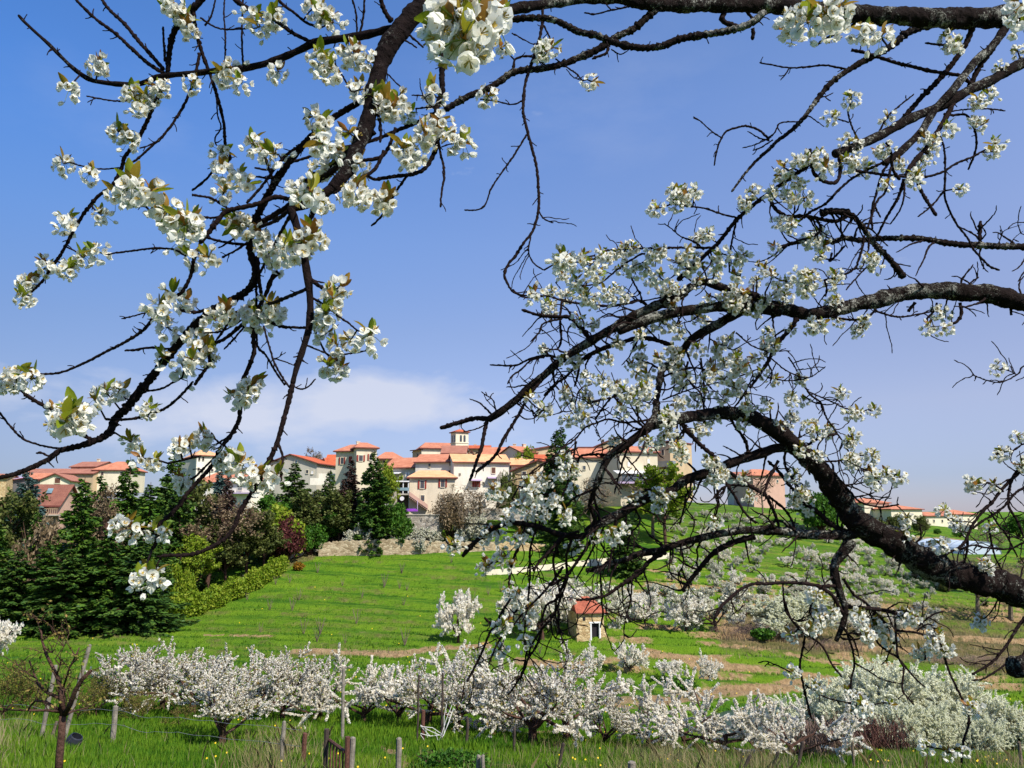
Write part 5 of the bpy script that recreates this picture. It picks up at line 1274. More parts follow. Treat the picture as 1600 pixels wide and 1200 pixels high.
    L_([(91, 1215, 0), (93, 1180, 0), (96, 1150, 0), (98, 1118, 0)], .062, .055)
    L_([(98, 1120, 0), (96, 1095, 0), (91, 1060, .1), (84, 1046, .15), (72, 1022, .2), (66, 1002, .2), (64, 984, .2)], .045, .012)
    L_([(98, 1115, 0), (97, 1088, 0), (98, 1076, 0)], .05, .045); L_([(98, 1078, 0), (108, 1045, -.1), (118, 1025, -.2), (124, 1012, -.2)], .016, .010)
    L_([(101, 1116, 0), (110, 1100, -.2), (118, 1078, -.3), (128, 1062, -.35), (142, 1048, -.4)], .042, .030)
    L_([(91, 1090, 0), (75, 1083, .3), (60, 1070, .5), (52, 1050, .6), (46, 1032, .6)], .028, .014); L_([(90, 1108, 0), (70, 1096, .3), (55, 1095, .5), (42, 1110, .6)], .03, .012)
    L_([(92, 1112, 0), (75, 1110, -.3), (40, 1110, -.5), (10, 1109, -.6)], .026, .010); L_([(102, 1118, 0), (112, 1112, .2), (128, 1108, .4), (140, 1104, .5)], .022, .008)
    L_([(88, 1056, .1), (94, 1040, .0), (86, 1030, 0), (100, 1010, 0), (108, 990, 0)], .014, .006); L_([(70, 1018, .2), (82, 1020, .2), (92, 998, .3)], .010, .005)
    L_([(56, 1060, .5), (40, 1050, .5), (28, 1040, .6)], .012, .006); L_([(66, 1000, .2), (60, 975, .2), (58, 965, .2)], .010, .005)
    root = thing('pruned_tree', g, 'hard-pruned leafless cherry tree with dark reddish trunk nearest the camera at the lower left', 'tree')
    tw = []
    for lev, pts, rad in list(sk)[1:]:
        for k in range(8):
            i = rg.randrange(1, len(pts)); a = rg.random()*6.28; q = pts[i]; dd = Vector((math.cos(a), rg.uniform(-.5, .5), rg.uniform(.1, 1))).normalized(); l = rg.uniform(.15, .5)
            tw.append((3, [q, q+dd*l*.5+Vector((rg.gauss(0, .03), 0, rg.gauss(0, .03))), q+dd*l], [.008, .006, .003]))
    wood_mesh(sk[:1], .003, (12, 8, 6, 5)).build('trunk', [MAT['bark_far']], root, smooth=True)
    wood_mesh(sk[1:]+tw, .003, (9, 7, 5, 4)).build('limbs', [MAT['bark_far']], root, smooth=True)
    rng = np.random.default_rng(3); C, D = along_shoots(tw, (3,), 16, .03, rng); V, Fq, X = quads(C, .035, rng, 1.8); tag(npmesh('buds', V-np.array(ORG[root.name]), Fq, MAT['bud'], root, X), kind='stuff')

    # ---------------- lone and middle-distance trees
    dist = [p_row_tree(51+i, 75, 'blossom', size=.075, extra=False, spr=.05) for i in range(3)]
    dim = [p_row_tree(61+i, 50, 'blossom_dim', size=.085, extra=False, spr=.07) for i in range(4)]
    du = set()
    def D_(tbl, i, px, Y, top, lab, w=1.0, group=None):
        o = tbl[i] if (id(tbl), i) not in du else copy_tree(tbl[i]); du.add((id(tbl), i))
        g = G(px, Y); s = (RAT(top)*Y-g.z)/proto_h(tbl[i]); place(o, g.x, g.y, g.z, (s*w*.64, s*w*.64, s), px*.9); relabel(o, lab, 'tree', group); return o
    D_(dist, 0, 716, 80, 925, 'white-blossomed tree standing alone low in the green terraced field', 1.0)
    D_(dist, 1, -24, 46, 968, 'white-blossomed tree cut by the left edge below the conifers', .8)
    for a in [(2, 926, 66, 1008, 'small thin white tree left of the low bank right of the hut', 1.1), (0, 985, 66, 1003, 'small white tree with tall shoots on the dirt terrace below the hut', 1.2), (1, 1048, 63, 1030, 'small open white tree in the middle of the green strip by the dirt bank', 1.2),
              (2, 1108, 65, 1022, 'small white tree rightmost on the green strip, above the white near row', 1.2), (0, 984, 60, 1058, 'lowest small white tree in front of the dirt bank', 1.2), (1, 848, 84, 915, 'large white tree touching the left wall of the stone hut', 1.2),
              (2, 872, 89, 932, 'white tree half hiding the left corner of the stone hut', 1.2), (0, 905, 92, 905, 'white tree behind the roof of the stone hut', 1.5), (1, 968, 92, 928, 'white tree on the first terrace right of the stone hut', 1.25),
              (2, 1008, 94, 922, 'white tree second to the right of the stone hut', 1.25), (0, 1072, 90, 930, 'white tree with dark forked trunk, third to the right of the stone hut', 1.2), (1, 1120, 90, 915, 'thin white tree, fourth to the right of the stone hut', 1.4), (2, 812, 90, 915, 'white tree behind the hanging dark twigs left of the hut', 1.4)]:
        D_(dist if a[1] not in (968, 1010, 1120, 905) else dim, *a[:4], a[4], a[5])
    gb = [p_spray_bush(75+i, 'blossom_dim', 22, 2.4, 60, .13, 'silvery_shrub', 'bark_pale') for i in range(2)]; gu = set()
    for (i, px, Yq, top, lab, w) in [(0, 610, 126, 822, 'greyish white shrub above the retaining wall, in front of the dark lean-to', 1.0), (1, 640, 127, 824, 'greyish white shrub above the retaining wall below the stone outbuilding', 1.0), (0, 668, 126, 826, 'dull silvery shrub above the retaining wall left of the ramp wall', 1.1),
              (1, 582, 125, 824, 'greyish white shrub below the tiled shed', 1.0), (0, 734, 130, 803, 'pale green-white bush in flower at the edge of the mown lawn', .8), (1, 560, 124, 824, 'greyish shrub nearest the end of the climbing garden wall', 1.0), (1, 655, 123.5, 838, 'silvery shrub with pale stems growing in front of the retaining wall', .9)]:
        o = gb[i] if i not in gu else copy_tree(gb[i]); gu.add(i); g_ = G(px, Yq); s = (RAT(top)*Yq-g_.z)/proto_h(gb[i]); place(o, g_.x, g_.y, g_.z, (s*w, s*w, s), px); relabel(o, lab, 'bush')
    rg = random.Random(123); n = 0; spots = []
    for r_i, Yr in enumerate([97, 103, 109, 115, 121, 128, 135, 142, 150, 158, 167]):
        px = 800+rg.uniform(0, 25)
        while px < 1600:
            py0 = PX(*G(px, Yr))[1]
            lo = 1040 if Yr > 112 else 940
            if Yr > 150: lo = 1060
            if px > lo and px < 1480-(Yr-97)*.5 and py0 > 783 and rg.random() < .88: spots.append((px+rg.uniform(-6, 6), Yr+rg.uniform(-1.5, 1.5)))
            px += rg.uniform(24, 36)*110/Yr
    for k, (px, Yq) in enumerate(spots):
        g = G(px, Yq); s = rg.uniform(.9, 1.45)
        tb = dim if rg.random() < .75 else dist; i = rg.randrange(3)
        o = tb[i] if (id(tb), i) not in du else copy_tree(tb[i]); du.add((id(tb), i))
        place(o, g.x, g.y, g.z, (s*.9, s*.9, s*.95), rg.random()*6.28)
        relabel(o, 'small cherry tree in pale blossom among many dotted over the terraced slope', 'tree', 'orchard trees on the terraced slope')
    # saplings in the field
    sap = None
    for k in range(46):
        px = rg.uniform(330, 900); Yq = rg.choice([76, 82, 88, 94, 100, 106, 112, 118])+rg.uniform(-1, 1)
        g = G(px, Yq); py = PX(*g)[1]
        if px < 520-(py-862)*(-2.4)*-1 and px < 270+(1000-py)*1.9: continue
        if sap is None:
            mm = MB()
            for a in range(5):
                th = a*1.3; mm.tube([Vector((0, 0, 0)), Vector((math.cos(th)*.15, math.sin(th)*.15, .5)), Vector((math.cos(th)*.4, math.sin(th)*.4, 1.3))], [.035, .025, .012], 4)
            sap = mm.build('sapling', [MAT['bark_pale']]); o = sap
        else: o = sap.copy(); COL.objects.link(o)
        o.location = g-Zup*.05; s = rg.uniform(.7, 1.3); o.scale = (s, s, s); o.rotation_euler = (0, 0, rg.random()*6)
        tag(o, 'thin leafless young fruit tree planted in the rows of the green terraced field', 'sapling', 'young trees in the green field')
    # white shrubs bottom right
    sp = [p_spray_bush(71+i, 'blossom_green', 30, 2.6, 190, .05) for i in range(2)]
    SPOT = [(0, 1372, 41, 1040, 'rounded greenish white flowering shrub at the left of the big clump at lower right', 1.0), (1, 1425, 42, 1045, 'tall greenish white shrub in the middle of the big flowering clump', 1.0), (0, 1482, 41, 1062, 'greenish white shrub right of the middle of the big flowering clump', 1.0),
            (1, 1540, 40, 1085, 'greenish white shrub sloping down at the right of the flowering clump', 1.0), (0, 1592, 39, 1105, 'greenish white shrub cut by the right edge of the photo', 1.0), (1, 1330, 43, 1068, 'small greenish white shrub on the left fringe of the flowering clump', .8),
            (0, 1275, 44, 1090, 'small pale greenish shrub in flower above the pond', .6), (1, 1450, 37, 1100, 'white-flowered shrub lowest in the clump with dark gaps beneath', 1.0), (0, 1395, 37, 1100, 'white-flowered shrub at the lower left of the clump above the red brambles', .9), (1, 1520, 37, 1115, 'white-flowered shrub at the lower right of the clump', .95),
            (0, 1230, 92, 930, 'pale greenish bush in flower on the orchard slope above the brown scrub', 1.4)]
    su = set()
    for (i, px, Yq, top, lab, w) in SPOT:
        o = sp[i] if i not in su else copy_tree(sp[i]); su.add(i); g = G(px, Yq); s = (RAT(top)*Yq-g.z)/proto_h(sp[i])
        place(o, g.x, g.y, g.z, (s*w, s*w, s), px*.3); relabel(o, lab, 'bush', None)
    # brambles
    def bramble(px, Yq, w, h, mat, lab, n=260, seed=0):
        rg = random.Random(seed); g = G(px, Yq); m = MB(); sx = w/F*Yq*.5; sz = h/F*Yq
        for k in range(n):
            b = g+Vector((rg.uniform(-sx, sx), rg.gauss(0, .6), -.1)); L = rg.uniform(.6, 1.2); a = rg.random()*6.28; q = Vector((math.cos(a)*sx*.3, math.sin(a)*.5, 0))
            m.tube([b, b+q*.5+Zup*sz*L*.8, b+q+Zup*sz*L, b+q*1.9+Zup*sz*L*.75], [.012, .010, .008, .004], 3, cap=False)
        return tag(m.build('bramble', [MAT[mat]], loc=g), lab, 'bramble')
    bramble(1355, 30, 95, 55, 'rust', 'dense dark red bramble thicket below the white flowering clump', 420, 1)
    bramble(1290, 27, 80, 50, 'brushwood', 'pale tan tangle of dry stems at the pond edge left of the red brambles', 260, 2)
    bramble(1190, 88, 120, 26, 'brushwood', 'brown leafless thicket on the bank right of the hut', 300, 3)
    bramble(1300, 85, 90, 18, 'brushwood', 'low purplish brown scrub on the slope under the forked limb', 240, 4)
    bramble(1500, 80, 160, 14, 'brushwood', 'brown scrub covering the slope at the right', 260, 5)
    d = p_bush(81, 'leaf_green', 1.2, 1.0, .8, 1500, .18); g = G(1192, 86); place(d, g.x, g.y, g.z, 1.3); relabel(d, 'dark green bush with deep shadow on the bank right of the hut', 'bush')
    d = p_bush(82, 'leaf_green', 1.1, .8, .38, 2600, .06); g = G(700, 19.5); place(d, g.x, g.y, g.z, 1.0); relabel(d, 'low dark green weed clump below the white netting', 'bush')
    d = p_bush(83, 'leaf_red', .5, .5, .4, 700, .12); g = G(262, 84); place(d, g.x, g.y, g.z, 1.2); relabel(d, 'small bright red-leaved bush at the lower end of the hedge', 'bush')
    d = p_bush(84, 'leaf_orange', .8, .7, .8, 900, .16); g = G(466, 113); place(d, g.x, g.y, g.z, 1.2); relabel(d, 'small orange-red bush between the wine-red bush and the wall', 'bush')
    d = p_bush(85, 'leaf_green', 1.5, 1.2, .8, 1500, .22); g = G(1065, 61); place(d, g.x, g.y, g.z, .8); relabel(d, 'dark green low bush on the strip under the small open white tree', 'bush')

def build_grass():
    rng = np.random.default_rng(5)
    def blades(n, y0, y1, pxr, hgt, wid, mat, name, label, maskf=None, lean=.35, per=3):
        Yq = y0*(y1/y0)**(rng.random(n)); px = rng.uniform(*pxr, n); x = (px-800)/F*Yq*.99
        if maskf is not None:
            k = maskf(x, Yq, px) > rng.random(n); x, Yq, px = x[k], Yq[k], px[k]
        z = height(x, Yq); n = len(x); P = []
        V, X = [], []
        for j in range(per):
            ox, oy = rng.normal(0, hgt*.25, n), rng.normal(0, hgt*.25, n)
            a = rng.random(n)*6.28; h = hgt*(.5+.9*rng.random(n)); l = lean*h*rng.random(n)
            w = wid*(.6+.8*rng.random(n)); b = rng.random(n)*6.28
            B = np.stack([x+ox, Yq+oy, z-.03], 1); S_ = np.stack([np.cos(b)*w, np.sin(b)*w, 0*w], 1)
            mid = B+np.stack([np.cos(a)*l*.35, np.sin(a)*l*.35, h*.6], 1); tip = B+np.stack([np.cos(a)*l, np.sin(a)*l, h], 1)
            V.append(np.stack([B-S_, B+S_, mid+S_*.6, tip, mid-S_*.6], 1)); X.append(np.repeat(np.clip(.55*rng.random(n)+1.2*fbm(x*.3, Yq*.8, 7)-.40, 0, 1), 5))
        V = np.concatenate(V).reshape(-1, 3); Fq = np.arange(len(V)).reshape(-1, 5)
        o = npmesh(name, V, Fq, MAT[mat], None, np.concatenate(X)); tag(o, label, None, None, 'stuff'); return o
    def rs(x, y, px): return np.clip(strokes(px, 600-F*((-y*SP+height(x, y)*CP)/(y*CP+height(x, y)*SP)), DRY), 0, 1)
    pth = lambda x, y, px: 1-.9*(strokes(*[np.array(t, float) for t in (px, 600-F*((-y*SP+height(x, y)*CP)/(y*CP+height(x, y)*SP)))], DIRT) > .3)
    blades(60000, 12, 24, (-250, 1850), .16, .011, 'grass', 'grass', 'bright green grass in the foreground meadow', pth)
    blades(60000, 24, 42, (-150, 1750), .22, .02, 'grass', 'grass', 'green grass under and behind the blossoming row', pth)
    pt2 = lambda x, y, px: pth(x, y, px)*(1-.95*np.clip(rs(x, y, px), 0, 1))*np.clip(fbm(x*.3, y*.8, 23)*3-1.0, .05, 1)
    blades(60000, 42, 125, (-50, 1650), .22, .045, 'grass', 'grass', 'short green grass tufts over the terraced slopes', pt2, per=2)
    def tall(x, y, px): return np.clip(fbm(x*.7, y*.7, 3)*2.4-.95, 0, 1)*np.clip(np.exp(-((px-450)/60)**2)+.9*np.exp(-((px-1080)/190)**2)+.5*np.exp(-((px-10)/60)**2)+.5*np.exp(-((px-1500)/150)**2), 0, 1)
    blades(24000, 14, 26, (-100, 1700), .50, .0055, 'straw', 'dry_grass', 'tall pale dry grass stems along the lower edge of the meadow', tall, lean=.95)
    def tuft(x, y, px): return np.clip(fbm(x*.8, y*.8, 13)*2.6-1.25, 0, 1)
    blades(26000, 12, 26, (-200, 1800), .30, .0055, 'grass', 'tall_grass', 'longer tufts of green grass in the foreground meadow', tuft, lean=.6)
    blades(5000, 12, 26, (-200, 1800), .32, .005, 'straw', 'dry_grass', 'scattered straw-coloured stems in the foreground meadow', tuft, lean=.7)
    blades(30000, 55, 125, (150, 1700), .35, .03, 'straw', 'dry_grass', 'rough dry grass on the banks and the brown right-hand slope', rs, per=2)
    # dandelions
    n = 1500; Yq = 14*(110/14)**rng.random(n); px = rng.uniform(-50, 1650, n); x = (px-800)/F*Yq; z = height(x, Yq)
    k = (fbm(x*.25, Yq*.25, 19) > .55) & (fbm(x*1.3, Yq*1.3, 29) > .5); x, Yq, z = x[k], Yq[k], z[k]; n = len(x); th = np.arange(6)/6*2*np.pi
    r = (.014+.00045*Yq)[:, None]
    V = np.stack([x[:, None]+np.cos(th)*r, Yq[:, None]+np.sin(th)*r*.5-.3*r, (z+.22)[:, None]+np.sin(th)*r*.8], 2).reshape(-1, 3)
    o = npmesh('dandelion_flowers', V, np.arange(len(V)).reshape(-1, 6), MAT['dandelion']); tag(o, 'yellow dandelion heads scattered through the green grass', None, None, 'stuff')

def build_fence():
    rg = random.Random(4)
    def post(px, top, w, Yq, mat, label, lean=0.0, base=None, grp='fence posts in the meadow', kind='post', hmin=.3):
        g = G(px-lean*0, Yq); zt = RAT(top)*Yq; r = w/F*Yq*.5; b = Vector((g.x, g.y, g.z-.3)); t = Vector((g.x+lean/F*Yq, g.y, zt))
        n = 6; pts = [b.lerp(t, i/n)+Vector((rg.gauss(0, .006), 0, 0)) for i in range(n+1)]
        m = MB(); m.tube(pts, [r*1.06]+[r*(1+rg.uniform(-.06, .06)) for _ in range(n)], 9)
        m.tube([t-Zup*.004, t+Zup*.02], [r*.8, r*.55], 9)
        return tag(m.build('fence_post' if kind == 'post' else kind, [MAT[mat]], loc=b, smooth=False), label, 'post', grp)
    post(176, 1104, 8, 22, 'wood_grey', 'stout grey post in the grass below the left white trees')
    post(438, 1128, 6, 19, 'wood_grey', 'slightly leaning grey post in tall dry grass left of the rusty stub', 3)
    post(474, 1146, 7, 19.5, 'rust', 'short rusty post between the leaning grey post and the gate')
    post(549, 1153, 8.5, 17, 'wood_grey', 'pale weathered post against the right side of the gate')
    post(622, 1154, 8.5, 17, 'wood_grey', 'pale weathered round post alone right of the gate')
    post(747, 1181, 6, 16.5, 'wood_grey', 'left one of two short grey posts set side by side at the bottom edge')
    post(754.5, 1181, 6, 16.4, 'wood_grey', 'right one of two short grey posts set side by side at the bottom edge')
    post(988, 1191, 12, 16.2, 'wood_grey', 'wide grey post top just showing at the bottom edge under the pond trees')
    post(535, 1044, 5, 24.5, 'wood_grey', 'tall thin grey post rising through the white row', -2)
    post(690, 1052, 3.5, 25.6, 'wood_dark', 'tall thin dark stake beside the white netting', 0)
    post(660, 1110, 6, 25.5, 'rust', 'reddish brown stake holding the left side of the white netting', 0)
    post(728, 1122, 4.5, 24.5, 'wood_dark', 'thin dark stake right of the white netting', 2)
    post(652, 1055, 3, 25.5, 'wood_dark', 'thin dark stake inside the white tree left of the netting', 0)
    post(803, 1138, 4, 24, 'wood_dark', 'short dark stake left of the straight dark trunk', 1)
    post(76, 1128, 5, 23, 'bark_pale', 'lower pale slanting stake behind the pruned tree', 10, grp='pale slanting stakes')
    post(96, 1008, 6, 22, 'wood_grey', 'long pale grey stake slanting up behind the pruned tree', 30, grp='pale slanting stakes')
    post(62, 1040, 6, 23, 'wood_grey', 'second pale slanting stake left of the pruned tree', 14, grp='pale slanting stakes')
    post(1150, 1180, 5, 19.5, 'wood_dark', 'dark leaning stake at the pond, leftmost of its group', 22, grp='leaning stakes at the pond')
    post(1196, 1176, 5, 19.7, 'wood_dark', 'dark leaning stake at the pond, second of its group', 20, grp='leaning stakes at the pond')
    post(1240, 1160, 5, 20, 'wood_dark', 'dark leaning stake at the pond standing highest', 16, grp='leaning stakes at the pond')
    post(868, 1162, 5, 20, 'wood_dark', 'dark leaning stake in dry grass near the leaning trunk', 12, grp='leaning stakes at the pond')
    post(1335, 1160, 4, 21, 'bark_pale', 'thin pale post in front of the white flowering clump', 0)
    post(1597, 1160, 5, 21, 'bark_pale', 'pale post at the right edge of the photo', 0)
    post(1450, 1178, 2.5, 19, 'wood_dark', 'thin dark stake under the clump of low hanging blossom', 0)
    P = [(46, 975), (70, 976), (94, 972), (120, 972), (125, 976), (151, 972), (182, 974), (191, 978), (214, 963), (204, 986)]
    for px, top in P: post(px, top, 1.8, 78, 'bark_pale', 'one of the thin pale posts along the foot of the dark conifer row', 0, grp='thin posts below the conifers')
    # gate
    Yg = 17.2; a = W(508, 1190, Yg+.5); b = W(541, 1190, Yg-.7); ga = G(508, Yg+.5)
    root = thing('garden_gate', ga, 'small rusty iron-barred gate standing ajar between two dark posts', 'gate')
    def bar(p, q, r, name, mat='rust', sides=6):
        m = MB(); m.tube([p, p.lerp(q, .5), q], [r]*3, sides); return m.build(name, [MAT[mat]], root)
    za, zb_ = RAT(1139)*(Yg+.5), RAT(1151)*(Yg-.7)
    bar(Vector((ga.x, ga.y, ga.z-.3)), Vector((ga.x, ga.y, za)), .055, 'post', 'wood_dark', 8)
    gb = G(541, Yg-.7); bar(Vector((gb.x, gb.y, gb.z-.3)), Vector((gb.x, gb.y, zb_)), .05, 'post', 'rust', 8)
    pa, pb = Vector((ga.x+.06, ga.y, za-.22)), Vector((gb.x-.04, gb.y, zb_-.28))
    la, lb = Vector((pa.x, pa.y, ga.z+.12)), Vector((pb.x, pb.y, gb.z+.10))
    bar(pa, pb, .036, 'top_rail'); bar(la, lb, .032, 'bottom_rail')
    for k in range(5): f = (k+.6)/5.2; bar(la.lerp(lb, f), pa.lerp(pb, f), .021, 'bar', 'rust', 5)
    # wires of the near fence
    for k, hh in enumerate((.45, .8)):
        m = MB(); pts = []
        for px in range(-120, 470, 12):
            Yq = 22-.0065*max(px-176, 0)-.002*px; g = G(px, Yq); pts.append(g+Zup*(hh+.02*math.sin(px*.05)))
        m.tube(pts, [.005]*len(pts), 3)
        tag(m.build('fence_wire', [MAT['wire']], loc=pts[0]), ('lower' if k == 0 else 'upper')+' thin fence wire crossing the meadow at the lower left', 'wire')
    # black tub
    g = G(114, 20.5); m = MB(); n = 14
    prof = [(.15, 0), (.19, .04), (.18, .13), (.15, .20), (.12, .21), (.13, .08)]
    ax = Vector((.45, -.1, .8)).normalized(); o = ax.orthogonal().normalized(); o2 = ax.cross(o); c0 = g+Zup*.16-ax*.08
    rings = [[c0+ax*h*1.2+(o*math.cos(2*math.pi*i/n)+o2*math.sin(2*math.pi*i/n))*r for i in range(n)] for r, h in prof]
    for q in range(len(rings)-1):
        for i in range(n): m.face([rings[q][i], rings[q][(i+1) % n], rings[q+1][(i+1) % n], rings[q+1][i]])
    m.face(list(reversed(rings[0]))); m.face(rings[-1])
    tag(m.build('plastic_tub', [MAT['black_plastic']], loc=g), 'dark grey plastic tub tipped over in the grass behind the pruned tree', 'tub')
    # white net between stakes
    m = MB(); A = [(657, 1134), (690, 1150), (693, 1118), (700, 1102)]
    L = [((657, 1133), (668, 1140), (690, 1150)), ((657, 1146), (672, 1150), (690, 1148)), ((657, 1134), (664, 1142), (672, 1150)), ((665, 1137), (668, 1152)), ((690, 1148), (697, 1125), (706, 1102)), ((693, 1150), (702, 1125), (709, 1106)), ((658, 1135), (676, 1137), (692, 1148)), ((657, 1148), (662, 1155), (664, 1160)), ((680, 1143), (684, 1156)), ((690, 1150), (686, 1157)), ((694, 1148), (694, 1120), (698, 1100)), ((691, 1152), (701, 1130), (707, 1112))]
    for k, l in enumerate(L):
        q = [W(x, y, 25.4+.05*i) for i, (x, y) in enumerate(l)]; m.tube(q, [.010]*len(q), 4)
    tag(m.build('netting', [MAT['net']], loc=W(675, 1148, 25.4)), 'torn white netting stretched between the reddish stake and the dark stake', 'net')

def build_pond():
    n = 48; V = [(POND[0], POND[1], POND[4])]
    for i in range(n):
        a = 2*math.pi*i/n; V.append((POND[0]+math.cos(a)*POND[2]*1.12, POND[1]+math.sin(a)*POND[3]*1.12, POND[4]))
    Fq = [(0, 1+i, 1+(i+1) % n) for i in range(n)]
    o = npmesh('water', V, Fq, MAT['water']); tag(o, 'dull green-grey pond water behind the blossoming row', None, None, 'structure')
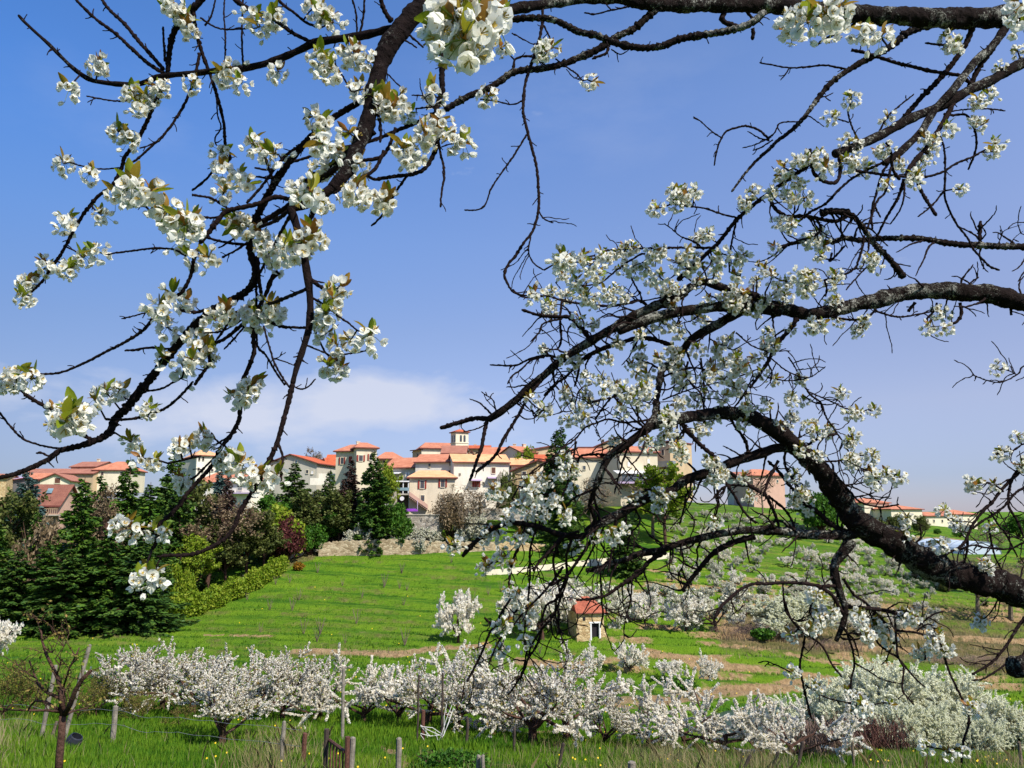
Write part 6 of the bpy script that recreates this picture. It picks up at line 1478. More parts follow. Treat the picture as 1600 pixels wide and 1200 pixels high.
# ------------------------------------------------------------------ the cherry tree overhead
# traced limbs: "width0 width1 [Y0 Y1]: x,y x,y ..." widths and points in photo pixels; a limb without Y joins the nearest limb already built
BR = """
58 40 4.5 4.3: 2090,1050 1950,1010 1800,975 1690,950 1600,928 1560,914 1500,900 1460,885 1420,862 1390,845 1360,830 1335,810 1310,775
38 16 4.3 3.9: 1318,785 1285,740 1262,715 1240,695 1215,675 1190,660 1160,648 1130,645 1100,648 1070,652 1050,655 1020,665 1005,672
48 22 4.5 4.1: 2090,720 1950,600 1800,520 1690,492 1620,478 1590,470 1560,462 1520,457 1480,455 1440,455 1400,460 1370,470 1330,478 1300,485 1270,490 1245,488 1220,481 1200,476
54 15 4.6 2.6: 2090,320 1950,180 1800,70 1690,35 1600,24 1560,27 1500,29 1450,28 1400,25 1350,22 1300,18 1250,14 1200,8 1150,8 1100,8 1050,8 1000,4 960,-4 900,-3 860,5 830,10 800,15 770,26 735,30 690,18 650,12
15 9 4.5 4.3: 1900,420 1700,392 1600,386 1560,385 1530,383 1500,382 1470,378 1440,373 1400,372 1370,373 1340,375 1320,372 1298,380
44 22 2.5 2.25: 720,-60 690,-20 660,8 642,28 625,48 612,65 600,88 592,112 586,138 580,165 572,195 562,225 552,248 545,262 532,280 518,296
14 12: 1030,12 1010,28 990,45 965,57 945,70 925,82 905,90 880,100 850,107 820,110 800,114 780,128 760,140 740,147 715,160 695,172
9 4: 700,170 675,180 655,190 625,202 600,213 575,222 550,228 520,233 490,243 450,255 420,265 398,262
12 14: 640,12 680,22 720,28 760,30 800,30 830,28 860,30 885,40 905,50 930,55 955,65 985,73 1010,75 1035,72 1060,62 1090,56 1130,50 1160,42 1180,32 1195,18
17 6: 638,42 600,48 560,57 520,62 490,68 460,82 420,98 380,107 340,110 300,115 270,117 245,121 222,130 200,132 170,130 140,124 115,107 95,88 75,68 55,50 38,34 29,24
8 5: 255,114 230,98 205,75 180,52 150,30 125,6 105,-15
8 6: 255,108 235,85 215,62 195,38 170,14 150,-15
9 15: 262,114 265,80 272,50 290,25 310,5 325,-15
5 4: 258,95 256,65 255,42
8 4: 302,12 305,45 312,70 320,95 330,120 342,160 350,195 352,225 360,247 345,258 335,265 320,282 300,298
6 4: 312,84 303,125 292,155 275,185 255,212 235,230 215,248 197,258
3 3: 255,215 235,226 218,232
8 5: 258,122 250,145 238,170 225,200 210,225 195,245 190,262 175,290 155,305 140,322 128,338 115,360 102,385 92,402 80,418 68,437 54,452
4 3: 93,400 82,412 70,420 55,424
4 3: 232,138 215,150 195,158 165,156 135,150
3 3: 330,118 338,155 340,180 345,200 336,215 338,228
3 3: 190,262 160,264 140,262 120,257
4 3: 320,40 330,25 338,-8
4 3: 352,108 352,55 350,20 352,-10
4 3: 313,28 345,45 400,44
4 4: 380,105 378,60 380,-8
5 6: 500,44 478,35 460,20 440,5 428,-12
7 9: 492,68 470,58 455,50 430,32 400,20 370,2 360,-10
12 15: 580,150 558,162 530,178 508,193 490,210 475,225 462,240 450,255 440,270 430,285 420,302 408,325 398,345 393,362 390,380 393,402 399,420 396,440 385,455 365,468 340,480 320,495 300,512 285,530 268,550 252,570 240,585 228,600 210,622 195,640 182,652 175,668
13 7: 182,652 175,668 165,680 150,688 130,695 110,700 92,705 75,718 50,730 25,740 0,746 -30,752
18 10: 520,294 500,306 482,318 465,322 455,328 460,342 468,370 475,400 480,430 483,450 485,480 483,510 478,530 470,555 462,580 457,600
10 6: 457,600 450,630 442,660 435,685 430,700 415,730 402,757 390,775 375,800 365,825 350,843 330,855 305,865 280,868 253,868
5 5: 434,692 441,712 440,735 438,752
10 9: 522,290 510,305 492,325 485,342 476,356
11 10: 560,232 535,255 500,280 470,300 455,318 430,335 412,345 398,352
9 9: 455,312 430,308 405,318 380,324 355,330 340,345 325,365 312,380
6 5: 475,225 450,240 430,262 410,290 385,318
12 9: 585,205 560,225 535,245 515,262 490,275 468,295 455,320
7 6: 402,400 405,440 412,480 418,507
5 4: 400,445 401,500 402,540 415,555 430,580 445,602
6 4: 415,500 440,510 470,512 503,512
8 6: 450,330 430,345 400,357
6 5: 454,335 435,370 420,400 405,428
9 6: 435,425 425,435 415,460 403,482
7 6: 478,452 440,468 412,478
8 7: 480,430 492,442 506,452
4 3: 485,436 496,440 507,442
5 3: 485,464 510,478 530,495 545,505 560,517 576,519
4 3: 492,518 505,545 515,555 550,552 576,547
4 3: 480,540 500,548 515,555
4 4: 412,510 420,540 430,570 445,595 453,606
3 2: 428,560 445,565 464,573
2 2: 430,560 437,557 441,549
3 3: 455,602 470,608 482,604 493,592
5 5: 300,305 330,310 355,325 395,350
5 4: 352,333 335,340 305,338
5 5: 392,376 380,382 350,378 320,370 295,360
4 3: 370,370 355,380 341,388
4 4: 385,380 365,393 347,402
4 4: 290,400 272,390 240,388 205,392 180,395
4 4: 255,345 240,335 225,320
4 4: 312,380 308,395 302,412
7 4: 302,408 298,430 285,455 265,470 245,485 240,495 225,515 195,535 165,550 130,568 95,582 62,585
3 3: 242,484 215,492 190,498
6 5: 335,480 305,488 280,485
5 4: 272,546 235,543 215,546 195,548
4 3: 395,488 370,505 345,518 318,520
6 4: 398,470 380,485 365,490 350,515 338,532
7 6: 405,480 395,495 375,510 350,530 325,542 328,565 315,585 303,602
4 3: 382,510 365,530 350,546
4 3: 328,544 310,555 285,563
8 7: 395,500 396,530 397,550 388,575 378,600 375,640 372,660 360,680 345,700 335,720 325,735 305,757 290,775 275,795 260,810 250,820 243,850 238,858
4 3: 370,674 345,690 325,702
4 3: 352,697 340,690 330,676
4 4: 335,715 320,730 305,745 290,752 283,765
5 4: 270,798 282,790 290,775
4 4: 110,702 85,700 60,695 35,685 15,665 -4,640
7 7: 178,675 160,685 140,685 120,670 95,655 70,635 45,620 28,602
5 5: 165,655 200,655 225,650 255,640 275,625 290,610 302,596
4 4: 220,612 250,608 270,598 285,590
4 4: 78,714 66,708 56,708
4 3: 262,724 290,718 315,712
12 6: 690,80 692,100 690,115 691,140 685,160 682,172 686,185 685,205 683,225 678,240 665,262 645,272 620,275 600,278 585,280 575,275
5 4: 684,215 688,240 692,255 694,275 690,300 688,324
5 4: 640,270 632,280 625,290 617,302 605,325 592,342 580,353
3 2: 682,172 668,160 658,140 656,122
3 3: 662,150 652,149 643,149
4 3: 684,166 665,168 648,170
3 3: 600,110 615,125 630,140
4 3: 686,198 665,212 645,222 632,232
3 2: 690,230 700,226 710,225
4 3: 548,142 535,118 522,98
5 4: 512,228 498,215 487,203
7 7: 618,200 608,228 595,245 570,250 545,248
7 7: 600,236 585,265 560,280 540,290 520,302
6 5: 590,175 595,200 594,222
5 4: 412,236 420,265 428,285
5 4: 435,268 425,278 400,276
5 4: 636,52 650,64 662,75
4 3: 627,62 640,67 651,75
10 9: 612,34 600,15 592,-10
5 4: 562,54 568,25 570,-10
4 4: 558,52 556,20 548,-10
4 4: 628,62 612,60 608,88
6 5: 848,10 847,40 840,70 832,95 825,115 820,135 818,160 818,180 824,205 832,235 838,260 841,290 842,320 838,345 830,365 818,380 805,400 795,412 788,430 795,448
4 3: 795,448 805,458 830,463
3 3: 829,370 826,395 835,412 850,422
3 3: 842,330 850,342 865,348
4 3: 823,210 812,228 800,247 785,268 770,290 765,300 758,320 745,328 725,328
3 3: 817,157 800,163 775,158 750,155
4 3: 850,40 860,60 868,70
5 4: 802,110 806,92 830,88 845,96 856,106
3 3: 868,92 890,108 900,115 910,126
2 2: 885,108 895,120 910,126
3 2: 800,52 815,60 830,68 845,72
4 3: 1025,10 995,8 975,12 950,17 930,22 912,20
3 3: 955,16 948,8 940,-2
6 5: 950,68 948,82 935,88 925,92
3 2: 955,77 970,85 984,77
10 10: 1135,12 1128,30 1140,38 1158,44
6 6: 1162,10 1170,22 1180,34
8 7: 1176,44 1177,52 1176,62
15 4 3.9 3.8: 1460,36 1420,50 1395,70 1370,85 1350,95 1325,110 1300,128 1285,145 1270,165 1255,185 1235,205 1215,220 1200,235 1185,248 1165,270 1150,290 1143,300
5 3: 1202,218 1185,203 1165,197 1150,200 1135,205 1128,215 1122,228 1118,245 1116,259
3 2: 1127,215 1112,205 1095,190 1083,182
3 2: 1202,220 1185,215 1168,205
3 2: 1205,214 1180,226 1160,231
3 3: 1208,218 1190,230 1176,235
4 3: 1322,108 1290,102 1265,104 1235,106 1210,102 1187,98
3 2: 1233,107 1226,118 1219,125
3 3: 1248,190 1220,192 1210,208 1200,215
3 2: 1257,178 1268,184 1280,192
3 2: 1282,152 1292,150 1302,145
6 7: 1330,78 1350,82 1375,90 1400,98 1430,105 1450,110 1480,115 1500,118 1516,130
6 4: 1360,30 1330,40 1310,52 1290,60 1275,72
11 9: 1522,38 1508,70 1495,90 1480,110 1460,132 1440,152 1420,175 1405,192
16 13: 1572,40 1560,60 1545,78 1525,95 1505,120 1485,145 1468,162 1452,185 1440,205 1420,225 1400,243 1380,256
20 17: 1800,30 1680,66 1600,98 1575,110 1550,125 1520,138 1490,155 1460,170 1430,182 1405,195 1375,212 1345,225 1320,235 1303,241
7 7: 1310,240 1313,260 1310,280 1300,286 1285,282 1272,270 1268,250 1265,232
7 8: 1268,255 1252,266 1230,281 1200,303 1180,318 1160,335 1145,350 1130,370 1115,387 1100,400 1085,415 1070,428 1058,438
6 4: 1320,245 1335,265 1360,270 1400,275 1440,277 1470,270 1495,255 1520,245 1532,238
5 4: 1475,178 1490,180 1510,180 1522,200 1526,220 1523,240 1513,265
3 3: 1480,176 1500,172 1540,170 1571,173
4 4: 1465,206 1475,230 1477,270 1476,305 1482,325 1495,350 1512,372 1520,388 1535,405 1548,417 1562,422
9 8: 1492,155 1480,180 1465,205 1448,230 1425,257 1415,275
10 9: 1516,134 1530,105 1545,85 1560,62
4 3: 1373,208 1385,185 1400,170 1428,147
4 3: 1342,222 1330,195 1325,175 1328,165
3 3: 1326,191 1315,188 1305,184
5 4: 1500,68 1470,70 1445,67
6 6: 1385,222 1392,240 1395,265 1406,281
5 5: 1400,244 1375,256 1350,268 1330,280 1310,297 1290,318 1265,332 1247,347
5 4: 1390,252 1378,272 1370,300 1362,330 1363,358
4 3: 1366,318 1370,328 1376,340
5 4: 1392,262 1383,300 1370,315 1355,358
6 4: 1412,280 1406,302 1400,315 1385,340 1369,372
4 3: 1414,280 1412,310 1405,330 1391,350
6 6: 1428,255 1432,280 1440,300 1452,320 1463,337
4 3: 1476,298 1455,322 1434,339
8 12: 1300,331 1325,332 1340,345 1355,365 1370,385 1385,400 1398,415 1412,434
14 13: 1283,333 1300,330 1328,332
7 7: 1300,378 1270,376 1240,380 1215,388
7 7: 1531,381 1531,362 1532,346
2 1: 1560,380 1568,362 1580,356 1596,351
2 1: 1578,381 1587,370 1599,361
17 14: 1205,478 1180,464 1150,456 1120,447 1100,440 1080,448 1068,458
20 17: 1220,486 1190,482 1160,476 1130,478 1100,482 1070,486 1050,489 1020,497 990,508 965,517
18 12: 1072,455 1055,465 1020,480 985,496 960,512 940,523 915,538 890,553 870,568 850,586 830,602 812,620 797,632 780,645 762,656
9 8: 764,654 740,654 715,661 688,669
8 5: 762,653 757,675 752,700 745,720 740,735 734,751
6 6: 846,594 825,620 812,645 798,668 785,690 775,710 760,725 743,738
3 2: 758,664 745,670 724,675
3 2: 776,645 770,625 760,618 752,612
9 5: 1247,492 1238,510 1225,525 1210,545 1200,565 1190,580 1180,595 1171,606
18 13: 1175,480 1150,490 1125,505 1100,518 1080,530 1068,545 1058,562
13 10: 1060,558 1048,568 1035,578 1030,600 1026,625 1022,650 1013,667
10 7: 1058,448 1030,475 1005,490
16 11: 1015,668 1000,678 985,690 970,700 955,710 945,725 937,745 930,762
8 8: 1052,540 1020,530 1000,528 980,532 955,540 930,550 908,564
9 7: 1060,655 1080,680 1100,700 1120,716
17 16: 1250,703 1215,700 1190,708 1160,717 1140,724 1120,733 1100,740 1080,746 1065,754 1050,766 1030,773 1010,780 990,790 970,802 950,812 930,822 915,833
10 8: 922,832 905,838 880,836 855,828 838,822 800,817 780,822 760,832 745,845 735,855 723,869
6 5: 878,838 860,860 845,875 833,892
8 6: 930,762 922,790 930,812 925,826
6 5: 930,760 928,775 934,800 938,815
18 9: 1338,834 1300,836 1260,835 1220,830 1180,828 1150,830 1120,835 1090,842 1060,850 1030,860 1000,865 975,875 950,882 935,890 915,891
9 4: 1040,862 1015,877 1000,895 985,905 965,918 945,931 920,936 900,937
11 7: 1180,838 1150,846 1135,852 1115,864 1100,880 1085,898 1072,914 1067,924
20 8: 1330,845 1318,862 1305,880 1305,900 1312,925 1320,948 1319,968 1313,985 1306,1002
6 5: 1308,915 1285,916 1260,912 1225,910 1200,912 1180,912 1160,919 1140,935 1125,950 1116,966
3 2: 1141,932 1145,945 1153,955 1161,945
3 3: 1223,908 1225,940 1230,960 1245,970 1262,968
4 4: 1225,935 1235,965 1250,985 1258,990 1255,1010 1250,1040 1255,1070 1262,1100 1268,1123
4 3: 1258,988 1285,1010 1300,1038 1316,1058
3 2: 1252,1045 1245,1055 1235,1050 1200,1034 1185,1036
3 2: 1258,1070 1280,1085 1310,1095 1350,1102 1380,1098
7 6: 1278,915 1300,930 1312,950 1320,962
4 3: 1288,922 1272,940 1265,955 1272,972 1262,985
5 4: 1318,905 1335,930 1350,940 1365,955 1380,970 1392,990 1400,1010
4 3: 1365,958 1365,985 1372,1005 1390,1020 1403,1028 1430,1060 1446,1074
7 6: 1325,948 1370,952 1400,958 1417,966
4 3: 1398,960 1400,990 1402,1020 1405,1030 1412,1045 1410,1075 1418,1090 1428,1101
4 3: 1322,985 1332,1015 1335,1040 1330,1062 1330,1080 1340,1105
3 2: 1336,1036 1360,1050 1380,1062 1411,1069
3 2: 1398,1000 1385,1030 1377,1039
2 2: 1322,988 1345,992 1362,988
4 4: 1400,985 1430,988 1450,995 1465,1002 1475,1015 1478,1035 1490,1065 1505,1095 1513,1115 1513,1135 1505,1160 1502,1192
3 3: 1432,986 1450,975 1462,985 1465,996
3 3: 1436,978 1455,962 1476,954
7 4 4.0 3.9: 1680,880 1640,925 1610,955 1590,980 1575,1005 1555,1030 1535,1045 1519,1054
4 3: 1640,925 1600,1020 1575,1035 1555,1050 1535,1061 1518,1063
40 34 4.5 3.8: 2090,1090 1950,1085 1820,1068 1720,1052 1660,1046 1620,1041 1583,1040
3 2: 1565,924 1555,945 1545,960 1534,969
9 8: 1330,835 1300,820 1278,800 1262,790 1245,775
6 5: 1262,790 1235,760 1215,735 1200,720
7 4 4.1 4.0: 1690,640 1640,690 1605,725 1585,745 1565,765 1550,785 1535,800 1520,820 1505,850 1485,862 1470,872
5 4: 1650,740 1600,762 1585,772 1568,792 1550,806 1535,814 1520,826
5 4: 1620,715 1590,735 1578,760 1576,790 1590,815 1600,840
3 3: 1640,690 1600,694 1585,703 1562,708
4 3: 1568,768 1550,756 1525,752
4 3: 1640,840 1600,848 1580,857 1550,857 1520,852 1498,860
5 4: 1512,836 1511,860 1505,882 1500,888
4 3: 1545,812 1548,840 1555,870 1570,900
8 5: 1540,905 1500,888 1478,876 1465,868
4 3: 1548,800 1560,820 1572,835 1590,870
4 2 4.0 3.9: 1700,520 1640,560 1600,572 1590,585 1565,597 1545,595 1525,588 1519,585
2 2: 1590,586 1578,580 1567,576
7 7: 1202,305 1206,318 1215,330 1232,338 1260,338 1290,344 1310,345 1328,334
5 4: 1276,343 1283,358 1270,370 1245,376
4 3: 1152,340 1130,335 1100,325 1075,322 1050,318
5 3: 1116,387 1080,387 1040,387 1000,388 960,390 944,392
4 2: 1100,390 1085,378 1065,370 1050,358 1038,349
4 3: 1150,348 1145,370 1140,400 1140,426
6 3: 1018,484 1000,470 980,474 950,478 910,475 880,470 855,462 835,465 815,463 800,452
4 3: 1008,396 1000,398 980,410 960,425 940,441 925,445 910,447
4 3: 985,430 992,445 1000,460 1005,475
9 5: 922,530 905,510 890,496 875,495 845,493 815,484
5 4: 878,470 875,500 877,530 872,545
4 3: 878,498 850,505 842,520 829,534
3 2: 848,506 845,511 848,518
5 3: 880,560 850,556 825,562 805,571 765,570
4 3: 850,558 830,563 815,577 800,588 793,600
5 5: 900,570 885,588 868,600 850,618
5 4: 906,562 903,585 898,604
5 4: 1350,368 1348,385 1342,405 1335,420 1310,432 1288,437
3 3: 1362,410 1340,432 1322,453
4 4: 1300,395 1297,408 1320,384
4 3: 1288,437 1292,450 1290,463
5 4: 1370,483 1355,495 1335,500 1310,497 1290,493
4 3: 1368,486 1400,495 1430,492 1457,486
4 4: 1464,473 1460,485 1447,499
6 5: 1500,473 1502,490 1495,503 1484,506
6 6: 1430,473 1424,480 1419,487
4 3: 1505,462 1511,450 1518,441 1529,433
5 5: 1580,480 1580,492
5 4: 1210,660 1230,678 1242,697
4 3: 1250,590 1265,615 1283,630 1290,650 1300,665 1310,680 1320,695 1326,706
3 2: 1262,612 1300,628 1318,637 1345,642 1357,640
3 2: 1255,618 1275,630 1300,632 1309,624
5 4: 1308,678 1290,682 1270,690 1260,705 1262,730 1266,742
4 3: 1262,712 1285,720 1310,720 1330,712 1357,712
4 3: 1280,728 1300,740 1315,755 1330,770 1345,785 1375,792 1405,788
3 2: 1336,728 1360,738 1375,745 1397,745
3 2: 1338,730 1342,736 1346,742
4 2: 1308,762 1318,778 1330,792 1346,801
3 2: 1318,758 1345,755 1366,748
3 2: 1338,776 1355,773 1366,769
4 3: 1424,856 1438,840 1438,822
6 5: 1170,715 1165,690 1150,668 1140,652
5 4: 1228,700 1226,724 1236,745 1250,764
6 4: 1216,720 1208,737 1200,752 1193,776
7 6: 1190,770 1160,752 1140,738 1118,728
6 4: 1118,716 1128,745 1145,770 1163,800 1182,818
6 5: 1195,770 1205,790 1215,815 1218,830
5 4: 1200,775 1225,795 1238,815 1240,830
5 4: 1178,760 1150,758 1130,762 1115,778
4 3: 1120,760 1122,785 1118,805 1104,830
4 3: 1080,746 1078,770 1070,790 1062,820
4 3: 1020,655 1000,658 975,660 950,655 935,660 915,668 900,685 880,700 860,720
3 2: 1000,672 985,665 960,650 945,640 930,632
4 3: 960,620 975,640 990,655 1006,668
4 3: 930,655 940,640 955,622 975,612 1000,606
4 3: 925,628 950,622 985,616 1015,620
3 2: 860,560 880,590 895,620 880,640
4 3: 1032,590 1060,580 1085,575 1110,580 1140,590 1165,585
4 3: 1075,565 1072,580 1080,600 1095,615 1100,640
4 3: 1095,560 1100,600 1100,640
3 2: 1165,560 1175,580 1178,600
3 2: 1035,625 1060,615 1090,605 1120,598 1145,592
3 2: 1140,600 1170,625 1190,645 1205,660
4 3: 1170,600 1160,620 1145,640 1140,650
3 2: 1150,520 1175,540 1200,548 1235,548
3 2: 1110,530 1140,545 1160,550
3 2: 1205,560 1230,580 1262,590 1290,573
3 2: 1200,590 1230,595 1260,592
3 2: 1232,558 1240,570 1250,590
5 3: 905,830 880,840 865,870 868,900 875,930 866,960 845,985 830,1010 820,1045 800,1078 793,1086
5 4: 895,838 885,870 885,900 870,935 855,945 848,965 845,990 838,1010 825,1030 812,1062
4 3: 838,825 828,860 828,900 825,940 820,980 822,1020 818,1046
5 4: 820,820 812,850 800,880 795,920 800,930 785,955 775,975 765,990 757,1010 748,1030 738,1050 730,1065
4 3: 812,950 800,962 790,985 775,1010 763,1039
4 3: 757,965 770,975 779,968 775,990
5 3: 880,885 866,905 845,930 820,955 798,982
4 3: 870,930 868,960 875,985 880,1006
4 3: 888,900 880,925 872,950 874,990
4 3: 938,895 940,935 942,960 938,981
3 2: 988,900 985,940 978,965 975,990 985,996 995,984
3 2: 942,945 960,958 985,966 1012,970
3 2: 860,960 862,985 870,998 890,998 906,990
5 3: 962,812 960,840 955,870 950,895
4 3: 990,790 1000,815 985,835 980,860
4 3: 945,820 930,850 915,880 900,905
6 5: 935,815 920,850 900,880 885,900 860,915
4 3: 930,830 945,860 960,875
3 2: 1000,795 1025,805 1035,820 1045,800
3 2: 1075,765 1070,790 1085,815 1075,850
3 2: 1062,850 1068,880 1060,900 1068,925
4 3: 850,640 835,650 832,640
3 2: 870,600 850,622 842,640 835,645
3 2: 925,600 905,610 895,640 875,643
4 3: 900,690 895,720 885,760 870,790
4 3: 902,700 870,715 840,730 815,755 800,780
5 4: 900,745 905,715 925,710 945,710
5 3: 930,765 915,770 895,780 880,800
3 2: 960,700 970,725 985,745 995,755
4 3: 985,692 975,715 968,740 960,770
3 2: 975,710 990,728 1000,740 1012,758
"""
CL_LEFT = """155,103 108,140 230,152 205,145 185,205 203,218 100,255 140,272 198,302 222,300 182,306 255,335 280,345 242,322 300,345 102,345 158,335 152,393 130,402 105,420 42,440 38,466 75,415 285,375 300,402 326,402
270,460 250,480 290,472 262,512 310,545 300,562 288,580 328,552 255,560 25,582 50,592 12,600 95,652 112,640 85,640 128,652 150,625 165,612 187,612 205,690 222,716 242,722 232,640 295,692 280,698 320,686 375,725 358,710 390,738 345,722 402,748 432,742 288,752
192,820 205,828 238,828 256,832 228,888 240,900 218,905 385,615 392,602 370,622 285,25 270,12 297,45 362,108 350,118 376,130 405,42 393,25 428,30 507,22 490,12 520,36 435,112 500,92 516,108 555,90 545,80 577,96 492,182 502,192 430,240 412,242 370,275 347,265 386,287
500,225 522,242 508,262 532,246 480,300 466,295 502,320 565,305 587,312 602,316 550,300 560,256 545,207 580,150 600,160 622,157 637,180 610,172 675,145 630,232 642,242 675,200 690,192 710,216 722,224 665,216 560,140 410,368 416,390 428,402 442,386 430,416 455,392 472,378 375,352 368,345
492,370 530,450 520,466 510,490 500,502 527,540 515,572 528,576 547,532 577,525 430,490 390,490 420,480 402,500 508,522 762,150 782,75 787,15 860,75 848,82 925,128 350,300 335,500 355,490 308,520 345,238 395,225 250,135 215,165 300,130"""
CL_NEAR = "712,30,1.12 690,52,1.15 745,50,1.12 725,62,1.1 752,25,1.18 700,12,1.2 770,30,1.3 1290,22,1.9 1262,36,1.95 1245,22,2.0 1312,12,1.9 1235,45,2.1 1300,40,2.0 1350,52,2.2 1376,58,2.25 1590,20,2.2 1596,42,2.3 1588,6,2.3 205,292,1.75 232,300,1.75 262,330,1.8 290,352,1.8 100,655,1.8 118,648,1.85 485,300,1.9 505,225,1.95"
CL_RIGHT = """1300,182 1330,153 1387,185 1325,220 1337,228 1385,230 1373,237 1280,242 1255,250 1268,245 1220,275 1235,282 1290,262 1225,262 1250,287 1322,255 1332,250 1352,262 1405,255 1450,240 1445,215 1480,200 1460,217 1535,195 1525,190 1550,237 1556,226 1500,296 1520,160 1546,147 1530,157 1480,60 1492,72 1562,107 1590,80
1440,252 1457,227 1385,287 1430,277 1070,305 1058,320 1085,300 1026,325 1055,302 1165,317 1175,300 1095,372 1106,365 880,405 897,410 910,400 922,415 940,396 948,404 962,397 977,390 987,386 1032,393 1020,397 1072,397 1086,406 1060,412 1076,420 1090,416 970,420 992,422 900,440 907,452 890,462 835,460 862,455 860,482 855,475
885,462 917,467 945,457 960,450 972,462 953,467 930,472 1020,440 1036,455 1046,446 1060,450 1052,462 1030,432 1120,412 1152,405 1161,400 1126,400 1150,450 1162,460 1165,482 1181,485 1150,472 1192,470 1145,477 1196,420 1185,416 1116,430 1091,440 1090,497 1102,500 1040,507 1056,510 1011,510 1000,522 850,547 896,567 902,560 951,560 940,592 916,590 986,570
996,582 1001,565 1012,585 1051,545 1060,555 1050,567 1061,580 1110,570 1131,566 1150,555 1152,562 1121,545 1130,535 1111,582 1101,592 1151,580 1130,592 1161,575 1190,582 1196,540 1210,387 1230,345 1236,352 1215,345 1206,300 1226,305 1241,310 1261,310 1281,365 1270,372 1286,385 1261,375 1281,400 1366,410 1360,404 1261,430 1271,437 1255,447 1251,430
1261,455 1216,455 1226,462 1306,430 1300,442 1306,470 1300,477 1281,507 1270,512 1310,502 1346,507 1340,517 1476,492 1466,487 1451,511 1476,513 1350,498 1206,432 1210,540 1236,515 1556,575 1250,592 1210,592 886,622 885,610 916,616 921,627 905,637 906,650 886,657 911,655 851,640 830,622 960,602 1000,607 1011,612 1001,632 970,640 990,622 1041,645 1051,647
1030,652 1041,655 1101,667 1090,672 1046,672 1061,687 961,687 1010,692 1026,690 1036,682 1061,700 1066,712 1150,607 1101,615 1156,605 1166,636 1171,642 1196,632 881,717 896,732 880,742 846,757 851,750 826,757 831,772 866,780 836,777 896,767 811,790 826,802 846,800 841,795 881,812 886,800 811,837 821,830 805,842 896,852 1036,772 1046,770 1026,772 1031,790
991,777 956,837 971,825 931,837 1116,722 1121,732 1126,742 1131,740 1111,747 1106,720 1161,745 1171,777 1116,816 1236,622 1256,626 1313,612 1236,647 1326,646 1341,645 1366,640 1226,667 1236,655 1261,662 1271,660 1276,676 1216,666 1291,677 1296,670 1251,700 1331,692 1326,690 1333,680 1330,720 1336,714 1362,712 1366,746 1360,740 1276,712 1386,738 1406,746 1368,756
1296,757 1241,742 1256,762 1251,770 1261,776 1241,782 1263,797 1590,682 1566,706 1556,712 1521,756 1553,758 1476,797 1491,812 1496,822 1501,820 1416,810 1411,836 1471,852 1541,882 1546,822 1451,852 1598,727 1276,932 1270,925 1281,957 1266,982 1291,966 1281,972 1236,992 1301,957 1341,962 1366,972 1371,977 1381,987 1356,992 1411,962 1426,966 1461,987 1466,992
1456,1007 1471,1017 1446,1019 1436,1018 1481,1016 1239,1049 1276,1074 1521,1102 1516,1106 1446,1166 1481,1176 1506,1172 1351,1106 1346,1100 1391,1101 1531,971 771,766 781,767 791,812 796,802 771,832 761,830 756,842 706,852 711,848 781,837 756,887 761,880 781,872 786,862 796,882 796,922 791,972 785,977 781,1016 811,932 826,952 821,972 806,936 820,1002
1052,480 1000,545 1030,560 930,505 965,535 1090,545 1070,590 1120,560 1180,560 1140,530 1105,470 1130,465 1062,520 975,610 945,610 1130,620 1190,660 1120,650 1160,660 1060,600 1085,625 1010,600 1150,430 1205,470 1230,440 1180,440 1200,520 1390,1000 1325,1080 1060,630 940,560 880,560 905,500 880,430 935,430 1010,420"""

def parse_br():
    out = []
    for ln in BR.strip().splitlines():
        h, p = ln.split(':'); h = [float(t) for t in h.split()]
        out.append((h[0], h[1], (h[2], h[3]) if len(h) > 2 else None, [tuple(float(q) for q in t.split(',')) for t in p.split()]))
    return out

class Web:
    """All limb samples so far: px, py, Y, width."""
    def __init__(s): s.a = np.zeros((0, 4))
    def near(s, x, y):
        if not len(s.a): return None
        d = np.hypot(s.a[:, 0]-x, s.a[:, 1]-y)-s.a[:, 3]*.45; i = int(np.argmin(d)); return d[i], s.a[i]
    def add(s, arr): s.a = np.vstack([s.a, arr])

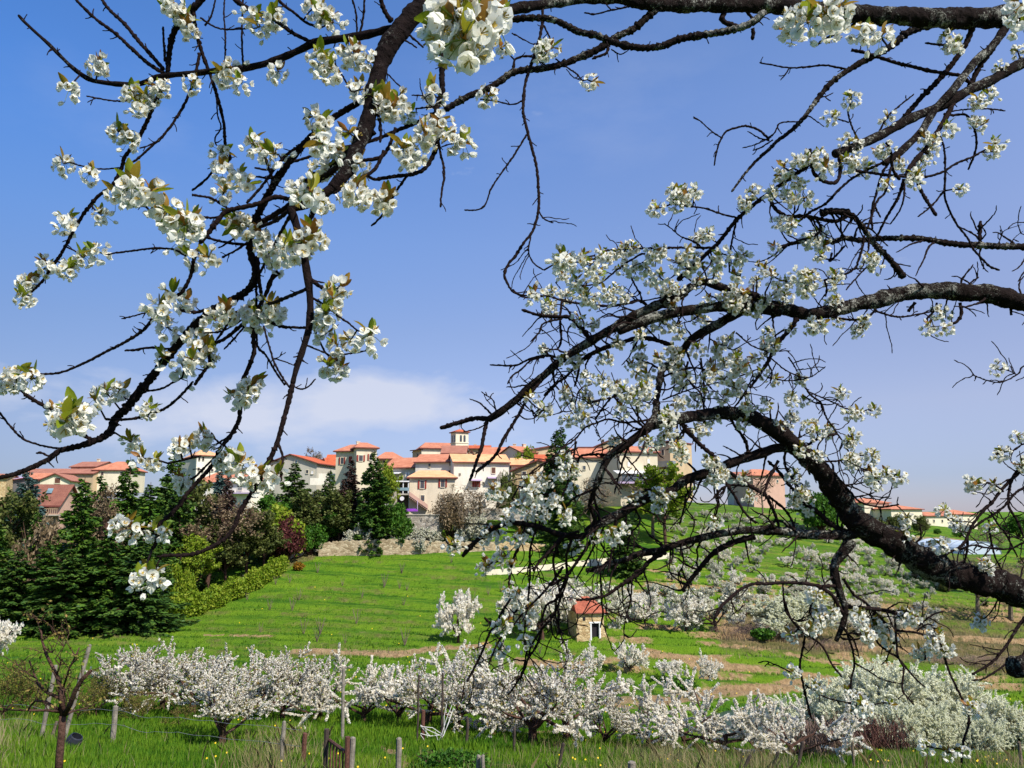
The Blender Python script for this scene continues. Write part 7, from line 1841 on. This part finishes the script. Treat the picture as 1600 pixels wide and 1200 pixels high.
def flower_cluster(seed, detail, nf=None):
    """One umbel of cherry blossom at the origin, hanging from +Z, about 9 cm across. Returns vert/face/value/material arrays."""
    rng = np.random.default_rng(seed); rg = random.Random(seed)
    V, Fc, X, M = [], [], [], []; off = 0
    def addgrid(P, nu, nv, mat, val):
        nonlocal off
        idx = np.arange(nu*nv).reshape(nu, nv)
        f = np.stack([idx[:-1, :-1], idx[1:, :-1], idx[1:, 1:], idx[:-1, 1:]], -1).reshape(-1, 4)
        V.append(P.reshape(-1, 3)); Fc.append(f+off); X.append(np.full(nu*nv, val)); M.append(np.full(len(f), mat)); off += nu*nv
    nf = nf or rg.choice([6, 9, 10, 11, 13, 15] if detail else [9, 11, 13, 14, 16])
    for k in range(nf):
        # direction of the flower from the spur: mostly outward and down
        th = k*2.4+rg.uniform(-.3, .3); ph = math.acos(1-2*(k+.5)/nf*.93); d = np.array([math.sin(ph)*math.cos(th), math.sin(ph)*math.sin(th), math.cos(ph)])
        d[2] -= .25; d /= np.linalg.norm(d)
        L = .028*rg.uniform(.6, 1.3); c = d*L; c[2] -= .006
        ax = d+rng.normal(0, .25, 3); ax /= np.linalg.norm(ax)
        a = np.cross(ax, [.3, .5, .8]); a /= np.linalg.norm(a); b = np.cross(ax, a)
        rad = .0185*rg.uniform(.85, 1.15); cup = rg.choice([.1, .3, .5, .8, 1.2, 2.2])
        if cup > 2: rad *= .6; L *= 1.3; c = d*L; c[2] -= .012
        spin = rg.random()*6.28
        nu, nv = (4, 4) if detail else (3, 3)
        for p in range(5):
            an = spin+p*2*math.pi/5+rg.uniform(-.1, .1); rd = a*math.cos(an)+b*math.sin(an); sd = -a*math.sin(an)+b*math.cos(an)
            u = np.linspace(0, 1, nu)[:, None]; v = np.linspace(-1, 1, nv)[None, :]
            w = np.sin(np.clip(u*1.02+.12, 0, 1)*math.pi*.80)**.8*.60
            tipn = 1-.13*(u > .9)*(np.abs(v) < .3)-.10*(u > .9)*(np.abs(v) > .8)
            q = rg.uniform(-.28, .28)
            lift = cup*(u**1.4)+.12*v*v*u+q*u+rg.uniform(-.3, .3)*v*u
            P = c+rad*((u*tipn*(1-.25*cup*u))[..., None]*rd+(w*v)[..., None]*sd+lift[..., None]*ax*.75)
            addgrid(P, nu, nv, 0, rg.random())
        # stamens: little wedge tuft
        ns = 9 if detail else 5
        for p in range(ns):
            an = p*6.283/ns+rg.random(); t = .35+.25*rg.random(); rd = (a*math.cos(an)+b*math.sin(an))*t+ax*.8
            s = np.cross(rd, ax); s /= np.linalg.norm(s)+1e-9; w = .0009 if detail else .0015
            o = c+ax*.001; tip = c+rd*rad*.75
            P = np.array([[o-s*w*.5, o+s*w*.5], [tip-s*w*1.6, tip+s*w*1.6]]); addgrid(P, 2, 2, 1, .5)
        # calyx and stalk
        s = np.cross(d, [0, 0, 1.]); s /= np.linalg.norm(s)+1e-9; s2 = np.cross(d, s)
        mid = c*.5+np.array([0, 0, .004]); ring = []
        for (q, r) in ((np.zeros(3), .0011), (mid, .0009), (c-ax*.003, .0010), (c-ax*.001, .0032)):
            ring.append([q+(s*math.cos(t)+s2*math.sin(t))*r for t in (0, 2.09, 4.19, 6.283)])
        addgrid(np.array(ring), 4, 4, 2, .5)
    for k in range(rg.randint(4, 7)):
        th = rg.random()*6.28; d = np.array([math.cos(th)*.8, math.sin(th)*.8, rg.uniform(.3, 1.3)]); d /= np.linalg.norm(d)
        s = np.cross(d, [0, 0, 1.]); s /= np.linalg.norm(s); n = np.cross(s, d); L = rg.uniform(.030, .062)*(1 if detail else .78); wd = L*.21; val = rg.random()
        u = np.linspace(0, 1, 5)[:, None]; v = np.linspace(-1, 1, 3)[None, :]; w = np.sin(u*math.pi*.93+.08)**.9*wd
        curl = rg.uniform(-.3, .35)
        P = d*.006+(u[..., None]*d*L+(w*v)[..., None]*s+((u*u*curl)*L+np.abs(v)*w*.5)[..., None]*n)
        addgrid(P, 5, 3, 3, val)
    for k in range(5):   # bud scales at the spur
        th = k*1.3; P0 = np.array([math.cos(th), math.sin(th), .3])*.006; s = np.array([-math.sin(th), math.cos(th), 0])*.003
        P = np.array([[-s, s], [P0-s, P0+s], [P0*2+np.array([0, 0, .006]), P0*2+np.array([0, 0, .006])]]); addgrid(P, 3, 2, 3, .95)
    return np.concatenate(V), np.concatenate(Fc), np.concatenate(X), np.concatenate(M)

def build_cherry():
    rg = random.Random(2024); rng = np.random.default_rng(2024)
    base = Vector((4.75, 4.7, H(4.75, 4.7)))
    root = thing('cherry_tree', base, 'big dark cherry tree whose blossoming limbs hang over the whole view', 'tree')
    web = Web(); made = []
    for w0, w1, Ys, pts in parse_br():
        P = np.array(pts)
        if Ys is None:
            n0, n1 = web.near(*P[0]), web.near(*P[-1])
            L = np.hypot(*np.diff(P, axis=0).T).sum()
            if n0[0] <= n1[0]+3:
                Y0 = n0[1][2]; Y1 = n1[1][2] if n1[0] < 4 and abs(n1[1][2]-Y0) < .25*Y0 else Y0*(1+rg.uniform(-.00035, .00035)*L)
            else:
                Y1 = n1[1][2]; Y0 = Y1*(1+rg.uniform(-.00035, .00035)*L)
        else: Y0, Y1 = Ys
        w0, w1 = (w0*.88, w1*.88) if max(w0, w1) < 45 or w1 < 30 else (w0*.94, w1*.94)
        cum = np.concatenate([[0], np.cumsum(np.hypot(*np.diff(P, axis=0).T))]); t = cum/cum[-1]
        A = np.stack([P[:, 0], P[:, 1], Y0+(Y1-Y0)*t, w0+(w1-w0)*t], 1)
        step = 2.0 if max(w0, w1) > 14 else 2.6
        S_ = smooth_path(A, step)
        web.add(S_); made.append([S_, max(w0, w1)])
    n_tr = len(made)
    # small side twigs and spurs
    for i in range(n_tr):
        S_, w = made[i]; L = len(S_)*2.8; cx = S_[:, 0].mean(); cy = S_[:, 1].mean()
        right = cx > 760 and 330 < cy < 1000
        rate = L/(13 if right else 40)*(.75 if w > 25 else 1)
        for k in range(int(rate+rg.random())):
            j = rg.randrange(2, len(S_)-1) if len(S_) > 4 else 1
            x, y, Yq, ww = S_[j]
            if not (-40 < x < 1660): continue
            dx, dy = S_[j, :2]-S_[j-1, :2]; a = math.atan2(dy, dx)+rg.choice([-1, 1])*rg.uniform(.5, 1.35)
            sc = 4.1/Yq
            if rg.random() < .5 or not right: ln = rg.uniform(5, 13)*sc**.5; nseg = 3
            else: ln = rg.uniform(22, 62); nseg = 6
            q = [(x, y, Yq, max(2.0, min(ww*.5, 2.3+ln*.03)))]; Yd_ = rg.uniform(-.0011, .0011)*Yq
            curl = rg.uniform(-.22, .22)
            for s in range(nseg):
                a += curl+rg.gauss(0, .22)
                x += math.cos(a)*ln/nseg; y += math.sin(a)*ln/nseg+ln*.012; Yq += Yd_*ln/nseg
                q.append((x, y, Yq, max(1.5, q[0][3]*(1-.55*(s+1)/nseg))))
            T_ = smooth_path(np.array(q), 2.8 if nseg > 3 else 3.5); made.append([T_, 2.5])
            if nseg > 3: web.add(T_)
    # trunk off to the right, where the limbs meet
    m = MB(); tp = [base-Zup*.4, base, base+Vector((-.05, 0, .8)), base+Vector((-.02, .05, 1.6)), base+Vector((.05, .0, 2.6)), base+Vector((.0, .05, 3.5)), base+Vector((-.1, .1, 4.6)), base+Vector((-.35, .1, 5.6))]
    tr = [.36, .27, .235, .23, .21, .18, .12, .05]
    q = smooth_path([(p.z*100, 0, p.x, p.y, p.z, r) for p, r in zip(tp, tr)], 5)
    m.tube([Vector(p[2:5]) for p in q], [p[5] for p in q], 24, rough=.10, rng=rg); m.build('trunk', [MAT['bark']], root, smooth=True)
    # hidden stem that carries the left-hand limb above the frame
    made.append([smooth_path(np.array([(2050, -60, 4.6, 40), (1750, -110, 4.3, 36), (1400, -190, 3.8, 33), (1050, -170, 3.2, 34), (840, -140, 2.8, 42), (715, -55, 2.5, 52)]), 8), 50])
    order = sorted(range(len(made)), key=lambda i: -made[i][1]*len(made[i][0])**.5)
    keep = set([i for i in order if i < n_tr or i == len(made)-1][:100]); rest = MB()
    def emit(m, S_, w):
        n = len(S_); pts = []; rad = []
        big = w > 14
        k1 = rg.random()*10; kn = 0
        for i in range(n):
            x, y, Yq, ww = S_[i]
            jx = rg.gauss(0, .22+.006*ww) if not big else 0; jy = rg.gauss(0, .22+.006*ww) if not big else 0
            pts.append(W(x+jx, y+jy, Yq))
            r = ww/F*Yq*.5
            # knuckles: spur rings on twigs, burrs on limbs
            if not big: r *= 1+.10*math.sin(i*1.9+k1)+rg.uniform(-.10, .14)+(.35 if rg.random() < .07 else 0)
            else: r *= 1+.05*math.sin(i*.2+k1)+.03*math.sin(i*.47)
            rad.append(r)
        if n > 6: rad[-1] *= .7
        m.tube(pts, rad, 26 if w > 25 else 14 if big else 7 if w > 5 else 5, rough=.15 if w > 25 else .09 if big else 0, rng=rg)
    for i in range(len(made)):
        S_, w = made[i]
        if i in keep:
            m = MB(); emit(m, S_, w); m.build('branch', [MAT['bark_twig' if w <= 10 else 'bark_dark' if S_[:, 0].mean() < 760 else 'bark']], root, smooth=True)
        else: emit(rest, S_, w)
    # blossom: prototypes and places
    hi = [flower_cluster(300+i, True) for i in range(6)]; lo = [flower_cluster(400+i, False) for i in range(6)]
    sp = []
    for t in CL_NEAR.split():
        x, y, Yq = [float(v) for v in t.split(',')]; sp.append((x, y, Yq, True, 1.0))
    for t in CL_LEFT.split():
        x, y = [float(v) for v in t.split(',')]; d, s = web.near(x, y+2); sp.append((x, y, s[2]*rg.uniform(.985, 1.0), True, (rg.uniform(.85, 1.08) if y < 640 else rg.uniform(.66, .9))))
    for t in CL_RIGHT.split():
        x, y = [float(v) for v in t.split(',')]; d, s = web.near(x, y); sp.append((x, y, s[2]*rg.uniform(.985, 1.005), False, rg.uniform(.82, 1.15)))
    sp.sort(key=lambda t: t[2])
    mats = [MAT['petal'], MAT['stamen'], MAT['pedicel'], MAT['young_leaf']]
    meshes = {}; RV, RF, RX, RM = [], [], [], []; off = 0
    for k, (x, y, Yq, near, sc) in enumerate(sp):
        d, s = web.near(x, y)
        c = W(x, y, Yq)
        if d > 3 and Yq > 1.35:           # tie the spur to its limb
            a = W(s[0], s[1], s[2]); r = 1.3/F*s[2]
            rest.tube([a, a.lerp(c, .5)+Vector((0, 0, rg.uniform(-.01, .01))), c], [r*1.2, r, r*.9], 5)
        elif Yq <= 1.35:
            a = W(x+rg.uniform(-8, 8), -90, Yq+.02); rest.tube([a, a.lerp(c, .5)+Vector((.01, 0, 0)), c], [.005, .004, .003], 5)
        lib = hi if near else lo; i = rg.randrange(6)
        rot = Matrix.Rotation(rg.random()*6.283, 4, 'Z'); tilt = Matrix.Rotation(rg.gauss(0, .45), 4, 'X') @ Matrix.Rotation(rg.gauss(0, .45), 4, 'Y')
        M4 = Matrix.Translation(c-base) @ tilt @ rot @ Matrix.Scale(sc, 4)
        if k < 100:
            key = (near, i)
            if key not in meshes:
                V, Fq, X, Mi = lib[i]; o = npmesh('blossom_cluster', V, Fq, mats, root, X, smooth=True, midx=Mi); meshes[key] = o
            else: o = meshes[key].copy(); COL.objects.link(o); o.parent = root
            o.matrix_local = M4
        else:
            V, Fq, X, Mi = lib[i]; R3 = np.array(M4.to_3x3()); T3 = np.array(M4.translation)
            RV.append(V @ R3.T+T3); RF.append(Fq+off); RX.append(X); RM.append(Mi); off += len(V)
    o = npmesh('blossoms', np.concatenate(RV), np.concatenate(RF), mats, root, np.concatenate(RX), smooth=True, midx=np.concatenate(RM)); tag(o, None, None, None, 'stuff')
    o = rest.build('twigs', [MAT['bark_twig']], root, smooth=True); tag(o, None, None, None, 'stuff')
build_ground()
build_pond()
build_village()
build_vegetation()
for o in [o for o in COL.objects if o.get('label') == 'x']:      # prototypes no tree was made from
    for c in list(o.children): bpy.data.objects.remove(c)
    bpy.data.objects.remove(o)
build_fence()
build_grass()
build_cherry()
